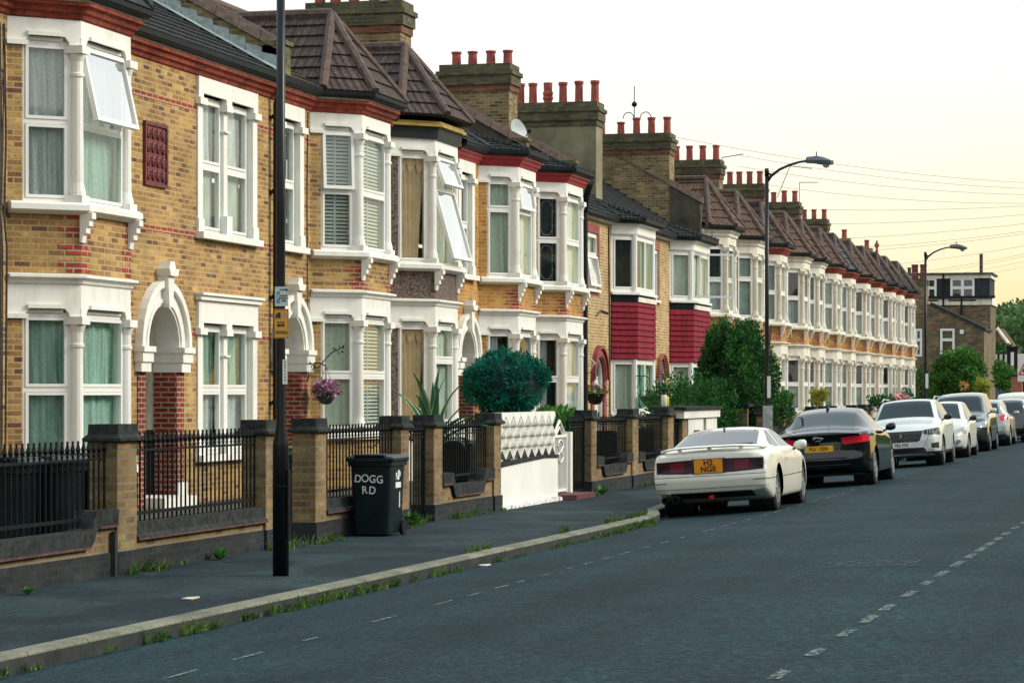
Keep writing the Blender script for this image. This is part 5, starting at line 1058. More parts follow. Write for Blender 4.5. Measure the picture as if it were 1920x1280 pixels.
def foliage(name, mat, root, blobs, n, size, rnd, aspect=.5, shell=.45, droop=0, outward=.5, local=False):
    mb = MB(); tot = sum(b[3] * b[4] * b[5] for b in blobs) ** 1.0; ws = [(b[3] * b[4] * b[5]) ** .67 for b in blobs]; tw = sum(ws)
    for b, w_ in zip(blobs, ws):
        for _ in range(int(n * w_ / tw)):
            v = Vector((rnd.gauss(0, 1), rnd.gauss(0, 1), rnd.gauss(0, 1))).normalized(); r_ = (1 - shell) + shell * rnd.random() ** .6
            if rnd.random() < .15: r_ *= 1.06
            c = Vector((b[0] + v.x * b[3] * r_, b[1] + v.y * b[4] * r_, b[2] + v.z * b[5] * r_))
            d = (v * outward + Vector((rnd.uniform(-1, 1), rnd.uniform(-1, 1), rnd.uniform(-1, 1) - droop)) * (1 - outward * .6)).normalized(); s_ = size * rnd.uniform(.6, 1.4)
            u = d.cross(Vector((rnd.uniform(-1, 1), rnd.uniform(-1, 1), rnd.uniform(-1, 1)))).normalized() * s_ * aspect * .5; m_ = c + d * s_ * .45
            mb.poly([c, m_ + u, c + d * s_, m_ - u])
    return mb.build(name, mat, root)
rn = random.Random(11)
def lump(cx, cy, cz, rx, ry, rz, n, k, rnd):      # uneven crown: core plus smaller clumps on its surface
    o = [(cx, cy, cz, rx * .82, ry * .82, rz * .82)]
    for _ in range(n):
        v = Vector((rnd.gauss(0, 1), rnd.gauss(0, 1), rnd.gauss(0, 1))).normalized(); q = rnd.uniform(.7, 1.2) * k
        o.append((cx + v.x * rx * .78, cy + v.y * ry * .78, cz + v.z * rz * .78, rx * q, ry * q, rz * q))
    return o
# round clipped conifer
sc_, dc_ = 40.2, D(950, 40.2); zc0 = HH(719, sc_, dc_); t = thing('clipped_conifer', 'round clipped blue-green conifer above the white screen-block wall', 'shrub', (sc_, dc_, .15))
foliage('crown', M['conifer'], t, lump(sc_, dc_, zc0, .72, .72, .56, 70, .2, rn), 20000, .07, rn, .30, .5, 0, .8); mb = MB(); mb.tube([(sc_, dc_, .1), (sc_ + .03, dc_, zc0)], [.07, .05], 8); mb.tube([(sc_, dc_, .7), (sc_ - .25, dc_ + .2, zc0 - .1)], .03, 6); mb.tube([(sc_, dc_, .8), (sc_ + .2, dc_ + .35, zc0 - .15)], .03, 6); mb.build('trunk', M['twig'], t)
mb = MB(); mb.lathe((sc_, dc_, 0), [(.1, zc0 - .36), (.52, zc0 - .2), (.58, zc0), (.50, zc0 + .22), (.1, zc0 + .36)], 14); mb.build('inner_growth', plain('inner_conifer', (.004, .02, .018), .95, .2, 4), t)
# big bush behind the white coupe
sb, db = 62.0, D(1388, 62.0); t = thing('large_bush', 'tall dark green bush beside the second street lamp', 'bush', (sb, db, .15)); bl = lump(sb, db + .06, 2.0, 1.8, .92, 1.58, 40, .27, rn) + [(sb - 1.0, db + .3, 1.0, 1.1, .9, 1.0), (sb + .6, db - .4, 1.1, 1.0, .8, 1.0)]
foliage('crown', M['leaf'], t, bl, 34000, .085, rn, .45, .45, 0, .5); foliage('young_shoots', M['leaf_b'], t, [(b[0], b[1], b[2], b[3] * 1.05, b[4] * 1.05, b[5] * 1.08) for b in bl[1:22]], 1500, .10, rn, .4, .2, -.8, .6)
mb = MB(); 
for k in range(7): a = k * .9; mb.tube([(sb + .1 * cos(a), db + .1 * sin(a), .1), (sb + .7 * cos(a), db + .5 * sin(a), 1.6), (sb + 1.1 * cos(a), db + .8 * sin(a), 3.0 + .15 * k % .5)], [.06, .04, .012], 6)
mb.build('trunk', M['twig'], t)
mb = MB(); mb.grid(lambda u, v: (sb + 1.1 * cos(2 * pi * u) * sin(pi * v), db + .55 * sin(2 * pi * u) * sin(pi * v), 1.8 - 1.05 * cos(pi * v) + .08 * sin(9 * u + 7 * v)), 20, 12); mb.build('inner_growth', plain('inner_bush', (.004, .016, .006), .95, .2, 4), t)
sh, dh_ = 56.5, D(1272, 56.5); t = thing('hedge', 'dark leafy hedge behind the white meter enclosure, left of the tall bush', 'hedge', (sh, dh_, .15)); foliage('foliage', M['leaf'], t, [(sh - 1.6 + .62 * k, dh_ - .05 * k + rn.uniform(-.15, .15), 1.0 + .12 * (k % 3),   .62, .55, .92 + .05 * (k % 4)) for k in range(9)], 15000, .095, rn, .4, .8, -.4, .5)
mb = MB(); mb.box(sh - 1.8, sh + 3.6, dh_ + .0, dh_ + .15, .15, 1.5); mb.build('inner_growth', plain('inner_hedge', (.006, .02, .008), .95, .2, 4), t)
# low shrubs right of the conifer
sx_, dx_ = 43.2, D(1045, 43.2); t = thing('low_shrub', 'bright green low shrub just right of the round conifer', 'shrub', (sx_, dx_, .15)); foliage('foliage', M['leaf_b'], t, [(sx_, dx_, 1.25, .5, .45, .28), (sx_ + .5, dx_ - .2, 1.2, .3, .3, .25), (sx_ - .5, dx_, 1.22, .4, .4, .28)], 1800, .11, rn, .5, .8, -.6)
mb = MB()
for k in range(5): mb.tube([(sx_, dx_, .1), (sx_ + .25 * cos(k * 1.3), dx_ + .25 * sin(k * 1.3), 1.2)], .014, 5)
mb.build('stems', M['twig'], t)
# variegated agave
sa, da = 35.6, D(812, 35.6); t = thing('agave', 'spiky variegated agave with curling cream-edged leaves behind the pillars', 'agave', (sa, da, .15)); mg = leafmat('agave_green', (.02, .10, .06), (.05, .17, .09)); me_ = plain('agave_cream_margin', (.50, .52, .20), .6, .15, 6)
mb = MB(); mb2 = MB()
for k in range(24):
    a = k * 2.4 + .3; up = .25 + (k % 6) * .17; ln = rn.uniform(.8, 1.15); pts = []; ctr = Vector((sa, da, 1.05))
    for j in range(8): f = j / 7; e = up * 1.4 - f * f * (1.6 - up); pts.append(ctr); ctr = ctr + Vector((cos(a) * cos(e), sin(a) * cos(e), sin(e))) * ln / 7
    sd = Vector((-sin(a), cos(a), 0))
    for j in range(7):
        w0, w1 = .088 * (1 - (j / 7) ** 1.6) + .004, .088 * (1 - ((j + 1) / 7) ** 1.6) + .004; p, q = pts[j], pts[j + 1]; dn = Vector((0, 0, -.025))
        for sg in (-1, 1):
            mb.poly([p + dn, q + dn, q + sd * sg * w1 * .72, p + sd * sg * w0 * .72]); mb2.poly([p + sd * sg * w0 * .72, q + sd * sg * w1 * .72, q + sd * sg * w1, p + sd * sg * w0])
o = mb.build('leaves', mg, t); mb2.build('leaf_margins', me_, o); mb = MB(); mb.lathe((sa, da, 0), [(.20, .15), (.26, .6), (.28, .62), (.24, .66)], 14); mb.lathe((sa, da, 0), [(.07, .6), (.06, 1.0)], 8); mb.build('pot', M['pot'], t)
# white garden ornaments behind the agave
sq, dq = 37.2, D(862, 37.2); t = thing('white_trellis', 'white folded plastic garden trellis behind the railing by the agave', 'trellis', (sq, dq, .15)); mb = MB()
for k in range(5): x = sq - .9 + .45 * k; mb.hexa([(x, dq, .3), (x + .42, dq, .3), (x + .42, dq + .04, .3), (x, dq + .04, .3), (x + .1, dq, 1.25 + .1 * (k % 2)), (x + .25, dq, 1.42 - .08 * (k % 2)), (x + .25, dq + .04, 1.42 - .08 * (k % 2)), (x + .1, dq + .04, 1.25 + .1 * (k % 2))])
mb.build('panels', M['white'], t)
# hanging baskets
def basket(label, x, y, z, r_, flowers, potc, group='hanging flower baskets', wallp=None):
    t = thing('hanging_basket', label, 'hanging basket', (x, y, z), group); mb = MB(); mb.lathe((x, y, z), [(.03, -.17 * r_ / .2), (r_ * .5, -.15 * r_ / .2), (r_ * .8, -.06), (r_, .03), (r_ * 1.03, .045), (r_ * .92, .04)], 16); mb.build('pot', plain('basket_pot', potc, .6, .2, 6), t, smooth=True)
    hk = Vector((x, y, z + .5)); mb = MB()
    for k in range(4): a = k * pi / 2 + .4; mb.tube([(x + r_ * cos(a), y + r_ * sin(a), z + .04), tuple(hk)], .004, 4)
    mb.build('chains', M['iron'], t)
    mb = MB(); mb.tube([tuple(hk), (x, y + .1, z + .55), (x, wallp or DW, z + .55)], .012, 5); mb.tube([(x, (wallp or DW) - .01, z + .25), (x, y + .18, z + .54)], .008, 5); mb.build('wall_bracket', M['iron'], t)
    if flowers:
        foliage('leaves', M['leaf_b'] if flowers != 'thin' else M['leaf'], t, [(x, y, z + .08, r_ * 1.2, r_ * 1.2, .12)], 260 if flowers != 'thin' else 60, .07, rn, .5, .8, -.5)
        if flowers != 'thin': foliage('flowers', plain('petals_' + flowers[0], flowers[1], .6, .3, 30), t, [(x, y, z + .11, r_ * 1.35, r_ * 1.25, .13)], flowers[2], .07, rn, .9, .4, 0)
yb = D(611, 42.5); t = basket('hanging basket of pink and purple flowers beside the second brick arch', 42.5, yb, HH(742, 42.5, yb), .17, ('pink', (.60, .28, .44), 420), (.03, .035, .04))
y_ = D(1116, 63.6); basket('dark hanging basket of green leaves and small red flowers by the white arched door', 63.6, y_, HH(741, 63.6, y_), .27, ('red', (.35, .06, .06), 60), (.02, .022, .025))
y_ = D(1170, 67.2); basket('grey nearly empty hanging basket under the crimson tiled bay', 67.2, 13.5, HH(745, 67.2, 13.5), .27, 'thin', (.09, .09, .08), wallp=13.84)
xb = S(1101, 14.2); t = thing('wall_bracket', 'white ornate metal bracket on the wall left of the arched white door', 'bracket', (xb, 14.2, 2.4)); mb = MB(); mb.tube([(xb, 14.38, 2.85), (xb, 14.0, 2.5)], .016, 5); mb.tube([(xb, 14.0, 2.48), (xb, 14.38, 2.48)], .016, 5); mb.tube([(xb, 14.38, 2.2), (xb, 14.15, 2.28), (xb, 14.03, 2.48)], .012, 5); mb.tube([(xb, 14.38, 2.85), (xb, 14.38, 2.15)], .014, 5); mb.build('scroll', M['white'], t)
mb = MB(); mb.tube([(42.3, DW - .05, 2.35), (42.2, DW - .3, 2.2), (42.3, DW - .5, 2.45), (42.45, DW - .65, 2.55)], .012, 5); sp = thing('climbing_sprig', 'thin dark creeper sprig above the pink flower basket', 'plant', (42.3, DW - .2, 2.3)); mb.build('stem', M['twig'], sp)
foliage('leaves', M['leaf'], sp, [(42.22, DW - .28, 2.2, .10, .08, .09), (42.42, DW - .6, 2.50, .12, .1, .05)], 22, .075, rn, .6, .8)
# far garden plants
def shrub(label, x, y, z0, rx, rz, mat, n, size, name='garden_shrub'):
    t = thing(name, label, 'shrub', (x, y, .15)); foliage('foliage', M[mat], t, lump(x, y, z0, rx, rx * .7, rz, 8, .4, rn), n, size, rn, .5, .8, -.3); mb = MB()
    for k in range(3): mb.tube([(x, y, .1), (x + rx * .4 * cos(k * 2.1), y + rx * .3 * sin(k * 2.1), z0)], .02, 5)
    mb.build('stems', M['twig'], t)
def at(x, y, s): d = D(x, s); return s, d, HH(y, s, d)
for lab, x, y, s, rx, rz, m_, n in (('bright green potted-looking shrub over the wall right of the second lamp post', 1478, 748, 78, .28, .22, 'leaf_b', 300), ('yellow-green shrub over the wall behind the black saloon', 1537, 745, 84, .42, .26, 'leaf_y', 420), ('dark straggly shrub over the wall behind the white family car', 1655, 754, 100, .8, .30, 'leaf', 500), ('dark shrub at the far end of the terrace behind the pink flowers', 1696, 746, 112, .55, .35, 'conifer', 350), ('green tuft beside the second lamp post at bonnet height', 1460, 780, 68, .35, .5, 'leaf', 500)):
    s, d, z = at(x, y, s); shrub(lab, s, d, z, rx, rz, m_, n, .13)
s, d, z = at(1688, 748, 104); t = thing('flower_bush', 'pink and white flowering bush behind the white family car', 'shrub', (s, d, .15)); foliage('flowers', plain('pink_petals', (.6, .16, .2), .6, .5, 3, c2=(.6, .5, .42)), t, [(s, d, z, .38, .4, .22)], 160, .11, rn, .9, .8); foliage('leaves', M['leaf'], t, [(s, d, z - .3, .4, .4, .3)], 200, .13, rn, .5, .8)
# ================================================================== weeds along the wall foot and the kerb
def tuft(mb, x, y, z, h, n, sp):
    for _ in range(n):
        a = rn.uniform(0, 2 * pi); r_ = sp * rn.random(); p = Vector((x + r_ * cos(a) * 1.6, y + r_ * sin(a) * .6, z)); d = Vector((rn.uniform(-.6, .6), rn.uniform(-.6, .4), 1)).normalized() * h * rn.uniform(.4, 1.2); u = Vector((rn.uniform(-1, 1), rn.uniform(-1, 1), 0)).normalized() * .008
        mb.poly([p - u, p + u, p + d * .55 + u * .8 + Vector((0, 0, 0)), p + d + Vector((d.x, d.y, -h * .1)) * .4, p + d * .55 - u * .8])
mb = MB()
for s, n, h, y in ((17.2, 60, .12, 0), (22.7, 260, .16, 0), (23.2, 120, .12, 0), (24.3, 60, .08, 0), (25.0, 40, .06, 0), (27.0, 300, .16, -.1), (27.6, 200, .12, -.1), (28.2, 120, .10, 0), (28.7, 80, .10, 0), (30.9, 160, .12, -.1), (32.0, 200, .14, 0), (33.6, 180, .12, 0), (34.2, 200, .10, 0), (35.2, 120, .09, 0), (35.8, 80, .08, 0), (41.5, 200, .14, -.1), (42.6, 60, .1, 0), (46.0, 200, .13, -.1), (46.9, 300, .16, -.1), (47.8, 150, .12, 0), (52, 200, .14, 0), (56, 300, .14, 0)):
    for _ in range(max(1, n // 34)): tuft(mb, s + rn.gauss(0, .3), 9.34 + y + rn.uniform(-.12, .06), .15, h * rn.uniform(.4, 1.1), 12, .07)
g = mb.build('wall_foot_weeds', M['grass']); g['kind'] = 'stuff'; g['label'] = 'straggling grass and weeds growing along the foot of the garden walls'; g['category'] = 'weeds'
mb = MB(); s_ = 14.2
clumps = [(15.6, 1.0), (16.9, .5), (17.8, 2.0), (18.3, 2.3), (18.7, 1.6), (19.6, 1.2), (20.4, 2.4), (20.9, 2.6), (21.5, 2.0), (22.1, 1.8), (22.7, 2.2), (23.4, 1.5), (24.6, 1.8), (25.0, .9), (26.8, .8), (27.4, 1.2), (29.5, .7), (30.2, 1.4), (31.4, 1.0), (32.0, 2.2), (32.6, 2.6), (33.2, 3.0), (33.8, 3.0), (34.4, 2.6)]
for s, k in clumps:
    for _ in range(int(3.6 * k)):
        ss = s + rn.gauss(0, .24); tuft(mb, ss, kerb_d(ss) - .03 + rn.uniform(-.05, .03), crown(7.0), .05 + .035 * k * rn.random(), 13, .06)
for s in (26.8, 30.4, 33.0, 34.0, 34.5): 
    for _ in range(5): tuft(mb, s + rn.gauss(0, .3), kerb_d(s) + .18, .15, .09, 16, .06)
for s in (44, 47, 50, 54, 58): 
    for _ in range(22): tuft(mb, s + rn.gauss(0, .8), 7.62 + rn.uniform(-.05, .1), .15, .13, 16, .06)
g = mb.build('kerb_weeds', M['grass']); g['kind'] = 'stuff'; g['label'] = 'green weeds sprouting from the gutter along the kerb'; g['category'] = 'weeds'
def weed(label, x, y, z, n, ln, mat='leaf_b'):
    t = thing('broadleaf_weed', label, 'weed', (x, y, z)); mb = MB()
    for k in range(n):
        a = k * 2.4; e = rn.uniform(.5, 1.3); d = Vector((cos(a) * cos(e), sin(a) * cos(e) * .8, sin(e))); u = d.cross(Vector((0, 0, 1))).normalized() * ln * .22; l_ = ln * rn.uniform(.7, 1.1); p = Vector((x, y, z))
        mb.poly([p, p + d * l_ * .5 + u, p + d * l_ + Vector((0, 0, -.02)), p + d * l_ * .5 - u])
    mb.build('leaves', M[mat], t); mb = MB(); mb.tube([(x, y, z - .02), (x, y, z + .05)], .01, 5); mb.build('stem', M['twig'], t)
weed('broad-leaved weed at the foot of the straight low wall left of the lamp post', 24.75, 9.28, .15, 16, .17); weed('rounded-leaf weed at the pillar foot just right of the graffitied bin', 31.2, 9.2, .15, 26, .24); weed('small weed against the wall foot right of the red step', 42.2, 9.25, .15, 14, .22); weed('tiny weed at the wall foot near the left photo edge', 20.1, 9.2, .15, 12, .12)
# litter
for (x, y), l, c in (((20.0, 7.75), 'pale flat piece of card litter lying on the pavement', (.6, .52, .38)), ((26.05, 6.93), 'small white crumpled litter at the kerb', (.6, .6, .58))):
    t = MB(); z = .154 if y > 7.2 else crown(y) + .004; t.hexa([(x - .10, y - .05, z), (x + .10, y - .04, z), (x + .09, y + .05, z), (x - .09, y + .04, z), (x - .10, y - .05, z + .006), (x + .10, y - .04, z + .012), (x + .09, y + .05, z + .006), (x - .09, y + .04, z + .01)]); tag(t.build('litter', plain('litter_paper', c, .8, .1, 5)), l, 'litter')
# ================================================================== cars
def carpaint(name, c, rough=.35, coat=.6, metal=0, spec=.5):
    m, nt, b = newmat(name); g = N(nt, 'ShaderNodeNewGeometry'); n = noise(nt, g.outputs['Position'], 7, 4); r = ramp(nt, [(.3, tuple(x * .93 for x in c)), (.7, c)]); L(nt, n.outputs[0], r.inputs[0]); L(nt, r.outputs[0], b.inputs['Base Color'])
    b.inputs['Roughness'].default_value = rough; b.inputs['Coat Weight'].default_value = coat; b.inputs['Coat Roughness'].default_value = .06; b.inputs['Metallic'].default_value = metal; return m
def gloss(name, c, rough=.05, spec=.7, emis=None):
    m, nt, b = newmat(name); b.inputs['Base Color'].default_value = (*c, 1); b.inputs['Roughness'].default_value = rough; b.inputs['Specular IOR Level'].default_value = spec; return m
M['cglass'] = gloss('car_glass', (.010, .022, .026), .04, .6); M['cdark'] = gloss('windscreen_glass', (.006, .018, .022), .12, .25); M['tyre'] = plain('tyre_rubber', (.010, .012, .013), .8, .2, 9); M['alloy'] = plain('alloy_wheel', (.50, .52, .50), .3, .1, 5, metal=.6); M['trim'] = plain('black_car_trim', (.012, .014, .015), .55, .2, 6)
M['redlamp'] = gloss('red_tail_lamp', (.62, .01, .03), .12); M['smoke'] = gloss('smoked_tail_lamp', (.030, .004, .012), .3, .2); M['clearlamp'] = gloss('headlamp', (.35, .38, .38), .1); M['deepred'] = gloss('deep_red_lens', (.12, .005, .015), .3, .2); M['yplate'] = gloss('yellow_plate', (.80, .40, .015), .35, .4); M['oplate'] = gloss('amber_plate', (.78, .27, .01), .35, .4); M['wplate'] = gloss('white_plate', (.72, .72, .68), .35, .4); M['chrome'] = plain('chrome', (.6, .6, .6), .15, .05, 3, metal=1.0); M['seam'] = gloss('panel_gap', (.03, .03, .028), .8, .2)
def lin(pts, x):
    if x <= pts[0][0]: return pts[0][1]
    for (a, b), (c, d) in zip(pts, pts[1:]):
        if x <= c: return b + (d - b) * (x - a) / (c - a)
    return pts[-1][1]
def sm(pts, x, k=.07): return sum(lin(pts, x + k * q) * w_ for q, w_ in ((-1, .15), (-.5, .2), (0, .3), (.5, .2), (1, .15)))
def chaikin(p, it=2):
    for _ in range(it):
        o = [p[0]]
        for a, b in zip(p, p[1:]): o += [tuple(a[i] * .75 + b[i] * .25 for i in (0, 1)), tuple(a[i] * .25 + b[i] * .75 for i in (0, 1))]
        o.append(p[-1]); p = o
    return p
def inpoly(x, y, P):
    c = False
    for i in range(len(P)):
        (a, b), (d, e) = P[i], P[i - 1]
        if (b > y) != (e > y) and x < (d - a) * (y - b) / (e - b) + a: c = not c
    return c
def car(label, kind, loc, rot, paint, C, group=None):
    root = thing('parked_car', label, kind, loc, 'cars parked along the kerb', rot); Lc = C['L']; bm = bmesh.new()
    xs = sorted(set([0, .02, .05, .1, .16, .24, Lc, Lc - .02, Lc - .05, Lc - .1, Lc - .16, Lc - .24] + [.32 + (Lc - .64) * k / 46 for k in range(47)])); rows = []
    def sect(x):
        top, belt, bot, hw, ht = [sm(C[k], x) for k in ('top', 'belt', 'bot', 'hw', 'ht')]; z7 = max(belt + .012, top - .045); ht = min(ht, hw * .97)
        P = [(.0, bot), (hw * .86, bot), (hw * .965, bot + .03), (hw * .99, bot + .14), (hw, bot + (belt - bot) * .5), (hw * .995, belt - .10), (hw * .965, belt - .015)]
        if z7 - belt > .08: P += [(hw * .93, belt + .02), (ht + (hw * .93 - ht) * .45, belt + (z7 - belt) * .55), (ht + .01, z7 - .02), (ht * .93, z7 + .01), (ht * .5, top - .006), (.0, top)]
        else: P += [(hw * .93, belt + .004), (ht + (hw * .93 - ht) * .5, (belt + z7) / 2 + .004), (ht, z7), (ht * .8, z7 + .012), (ht * .4, top - .004), (.0, top)]
        return chaikin(P)
    rx, fx = C['rear'], C['front']
    def vx(x, y, z):
        hwm = sm(C['hw'], min(max(x, .6), Lc - .6))
        wr = max(0, 1 - x / .5) ** 1.5; wf = max(0, 1 - (Lc - x) / .5) ** 1.5
        return x + wr * (lin(rx, z) + C.get('bowr', .10) * abs(y / hwm) ** 2.5) - wf * (lin(fx, z) + C.get('bowf', .14) * abs(y / hwm) ** 2.5)
    for x in xs:
        s = sect(x); full = [(y, z) for y, z in s] + [(-y, z) for y, z in reversed(s[1:-1])]
        rows.append([bm.verts.new((vx(x, y, z), y, z)) for y, z in full])
    n = len(rows[0])
    for a, b in zip(rows, rows[1:]):
        for j in range(n): k = (j + 1) % n; bm.faces.new((a[j], b[j], b[k], a[k]))
    m = len(sect(0))
    for row, x, fl in ((rows[0], xs[0], 1), (rows[-1], xs[-1], 0)):      # end caps as a grid from left to right
        cols = 9; prev = [row[0]] * (cols + 1)
        for i in range(1, m):
            r_ = row[i]; l_ = row[n - i] if i < m - 1 else row[i]
            if i == m - 1: cur = [r_] * (cols + 1)
            else:
                cur = [r_]
                for c in range(1, cols): f = 1 - 2 * c / cols; y = r_.co.y * f; cur.append(bm.verts.new((vx(x, y, r_.co.z), y, r_.co.z)))
                cur.append(l_)
            for c in range(cols):
                q = [prev[c], prev[c + 1], cur[c + 1], cur[c]]; u = []
                for v in q:
                    if v not in u: u.append(v)
                if len(u) > 2:
                    try: bm.faces.new(u if fl else u[::-1])
                    except ValueError: pass
            prev = cur
    bmesh.ops.recalc_face_normals(bm, faces=bm.faces); bm.normal_update()
    tagl = bm.faces.layers.int.new('part'); parts = ['body']; pm = [paint]
    def cut(P, axis, pred, name, mat):
        ai = {'x': (1, 2), 'y': (0, 2), 'z': (0, 1)}[axis]; lo = [min(p[i] for p in P) - .12 for i in (0, 1)]; hi = [max(p[i] for p in P) + .12 for i in (0, 1)]
        def near_(f):
            if not pred(f): return False
            c = [[v.co[ai[k]] for v in f.verts] for k in (0, 1)]
            return all(max(c[k]) > lo[k] and min(c[k]) < hi[k] for k in (0, 1))
        for i in range(len(P)):
            a, b = P[i - 1], P[i]; d = Vector((b[0] - a[0], b[1] - a[1])); nn = Vector((-d.y, d.x)).normalized()
            no = [0, 0, 0]; no[ai[0]] = nn.x; no[ai[1]] = nn.y; co = [0, 0, 0]; co[ai[0]] = a[0]; co[ai[1]] = a[1]
            fs = [f for f in bm.faces if near_(f)]; g = set(fs)
            for f in fs: g.update(f.edges); g.update(f.verts)
            bmesh.ops.bisect_plane(bm, geom=list(g), dist=.0008, plane_co=co, plane_no=no)
        bm.normal_update()
        if name is None: k = -1
        else: parts.append(name); pm.append(mat); k = len(parts) - 1
        for f in bm.faces:
            if pred(f):
                c = f.calc_center_median()
                if inpoly(c[ai[0]], c[ai[1]], P): f[tagl] = k
        return k
    left = lambda f: f.normal.y > .25; right = lambda f: f.normal.y < -.25
    belt_ok = lambda sg: (lambda f: f.normal.y * sg > .2 and f.calc_center_median().y * sg > .25)
    for P, nm, mt in C.get('side', []):
        for sg in (1, -1): cut(P, 'y', belt_ok(sg), nm, mt)
    for P, nm, mt in C.get('topcut', []): cut(P, 'z', lambda f: f.normal.z > .12 and f.calc_center_median().z > C.get('topz', .8), nm, mt)
    for P, nm, mt in C.get('rearcut', []): cut(P, 'x', lambda f: f.normal.x < -.25 and f.calc_center_median().x < .75, nm, mt)
    for P, nm, mt in C.get('frontcut', []): cut(P, 'x', lambda f: f.normal.x > .22 and f.calc_center_median().x > Lc - 1.0, nm, mt)
    wr = C['wr']; wells = []
    for wx in C['wx']:
        arch = [(wx + (wr + .045) * cos(2 * pi * k / 22), wr + (wr + .045) * sin(2 * pi * k / 22)) for k in range(22)]
        cut(arch, 'y', lambda f: abs(f.calc_center_median().y) > C['tw'] - .16 and f.calc_center_median().z < wr * 2.3, None, None)
    # seams
    by = {}
    for f in bm.faces:
        if f[tagl] >= 0: by.setdefault(f[tagl], []).append(f)
    body = None
    for k, nm in enumerate(parts):
        fs = by.get(k, [])
        if not fs: continue
        idx = {}; mb = MB()
        for f in fs:
            q = []
            for v in f.verts:
                if v not in idx: idx[v] = len(mb.v); mb.v.append(tuple(v.co))
                q.append(idx[v])
            mb.f.append(tuple(q)); mb.mi.append(0)
        o = mb.build(nm, pm[k], root, smooth=True, local=True)
        if k == 0: body = o
    bm.free()
    hwm = max(p[1] for p in C['hw'])
    for wx in C['wx']:
        for sg in (1, -1):
            mb = MB(); mb.lathe((wx, sg * (C['tw'] - .20), wr), [(wr + .055, -.17), (wr + .055, .19)], 24, M=Matrix.Rotation(pi / 2, 3, 'X'), caps=False); mb.lathe((wx, sg * (C['tw'] - .30), wr), [(wr + .05, -.03), (wr + .05, .03)], 24, M=Matrix.Rotation(pi / 2, 3, 'X')); mb.build('wheel_arch', M['trim'], root, local=True)
            mb = MB(); T = Matrix.Rotation(pi / 2, 3, 'X'); w2 = .105; mb.lathe((wx, sg * (C['tw'] - w2), wr), [(wr * .66, -w2 * .9), (wr * .9, -w2), (wr * .985, -w2 * .8), (wr, -w2 * .5), (wr, w2 * .5), (wr * .985, w2 * .8), (wr * .9, w2), (wr * .66, w2 * .9)], 28, M=T); wh = mb.build('wheel', M['tyre'], root, smooth=False, local=True)
            mb = MB(); y0 = sg * (C['tw'] + .002); rr_ = wr * .68
            mb.lathe((wx, sg * (C['tw'] - .02), wr), [(rr_, -.03), (rr_ * 1.0, .02), (rr_ * .93, .024), (rr_ * .9, -.02)], 28, M=T, caps=False); mb.lathe((wx, sg * (C['tw'] - .015), wr), [(rr_ * .26, -.02), (rr_ * .22, .02)], 12, M=T)
            ns = C.get('spokes', 5)
            for k in range(ns):
                a = 2 * pi * k / ns + .3; d = Vector((cos(a), 0, sin(a))); u = Vector((-sin(a), 0, cos(a))); c = Vector((wx, sg * (C['tw'] - .015), wr)); o_ = Vector((0, sg * .012, 0)); w0, w1 = rr_ * (1.5 / ns) * .5, rr_ * (1.5 / ns) * .36
                mb.hexa([c + d * rr_ * .2 - u * w0 - o_, c + d * rr_ * .95 - u * w1 - o_, c + d * rr_ * .95 + u * w1 - o_, c + d * rr_ * .2 + u * w0 - o_, c + d * rr_ * .2 - u * w0 + o_, c + d * rr_ * .95 - u * w1 + o_, c + d * rr_ * .95 + u * w1 + o_, c + d * rr_ * .2 + u * w0 + o_])
            mb.build('rim', C.get('rimmat', M['alloy']), wh, local=True)
            mb = MB(); mb.lathe((wx, sg * (C['tw'] - .06), wr), [(rr_, -.02), (rr_, .0)], 24, M=T); mb.build('brake_disc', M['trim'], wh, local=True)
    mb = MB(); zb = min(p[1] for p in C['bot']); mb.box(C['wx'][0] - .5, C['wx'][1] + .5, -hwm * .8, hwm * .8, zb + .02, zb + .12); mb.build('underbody', M['trim'], root, local=True)
    for sg in (1, -1):     # door mirrors
        mx_, mz = C['mirror']; hb = sm(C['hw'], mx_) * .93; mb = MB(); rg = []
        for f, s_ in ((0, .25), (.15, .75), (.5, 1), (.85, .9), (1, .5)):
            rg.append([(mx_ + .09 * s_ * cos(2 * pi * k / 10) * .8, sg * (hb + .03 + .19 * f), mz + .075 * s_ * sin(2 * pi * k / 10) + .02 * f) for k in range(10)])
        mb.ring(rg); mo = mb.build('door_mirror', C.get('mirrormat', paint), root, smooth=True, local=True); mb = MB(); mb.hexa([(mx_ + .02, sg * (hb - .04), mz - .09), (mx_ + .06, sg * (hb - .04), mz - .09), (mx_ + .06, sg * (hb + .10), mz - .03), (mx_ + .02, sg * (hb + .10), mz - .03), (mx_ + .02, sg * (hb - .04), mz - .05), (mx_ + .06, sg * (hb - .04), mz - .05), (mx_ + .06, sg * (hb + .1), mz - .0), (mx_ + .02, sg * (hb + .1), mz - .0)]); mb.build('mirror_stalk', M['trim'], mo, local=True)
    for sg in (1, -1):
        for hx, hz in C.get('handles', []): hb = sm(C['hw'], hx) ; mb = MB(); mb.box(hx - .09, hx + .09, sg * (hb - .005) - .014, sg * (hb - .005) + .014, hz - .014, hz + .014); mb.build('door_handle', C.get('handlemat', paint), root, local=True)
    return root
def plate(root, x, z, w_, h, mat, txt, size, back, tilt=0, sx=.86):
    mb = MB(); s_ = -1 if back else 1; mb.box(min(x, x + s_ * .012), max(x, x + s_ * .012), -w_ / 2, w_ / 2, z - h / 2, z + h / 2); p = mb.build('number_plate', mat, root, local=True)
    text(txt, size, M['blk'], p, (x + s_ * .0135, 0, z), (pi / 2, 0, -pi / 2 if back else pi / 2), .0008, name='plate_lettering', bold=.0035, sx=sx)
    return p
ROLL = .066
def zroad(d): return crown(d) - .003
def place(s, w_, dr=5.8): return (s, dr + w_ / 2, zroad(dr + w_ / 2 + .0))
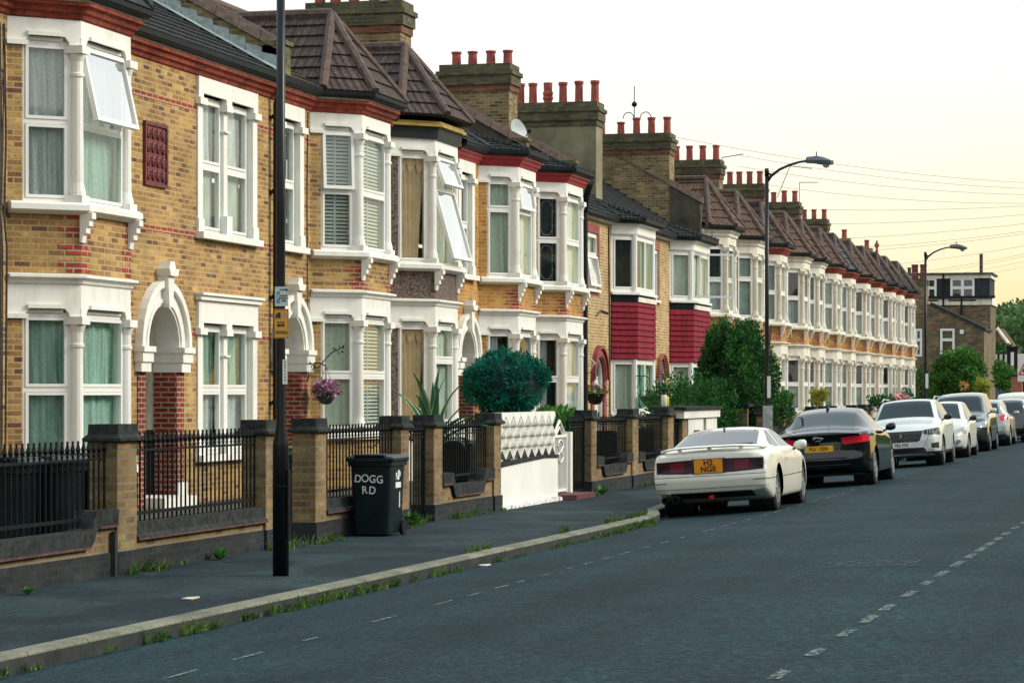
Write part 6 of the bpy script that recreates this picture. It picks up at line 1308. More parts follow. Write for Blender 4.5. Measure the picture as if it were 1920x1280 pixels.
white1 = carpaint('ivory_white_car_paint', (.74, .72, .62), .35); black1 = carpaint('black_car_paint', (.002, .003, .0035), .07, .25, 0, .35); white2 = carpaint('pearl_white_car_paint', (.66, .68, .64), .35); white3 = carpaint('warm_white_car_paint', (.64, .64, .58), .35); darkg = carpaint('dark_green_black_car_paint', (.012, .022, .022), .2, 1.0); silver = carpaint('silver_car_paint', (.34, .36, .34), .3, .8, .35); black2 = carpaint('black_hatchback_paint', (.01, .012, .013), .2, 1.0)
# 1: white two-door coupe seen from the rear
C1 = dict(L=4.45, top=[(0, .88), (.12, .92), (.45, .94), (.9, 1.04), (1.45, 1.165), (1.9, 1.215), (2.3, 1.20), (2.55, 1.15), (3.15, .92), (3.5, .86), (4.1, .75), (4.35, .66), (4.45, .58)],
    belt=[(0, .80), (.4, .875), (1.2, .87), (3.0, .83), (3.6, .78), (4.2, .68), (4.45, .52)], bot=[(0, .33), (.25, .25), (.6, .17), (3.8, .16), (4.2, .18), (4.45, .26)],
    hw=[(0, .79), (.25, .83), (.8, .845), (3.4, .84), (4.1, .79), (4.45, .60)], ht=[(0, .70), (.4, .70), (.8, .63), (1.6, .56), (2.3, .55), (2.9, .64), (3.3, .70), (4.45, .5)],
    rear=[(.25, .10), (.40, .02), (.50, 0), (.62, .02), (.66, .05), (.84, .07), (.92, .10)], front=[(.2, .06), (.5, 0), (.7, .1)], wx=(.98, 3.53), wr=.315, tw=.80, mirror=(2.75, .88), spokes=10, topz=.9,
    side=[([(1.02, .935), (1.62, 1.135), (1.80, 1.145), (1.66, .90), (1.2, .90)], 'quarter_window', M['cglass']), ([(1.72, .90), (1.87, 1.15), (2.30, 1.145), (2.84, .905), (2.80, .885)], 'side_window', M['cglass']), ([(0.02, .47), (4.4, .47), (4.4, .482), (.02, .482)], 'side_moulding', M['seam']), ([(1.45, .25), (1.462, .25), (1.69, .87), (1.678, .87)], 'door_gap', M['seam']), ([(2.88, .25), (2.892, .25), (2.94, .84), (2.928, .84)], 'door_gap', M['seam'])],
    topcut=[([(.60, -.60), (.60, .60), (1.58, .50), (1.58, -.50)], 'rear_window', M['cglass']), ([(2.46, -.48), (2.46, .48), (3.10, .58), (3.10, -.58)], 'windscreen', M['cglass'])],
    rearcut=[([(-.76, .615), (-.33, .595), (-.33, .79), (-.76, .775)], 'tail_lamp', M['smoke']), ([(.33, .595), (.76, .615), (.76, .775), (.33, .79)], 'tail_lamp', M['smoke']), ([(-.33, .595), (.33, .595), (.33, .79), (-.33, .79)], 'tail_panel', M['smoke']), ([(-.56, .63), (-.36, .63), (-.36, .76), (-.56, .76)], 'tail_lamp_lens', M['deepred']), ([(.36, .63), (.56, .63), (.56, .76), (.36, .76)], 'tail_lamp_lens', M['deepred']), ([(-.83, .555), (.83, .555), (.83, .563), (-.83, .563)], 'bumper_gap', M['seam']), ([(-.83, .385), (.83, .385), (.83, .391), (-.83, .391)], 'bumper_gap', M['seam']), ([(-.60, .24), (.60, .24), (.57, .335), (-.57, .335)], 'lower_valance', M['trim'])], handles=[(1.78, .72)], bowr=.10)
w_ = 1.66; loc = place(36.7, w_, 5.66); k1 = car('white two-door fastback coupe with rear spoiler and full-width tail lamps, seen from behind', 'car', loc, (-ROLL, 0, 0), white1, C1)
mb = MB(); pts = []
for k in range(13): f = -1 + 2 * k / 12; pts.append((.17 + .34 * abs(f) ** 4, f * .745, .957 - .045 * abs(f) ** 4))
rg = [[(x - .10, y, z + .005), (x - .03, y, z + .025), (x + .11, y, z + .015), (x + .11, y, z - .005), (x - .03, y, z - .012)] for x, y, z in pts]; mb.ring(rg)
for y in (-.45, -.0, .42): mb.box(.15, .20, y - .025, y + .025, .87, .955)
mb.build('spoiler', white1, k1, smooth=False, local=True)
mb = MB(); mb.box(.015, .05, -.235, .235, .59, .80); mb.build('plate_recess', M['trim'], k1, local=True); plate(k1, .012, .695, .40, .19, M['oplate'], 'H2\nNGE', .105, True, sx=1.05)
mb = MB()
for a, b in ((-.74, -.58), (.58, .74)):
    for z in (.64, .675, .71, .745): mb.box(.055 + .04, .11, a, b, z - .004, z + .004)
mb.build('lamp_ribs', M['seam'], k1, local=True)
for y, nm in ((.50, 'exhaust'),):
    mb = MB(); Tm = Matrix.Rotation(pi / 2, 3, 'Y'); mb.lathe((.16, y, .245), [(.05, .4), (.05, -.10), (.06, -.11), (.052, -.12), (.045, .0)], 14, M=Tm); mb.lathe((.16, y + .16, .24), [(.05, .5), (.055, -.05), (.045, -.06), (.04, .05)], 14, M=Tm); mb.build(nm, M['tyre'], k1, local=True)
mb = MB(); mb.box(.12, .16, -.035, .035, .235, .29); mb.build('fog_lamp', M['redlamp'], k1, local=True)
mb = MB(); mb.tube([(1.55, 0, 1.19), (1.50, 0, 1.20)], .012, 5); mb.box(1.49, 1.52, -.012, .012, 1.175, 1.2); mb.build('roof_clip', M['trim'], k1, local=True); mb = MB(); mb.tube([(.52, -.05, .975), (.60, -.55, .972)], .010, 5); mb.build('rear_wiper', M['trim'], k1, local=True)
mb = MB(); mb.box(.7, 1.0, -.10, .30, .95, .96) ; 
# 2: black saloon from behind
C2 = dict(L=4.75, top=[(0, .98), (.10, 1.02), (.45, 1.05), (.75, 1.09), (1.35, 1.36), (1.8, 1.43), (2.4, 1.42), (2.7, 1.37), (3.45, 1.02), (3.7, .97), (4.4, .83), (4.65, .72), (4.75, .62)],
    belt=[(0, .93), (.4, .99), (1.2, .99), (3.2, .92), (4.2, .78), (4.75, .55)], bot=[(0, .36), (.25, .27), (.7, .19), (4.1, .18), (4.5, .2), (4.75, .3)], hw=[(0, .78), (.25, .87), (.9, .925), (3.5, .91), (4.4, .85), (4.75, .62)], ht=[(0, .74), (.5, .70), (.9, .60), (1.5, .56), (2.6, .57), (3.2, .66), (3.7, .74), (4.75, .5)],
    rear=[(.2, .10), (.35, .03), (.5, 0), (.62, .045), (.85, .045), (.95, -.0), (1.05, .05)], front=[(.2, .06), (.5, 0), (.8, .14)], wx=(.98, 3.82), wr=.335, tw=.885, mirror=(3.05, 1.0), spokes=7, topz=1.03, mirrormat=M['trim'],
    side=[([(.98, 1.05), (1.45, 1.33), (2.2, 1.36), (2.2, 1.01), (1.1, 1.01)], 'side_window', M['cglass']), ([(2.24, 1.01), (2.24, 1.36), (2.62, 1.33), (3.20, 1.03), (3.15, .985)], 'side_window', M['cglass'])],
    topcut=[([(.66, -.60), (.66, .60), (1.32, .49), (1.32, -.49)], 'rear_window', M['cglass']), ([(2.72, -.48), (2.72, .48), (3.42, .60), (3.42, -.60)], 'windscreen', M['cglass'])],
    rearcut=[([(-.95, .80), (-.45, .76), (-.40, .88), (-.95, .92)], 'tail_lamp', M['redlamp']), ([(.45, .76), (.95, .80), (.95, .92), (.40, .88)], 'tail_lamp', M['redlamp'])], bowr=.17, handles=[(1.55, .86), (2.55, .85)])
w_ = 1.80; k2 = car('glossy black saloon with red wraparound tail lamps and a roof fin aerial, seen from behind', 'car', place(47.5, w_, 5.52), (-ROLL, 0, 0), black1, C2)
mb = MB(); mb.hexa([(1.52, -.025, 1.40), (1.72, -.025, 1.42), (1.72, .025, 1.42), (1.52, .025, 1.40), (1.53, -.01, 1.50), (1.58, -.006, 1.48), (1.58, .006, 1.48), (1.53, .01, 1.50)]); mb.build('roof_fin', M['trim'], k2, local=True)
plate(k2, .035, .70, .52, .112, M['yplate'], 'BG16 ZZN', .085, True); mb = MB(); mb.box(.020, .0235, .235, .26, .645, .755); mb.build('plate_band', M['signblue'], k2, local=True)
# leaping animal emblem and small lettering
mb = MB(); Gx = lambda a, z, o: (.018 - o, -a, z)
pl = [(-.10, .905), (-.07, .918), (-.03, .925), (.02, .915), (.05, .905), (.09, .90), (.105, .885), (.095, .878), (.06, .884), (.075, .868), (.055, .872), (.03, .888), (-.02, .898), (-.05, .885), (-.075, .862), (-.085, .866), (-.065, .892), (-.10, .895)]
mb.fprism(Gx, pl, .0, .006); mb.build('emblem', M['chrome'], k2, local=True); text('JAGUAR', .026, M['chrome'], k2, (.034, 0, .845), FX, .001, name='badge_lettering', bold=.001)
mb = MB(); mb.box(.0, .03, -.5, .5, .52, .535); mb.box(.01, .04, -.55, .55, .40, .41); mb.build('bumper_crease', M['trim'], k2, local=True)
# 3: white family car facing the camera
C3 = dict(L=4.30, top=[(0, .95), (.08, 1.1), (.25, 1.35), (.7, 1.50), (1.5, 1.55), (2.2, 1.54), (2.45, 1.50), (3.10, 1.10), (3.3, 1.055), (4.0, .96), (4.2, .90), (4.30, .80)],
    belt=[(0, .9), (.3, 1.02), (2.6, 1.0), (3.2, .97), (4.0, .88), (4.30, .74)], bot=[(0, .4), (.3, .3), (.7, .24), (3.8, .22), (4.1, .24), (4.3, .30)], hw=[(0, .76), (.3, .86), (.9, .885), (3.3, .885), (4.0, .86), (4.3, .74)], ht=[(0, .62), (.3, .62), (.8, .60), (2.2, .60), (2.9, .66), (3.3, .76), (4.30, .62)],
    rear=[(.3, .05), (.6, 0), (1.0, .1), (1.4, .25)], front=[(.25, .08), (.40, .0), (.62, .0), (.75, .03), (.9, .12)], wx=(.80, 3.41), wr=.335, tw=.86, mirror=(2.78, 1.08), spokes=5, topz=1.0, mirrormat=M['trim'],
    side=[([(.42, 1.10), (.75, 1.43), (1.45, 1.48), (1.45, 1.04), (.6, 1.04)], 'side_window', M['cglass']), ([(1.49, 1.04), (1.49, 1.48), (2.28, 1.45), (2.90, 1.06), (2.88, 1.02)], 'side_window', M['cglass']), ([(0.3, .10), (4.2, .10), (4.2, .34), (.3, .34)], 'sill_trim', M['trim']), ([(1.45, .35), (1.46, .35), (1.46, 1.0), (1.45, 1.0)], 'door_gap', M['seam']), ([(2.62, .35), (2.63, .35), (2.72, .98), (2.71, .98)], 'door_gap', M['seam'])],
    topcut=[([(2.40, -.53), (2.40, .53), (3.05, .66), (3.05, -.66)], 'windscreen', M['cdark'])],
    frontcut=[([(-.86, .70), (-.50, .74), (-.50, .83), (-.86, .87)], 'headlamp', M['trim']), ([(.50, .74), (.86, .70), (.86, .87), (.50, .83)], 'headlamp', M['trim']), ([(-.50, .82), (-.42, .60), (-.36, .57), (.36, .57), (.42, .60), (.50, .82)], 'grille', M['trim']), ([(-.58, .30), (.58, .30), (.50, .44), (-.50, .44)], 'lower_intake', M['trim']), ([(-.82, .40), (-.66, .42), (-.66, .52), (-.82, .54)], 'fog_lamp_recess', M['trim']), ([(.66, .42), (.82, .40), (.82, .54), (.66, .52)], 'fog_lamp_recess', M['trim'])], bowf=.20, handles=[(1.62, .90), (2.45, .88)], handlemat=M['chrome'])
w_ = 1.73; L3 = 4.30; k3 = car('white tall family car with studded grille facing the camera behind the black saloon', 'car', place(60.6 + L3, w_, 5.47), (ROLL, 0, pi), white2, C3)
plate(k3, 4.30 + .0, .505, .52, .112, M['wplate'], 'YE21 FTX', .085, False); mb = MB()
for i in range(9):
    for j in range(6):
        y = -.40 + .10 * i + (.05 if j % 2 else 0); z = .595 + .036 * j; lim = .36 + (z - .58) * .5
        if abs(y) < lim and not (abs(y) < .07 and .64 < z < .77): mb.box(4.24 + .0, 4.305 - .15 * abs(y) ** 2.2 * 1.2, y - .014, y + .014, z - .008, z + .008)
mb.build('grille_studs', M['chrome'], k3, local=True)
mb = MB(); Gf = lambda a, z, o: (4.295 + o, a, z)
mb.fprism(Gf, [(-.035, .655), (-.02, .69), (-.04, .71), (-.03, .745), (0, .765), (.03, .755), (.045, .73), (.02, .72), (.045, .69), (.03, .67), (.01, .69), (.0, .66)], 0, .01); mb.build('emblem', M['chrome'], k3, local=True)
for sg in (1, -1):
    mb = MB()
    for q in (.58, .64, .70): mb.hexa([(4.16, sg * q, .74), (4.26, sg * q, .74), (4.26, sg * (q + .02), .74), (4.16, sg * (q + .02), .74), (4.12, sg * (q + .02), .84), (4.22, sg * (q + .02), .84), (4.22, sg * (q + .04), .84), (4.12, sg * (q + .04), .84)])
    mb.build('light_claws', M['clearlamp'], k3, local=True); mb = MB(); mb.tube([(4.24, sg * .60, .66), (4.27, sg * .55, .52), (4.25, sg * .56, .46)], .012, 5); mb.build('daytime_lamp', M['clearlamp'], k3, local=True)
    mb = MB(); mb.tube([(.45, sg * .60, 1.47), (.7, sg * .60, 1.56), (1.9, sg * .60, 1.58), (2.2, sg * .60, 1.52)], .016, 6); mb.build('roof_rail', M['chrome'], k3, local=True)
mb = MB(); mb.box(4.20, 4.30, -.60, .60, .275, .30); mb.build('bumper_lip', M['chrome'], k3, local=True)
# 4: small white hatchback facing the camera
C4 = dict(L=3.95, top=[(0, .95), (.08, 1.1), (.25, 1.32), (.7, 1.44), (1.4, 1.47), (2.0, 1.46), (2.3, 1.41), (3.05, 1.0), (3.2, .96), (3.75, .84), (3.95, .70)], belt=[(0, .88), (.3, .96), (2.6, .93), (3.1, .88), (3.7, .76), (3.95, .62)], bot=[(0, .36), (.3, .26), (.6, .2), (3.5, .19), (3.95, .28)], hw=[(0, .72), (.3, .80), (.8, .835), (3.0, .835), (3.6, .80), (3.95, .60)], ht=[(0, .58), (.6, .57), (2.1, .57), (2.8, .64), (3.1, .70), (3.95, .5)],
    rear=[(.3, .05), (.6, 0), (1.0, .1), (1.4, .2)], front=[(.25, .06), (.42, .0), (.6, .03), (.8, .18)], wx=(.72, 3.20), wr=.30, tw=.81, mirror=(2.62, .98), spokes=6, topz=.92, mirrormat=M['trim'],
    side=[([(.40, 1.02), (.7, 1.34), (1.35, 1.40), (1.35, .98), (.5, .98)], 'side_window', M['cglass']), ([(1.39, .98), (1.39, 1.40), (2.12, 1.37), (2.80, .97), (2.78, .95)], 'side_window', M['cglass'])], topcut=[([(2.25, -.50), (2.25, .50), (3.0, .62), (3.0, -.62)], 'windscreen', M['cdark'])],
    frontcut=[([(-.78, .60), (-.46, .62), (-.50, .72), (-.80, .80)], 'headlamp', M['clearlamp']), ([(.46, .62), (.78, .60), (.80, .80), (.50, .72)], 'headlamp', M['clearlamp']), ([(-.36, .50), (.36, .50), (.40, .60), (-.40, .60)], 'grille', M['trim']), ([(-.5, .30), (.5, .30), (.44, .42), (-.44, .42)], 'lower_intake', M['trim'])], bowf=.24)
k4 = car('small white hatchback with round fog lamps facing the camera', 'car', place(68.4 + 3.95, 1.64, 5.50), (ROLL, 0, pi), white3, C4)
for sg in (1, -1): mb = MB(); mb.lathe((3.78, sg * .60, .43), [(.055, .0), (.055, .08), (.04, .085), (.035, .07)], 12, M=Matrix.Rotation(pi / 2, 3, 'Y')); mb.build('fog_lamp', M['chrome'], k4, local=True)
# 5: dark people carrier facing the camera
C5 = dict(L=4.5, top=[(0, 1.0), (.08, 1.2), (.22, 1.55), (.7, 1.68), (1.8, 1.70), (2.4, 1.66), (2.7, 1.58), (3.45, 1.12), (3.6, 1.08), (4.3, .95), (4.5, .80)], belt=[(0, .95), (.3, 1.04), (2.9, 1.02), (3.5, .98), (4.3, .84), (4.5, .70)], bot=[(0, .4), (.3, .3), (.7, .24), (4.0, .22), (4.5, .32)], hw=[(0, .78), (.3, .88), (.9, .90), (3.5, .90), (4.2, .86), (4.5, .68)], ht=[(0, .66), (.5, .64), (2.4, .63), (3.2, .70), (3.6, .78), (4.5, .6)],
    rear=[(.3, .05), (.6, 0), (1.0, .05), (1.5, .12)], front=[(.25, .06), (.45, .0), (.7, .04), (.9, .16)], wx=(.85, 3.62), wr=.335, tw=.87, mirror=(3.0, 1.12), spokes=5, topz=1.06, mirrormat=white3,
    side=[([(.35, 1.12), (.55, 1.54), (1.55, 1.61), (1.55, 1.08), (.45, 1.08)], 'side_window', M['cglass']), ([(1.6, 1.08), (1.6, 1.61), (2.5, 1.57), (3.2, 1.08), (3.15, 1.06)], 'side_window', M['cglass'])], topcut=[([(2.62, -.56), (2.62, .56), (3.38, .68), (3.38, -.68)], 'windscreen', M['cdark'])],
    frontcut=[([(-.84, .68), (-.48, .70), (-.50, .82), (-.86, .88)], 'headlamp', M['clearlamp']), ([(.48, .70), (.84, .68), (.86, .88), (.50, .82)], 'headlamp', M['clearlamp']), ([(-.44, .58), (.44, .58), (.48, .72), (-.48, .72)], 'grille', M['trim'])], bowf=.22)
k5 = car('tall dark people carrier with pale mirrors facing the camera, parked behind the small white hatchback', 'car', place(75.6 + 4.5, 1.76, 5.50), (ROLL, 0, pi), darkg, C5)
# 6: silver hatchback from behind
C6 = dict(L=4.0, top=[(0, .90), (.06, 1.05), (.2, 1.28), (.55, 1.43), (1.2, 1.47), (1.9, 1.46), (2.3, 1.40), (3.0, 1.0), (3.2, .95), (3.8, .82), (4.0, .70)], belt=[(0, .85), (.3, .98), (2.6, .92), (3.1, .88), (3.7, .76), (4.0, .6)], bot=[(0, .36), (.3, .26), (.6, .2), (3.6, .19), (4.0, .28)], hw=[(0, .74), (.3, .83), (.8, .86), (3.0, .86), (3.6, .82), (4.0, .62)], ht=[(0, .60), (.4, .58), (2.1, .58), (2.8, .64), (3.1, .70), (4.0, .5)],
    rear=[(.25, .05), (.45, 0), (.62, .02), (.9, .10), (1.3, .22)], front=[(.25, .06), (.42, .0), (.8, .18)], wx=(.74, 3.26), wr=.305, tw=.83, mirror=(2.6, .98), spokes=6, topz=.98,
    side=[([(.50, 1.02), (.75, 1.33), (1.35, 1.40), (1.35, .99), (.6, .99)], 'side_window', M['cglass']), ([(1.39, .98), (1.39, 1.40), (2.12, 1.37), (2.80, .97), (2.78, .95)], 'side_window', M['cglass'])], topcut=[([(2.3, -.5), (2.3, .5), (2.95, .62), (2.95, -.62)], 'windscreen', M['cglass'])],
    rearcut=[([(-.56, 1.02), (.56, 1.02), (.50, 1.34), (-.50, 1.34)], 'rear_window', M['cglass']), ([(-.88, .82), (-.60, .78), (-.56, .92), (-.70, 1.0), (-.88, .98)], 'tail_lamp', M['redlamp']), ([(.60, .78), (.88, .82), (.88, .98), (.70, 1.0), (.56, .92)], 'tail_lamp', M['redlamp'])], bowr=.16)
k6 = car('silver hatchback with large oval red tail lamps, seen from behind', 'car', place(83.8, 1.68, 5.46), (-ROLL, 0, 0), silver, C6)
C7 = dict(C6); C7['rearcut'] = [([(-.60, .98), (.60, .98), (.52, 1.34), (-.52, 1.34)], 'rear_window', M['cglass']), ([(-.86, .78), (-.64, .78), (-.64, .92), (-.86, .92)], 'tail_lamp', M['redlamp']), ([(.64, .78), (.86, .78), (.86, .92), (.64, .92)], 'tail_lamp', M['redlamp'])]
k7 = car('black hatchback with a yellow plate at the right photo edge, seen from behind', 'car', place(89.3, 1.68, 5.1), (-ROLL, 0, 0), black2, C7); plate(k7, .03, .62, .52, .112, M['yplate'], 'LD09 VKE', .085, True)
C8 = dict(C5); C8['L'] = 4.5; k8 = car('pale van-like car with a light roof beyond the black hatchback', 'car', place(97.2, 1.76, 5.2), (-ROLL * .7, 0, 0), white3, C8)
# ================================================================== corner building at the far end
def at(x, y, s): d = D(x, s); return s, d, HH(y, s, d)
SB = 170.0; dR = D(1857, SB); dL = D(1700, SB); hz = lambda y: HH(y, SB, (dR + dL) / 2)
t = thing('corner_building', 'brown brick corner building with dark slate-clad upper storey beyond the side street', 'building', (SB, (dR + dL) / 2, 0))
ym = lambda x: D(x, SB); mb = MB(); mb.box(SB, SB + 4.6, dR, dL + 3, 0, hz(572)); mb.build('wall', M['gablebrick'], t)
mb = MB(); mb.box(SB - .1, SB + 4.7, dR - .12, dL + 3, hz(572), hz(560)); mb.build('gutter_board', M['white2'], t); mb = MB(); mb.box(SB - .25, SB - .05, dR - .3, dL + 3, hz(560), hz(555)); mb.build('gutter', M['plastic'], t)
slate = brick('dark_slate_cladding', [(.035, .045, .055), (.05, .06, .07), (.028, .035, .042)], (.015, .018, .02), bw=.28, bh=.18, mw=.012, grime=.2)
mb = MB(); mb.box(SB + .05, SB + 4.4, dR + .05, dL + 2.6, hz(555), hz(522)); mb.build('upper_storey', slate, t); mb = MB(); mb.box(SB - .05, SB + 4.5, dR - .05, dL + 2.7, hz(522), hz(515)); mb.build('fascia', M['white2'], t); mb = MB(); mb.box(SB - .2, SB + 4.6, dR - .15, dL + 2.8, hz(515), hz(511.5)); mb.build('flat_roof', M['darkrender'], t)
def fwin(root, x0, x1, y0, y1, cols=2, split=.55):
    Gw = lambda a, z, o: (SB + .05 - o, a, z); a0, a1 = ym(x1), ym(x0); z0, z1 = hz(y1), hz(y0)
    window(root, Gw, a0, a1, z0, z1, o=.02, kinds=('grey', 'dim'), split=split, near=False, fw=.09, mull=cols - 1); m_ = MB(); m_.box(SB - .10, SB + .06, a0 - .1, a1 + .1, z0 - .1, z0); m_.build('sill', M['white2'], root)
fwin(t, 1782, 1827, 521, 562); fwin(t, 1738, 1756, 521, 562, 1)
mb = MB(); mb.box(SB + .2, SB + .6, ym(1848), ym(1846), 0, .1); mb = MB(); mb.tube([(SB - .1, ym(1769), hz(515)), (SB - .1, ym(1769), hz(585))], .06, 6); mb.tube([(SB - .1, ym(1803), hz(560)), (SB - .1, ym(1803), hz(612))], .06, 6); mb.build('downpipe', M['plastic'], t)
s0_ = SB - 6.0
zq = lambda y: HH(y, s0_, D(1780, s0_)); yq = lambda x: D(x, s0_)
t2 = thing('brick_outbuilding', 'brown brick rear wing with sloping roof and small white window behind the far tree', 'building', (s0_, yq(1780), 0)); mb = MB()
pr = [(yq(1845), 0), (yq(1700), 0), (yq(1700), zq(560)), (yq(1745), zq(570)), (yq(1845), zq(618))]
mb.ring([[(s0_, a, z) for a, z in pr], [(s0_ + 5.8, a, z) for a, z in pr]]); mb.build('wall', M['gablebrick'], t2)
mb = MB(); mb.ring([[(s0_ - .2, a, z) for a, z in ((yq(1848), zq(620)), (yq(1745), zq(570)), (yq(1745), zq(566)), (yq(1848), zq(615)))], [(s0_ + 5.9, a, z) for a, z in ((yq(1848), zq(620)), (yq(1745), zq(570)), (yq(1745), zq(566)), (yq(1848), zq(615)))]]); mb.build('roof', M['tile_dark'], t2)
mb = MB(); mb.box(s0_ + .3, s0_ + 1.3, yq(1737), yq(1706), 3, zq(528)); ch = mb.build('chimney', M['stackbrick'], t2); mb = MB(); mb.box(s0_ + .2, s0_ + 1.4, yq(1739), yq(1704), zq(533), zq(524)); mb.build('chimney_cap', M['stackcap'], ch)
for x in (1713, 1729): mb = MB(); mb.lathe((s0_ + .8, yq(x), 0), [(.22, zq(525)), (.19, zq(500)), (.22, zq(496)), (.22, zq(494))], 10); mb.build('chimney_pot', plain('dark_terracotta', (.16, .045, .035), .8, .2, 4), ch)
mb = MB(); mb.lathe((SB + 2, ym(1699), 0), [(.12, hz(520)), (.12, hz(500)), (.16, hz(498))], 8); mb.lathe((SB + 1.2, ym(1837), 0), [(.11, hz(513)), (.11, hz(476)), (.13, hz(475))], 8); mb.build('flue_pipe', plain('rusty_flue', (.09, .035, .03), .7, .2, 4), t)
Gw = lambda a, z, o: (s0_ - o, a, z)
for x0, x1, y0, y1 in ((1763, 1790, 616, 668), (1716, 1729, 616, 668)):
    window(t2, Gw, yq(x1), yq(x0), zq(y1), zq(y0), o=.03, kinds=('grey', 'dim'), split=.6, near=False, fw=.09)
    mb = MB(); mb.box(s0_ - .02, s0_ + .1, yq(x1) - .1, yq(x0) + .1, zq(y0), zq(y0 - 9)); mb.build('brick_lintel', brick('soldier_course', [(.12, .08, .05), (.2, .14, .08)], (.2, .16, .1), bw=.12, bh=.5, mw=.02), t2)
mb = MB(); mb.box(s0_ - .12, s0_, yq(1807), yq(1800), zq(626), zq(618)); mb.build('alarm_box', M['white'], t2); mb = MB(); mb.box(s0_ - .02, s0_ + .1, yq(1755), yq(1748), zq(616), zq(606)); mb.build('red_tile', M['redpaint'], t2)
# far tree in front of it
def tree(label, x, y, z0, blobs, mat, n, size, trunk=.15, name='tree', cat='tree'):
    t = thing(name, label, cat, (x, y, 0)); foliage('crown', M[mat], t, blobs, n, size, rn, .55, .65, -.1, .4); mb = MB(); mb.tube([(x, y, -.1), (x + .05, y, z0 * .5), (x, y, z0)], [trunk, trunk * .8, trunk * .5], 8)
    for b in blobs[1:7]: mb.tube([(x, y, z0 * .6), tuple((Vector((x, y, z0)) + Vector(b[:3])) / 2), tuple(b[:3])], [trunk * .5, trunk * .3, trunk * .1], 5)
    mb.build('trunk', M['twig'], t); return t
st_ = 128.0; c = at(1798, 706, st_); wpx = 5000 / zc(st_, c[1])
tree('bushy green tree beside the farthest lamp post, before the brick corner building', c[0], c[1], c[2] - .3, lump(c[0], c[1], c[2] - .1, 1.35, 1.30, 1.5, 44, .30, rn) + [(c[0], c[1] + .5, c[2] - 1.0, 1.1, 1.0, .8), (c[0], c[1] - .5, c[2] - 1.2, 1.0, .9, .7)], 'leaf_b', 15000, .15)
for lab, x, y, s, r_, m_, n in (('pale green arching shrub over a white car roof near the far tree', 1843, 728, 118, .42, 'leaf_y', 350), ('green creeper-covered wall bush right of the corner building', 1880, 708, 140, .8, 'leaf_b', 1200), ('dark bush at the foot of the corner building, left of the farthest lamp post', 1722, 735, 141.5, 1.4, 'leaf', 1400)):
    a, b_, z = at(x, y, s); shrub(lab, a, b_, z, r_, r_, m_, n, .22)
a, b_, z = at(1807, 712 + 12, 108); t = thing('flower_bush', 'small red and yellow flower clump above the dark people carrier roof', 'shrub', (a, b_, .15)); foliage('flowers', plain('red_yellow_petals', (.5, .06, .05), .6, .5, 3, c2=(.35, .40, .05)), t, [(a, b_, z, .2, .22, .16)], 90, .09, rn, .9, .8); mb = MB(); mb.tube([(a, b_, .1), (a, b_, z)], .02, 5); mb.build('stem', M['twig'], t)
# far right glimpse: houses, chimneys, trees, signs
sG = 200.0; y0_, y1_ = D(1892, sG), D(1858, sG); za = lambda y: HH(y, sG, y0_)
t = thing('gabled_house', 'small brick gabled house with white bargeboards far down the street', 'house', (sG, (y0_ + y1_) / 2, 0)); pr = [(y0_, 0), (y1_, 0), (y1_, za(640)), ((y0_ * .35 + y1_ * .65), za(618)), (y0_, za(655))]; mb = MB(); mb.ring([[(sG, a, z) for a, z in pr], [(sG + 8, a, z) for a, z in pr]]); mb.build('wall', M['gablebrick'], t)
mb = MB(); mb.tube([(sG - .1, y0_ - .4, za(660)), (sG - .1, (y0_ * .35 + y1_ * .65), za(616)), (sG - .1, y1_ + .3, za(642))], .16, 4); mb.build('bargeboard', M['white2'], t); mb = MB(); ap = (y0_ * .35 + y1_ * .65); mb.hexa([(sG - .2, y0_ - .3, za(657)), (sG + 8, y0_ - .3, za(657)), (sG + 8, ap, za(617)), (sG - .2, ap, za(617)), (sG - .2, y0_ - .3, za(654)), (sG + 8, y0_ - .3, za(654)), (sG + 8, ap, za(613)), (sG - .2, ap, za(613))]); mb.build('roof', M['tile_rust'], t)
mb = MB(); mb.box(sG - .15, sG, y0_ + .35, y1_ - .3, za(672), za(656)); mb.build('window', M['white2'], t)
t = thing('timber_fence', 'white and black slatted fence below the far gabled house', 'fence', (180, D(1876, 180), 0)); mb = MB(); q = D(1862, 180)
for k in range(5): mb.box(180, 180.1, q - .28 - .33 * k, q - .1 - .33 * k, HH(692, 180, q), HH(664, 180, q))
mb.build('slats', M['white2'], t); mb = MB(); mb.box(180.15, 180.25, q - 1.9, q + .2, 0, HH(662, 180, q)); mb.build('boards', M['plastic'], t)
sC = 260.; yc = D(1888, sC); t = thing('distant_house', 'distant terrace roof with a row of red chimney pots', 'house', (sC, yc, 0)); zC = lambda y: HH(y, sC, yc); mb = MB(); mb.box(sC, sC + 10, yc - 2.5, yc + 2.2, 0, zC(640)); mb.build('wall', M['gablebrick'], t); mb = MB(); mb.hexa([(sC, yc - 2.6, zC(640)), (sC + 10, yc - 2.6, zC(640)), (sC + 10, yc + 2.3, zC(640)), (sC, yc + 2.3, zC(640)), (sC + 2, yc - 2.4, zC(615)), (sC + 8, yc - 2.4, zC(615)), (sC + 8, yc + 2.1, zC(615)), (sC + 2, yc + 2.1, zC(615))]); mb.build('roof', M['tile_rust'], t)
for k in range(6): mb = MB(); yy = D(1868 + 5 * k, sC); mb.lathe((sC + 3, yy, 0), [(.16, zC(616)), (.13, zC(598)), (.16, zC(597))], 8); mb.build('chimney_pot', M['pot'], t)
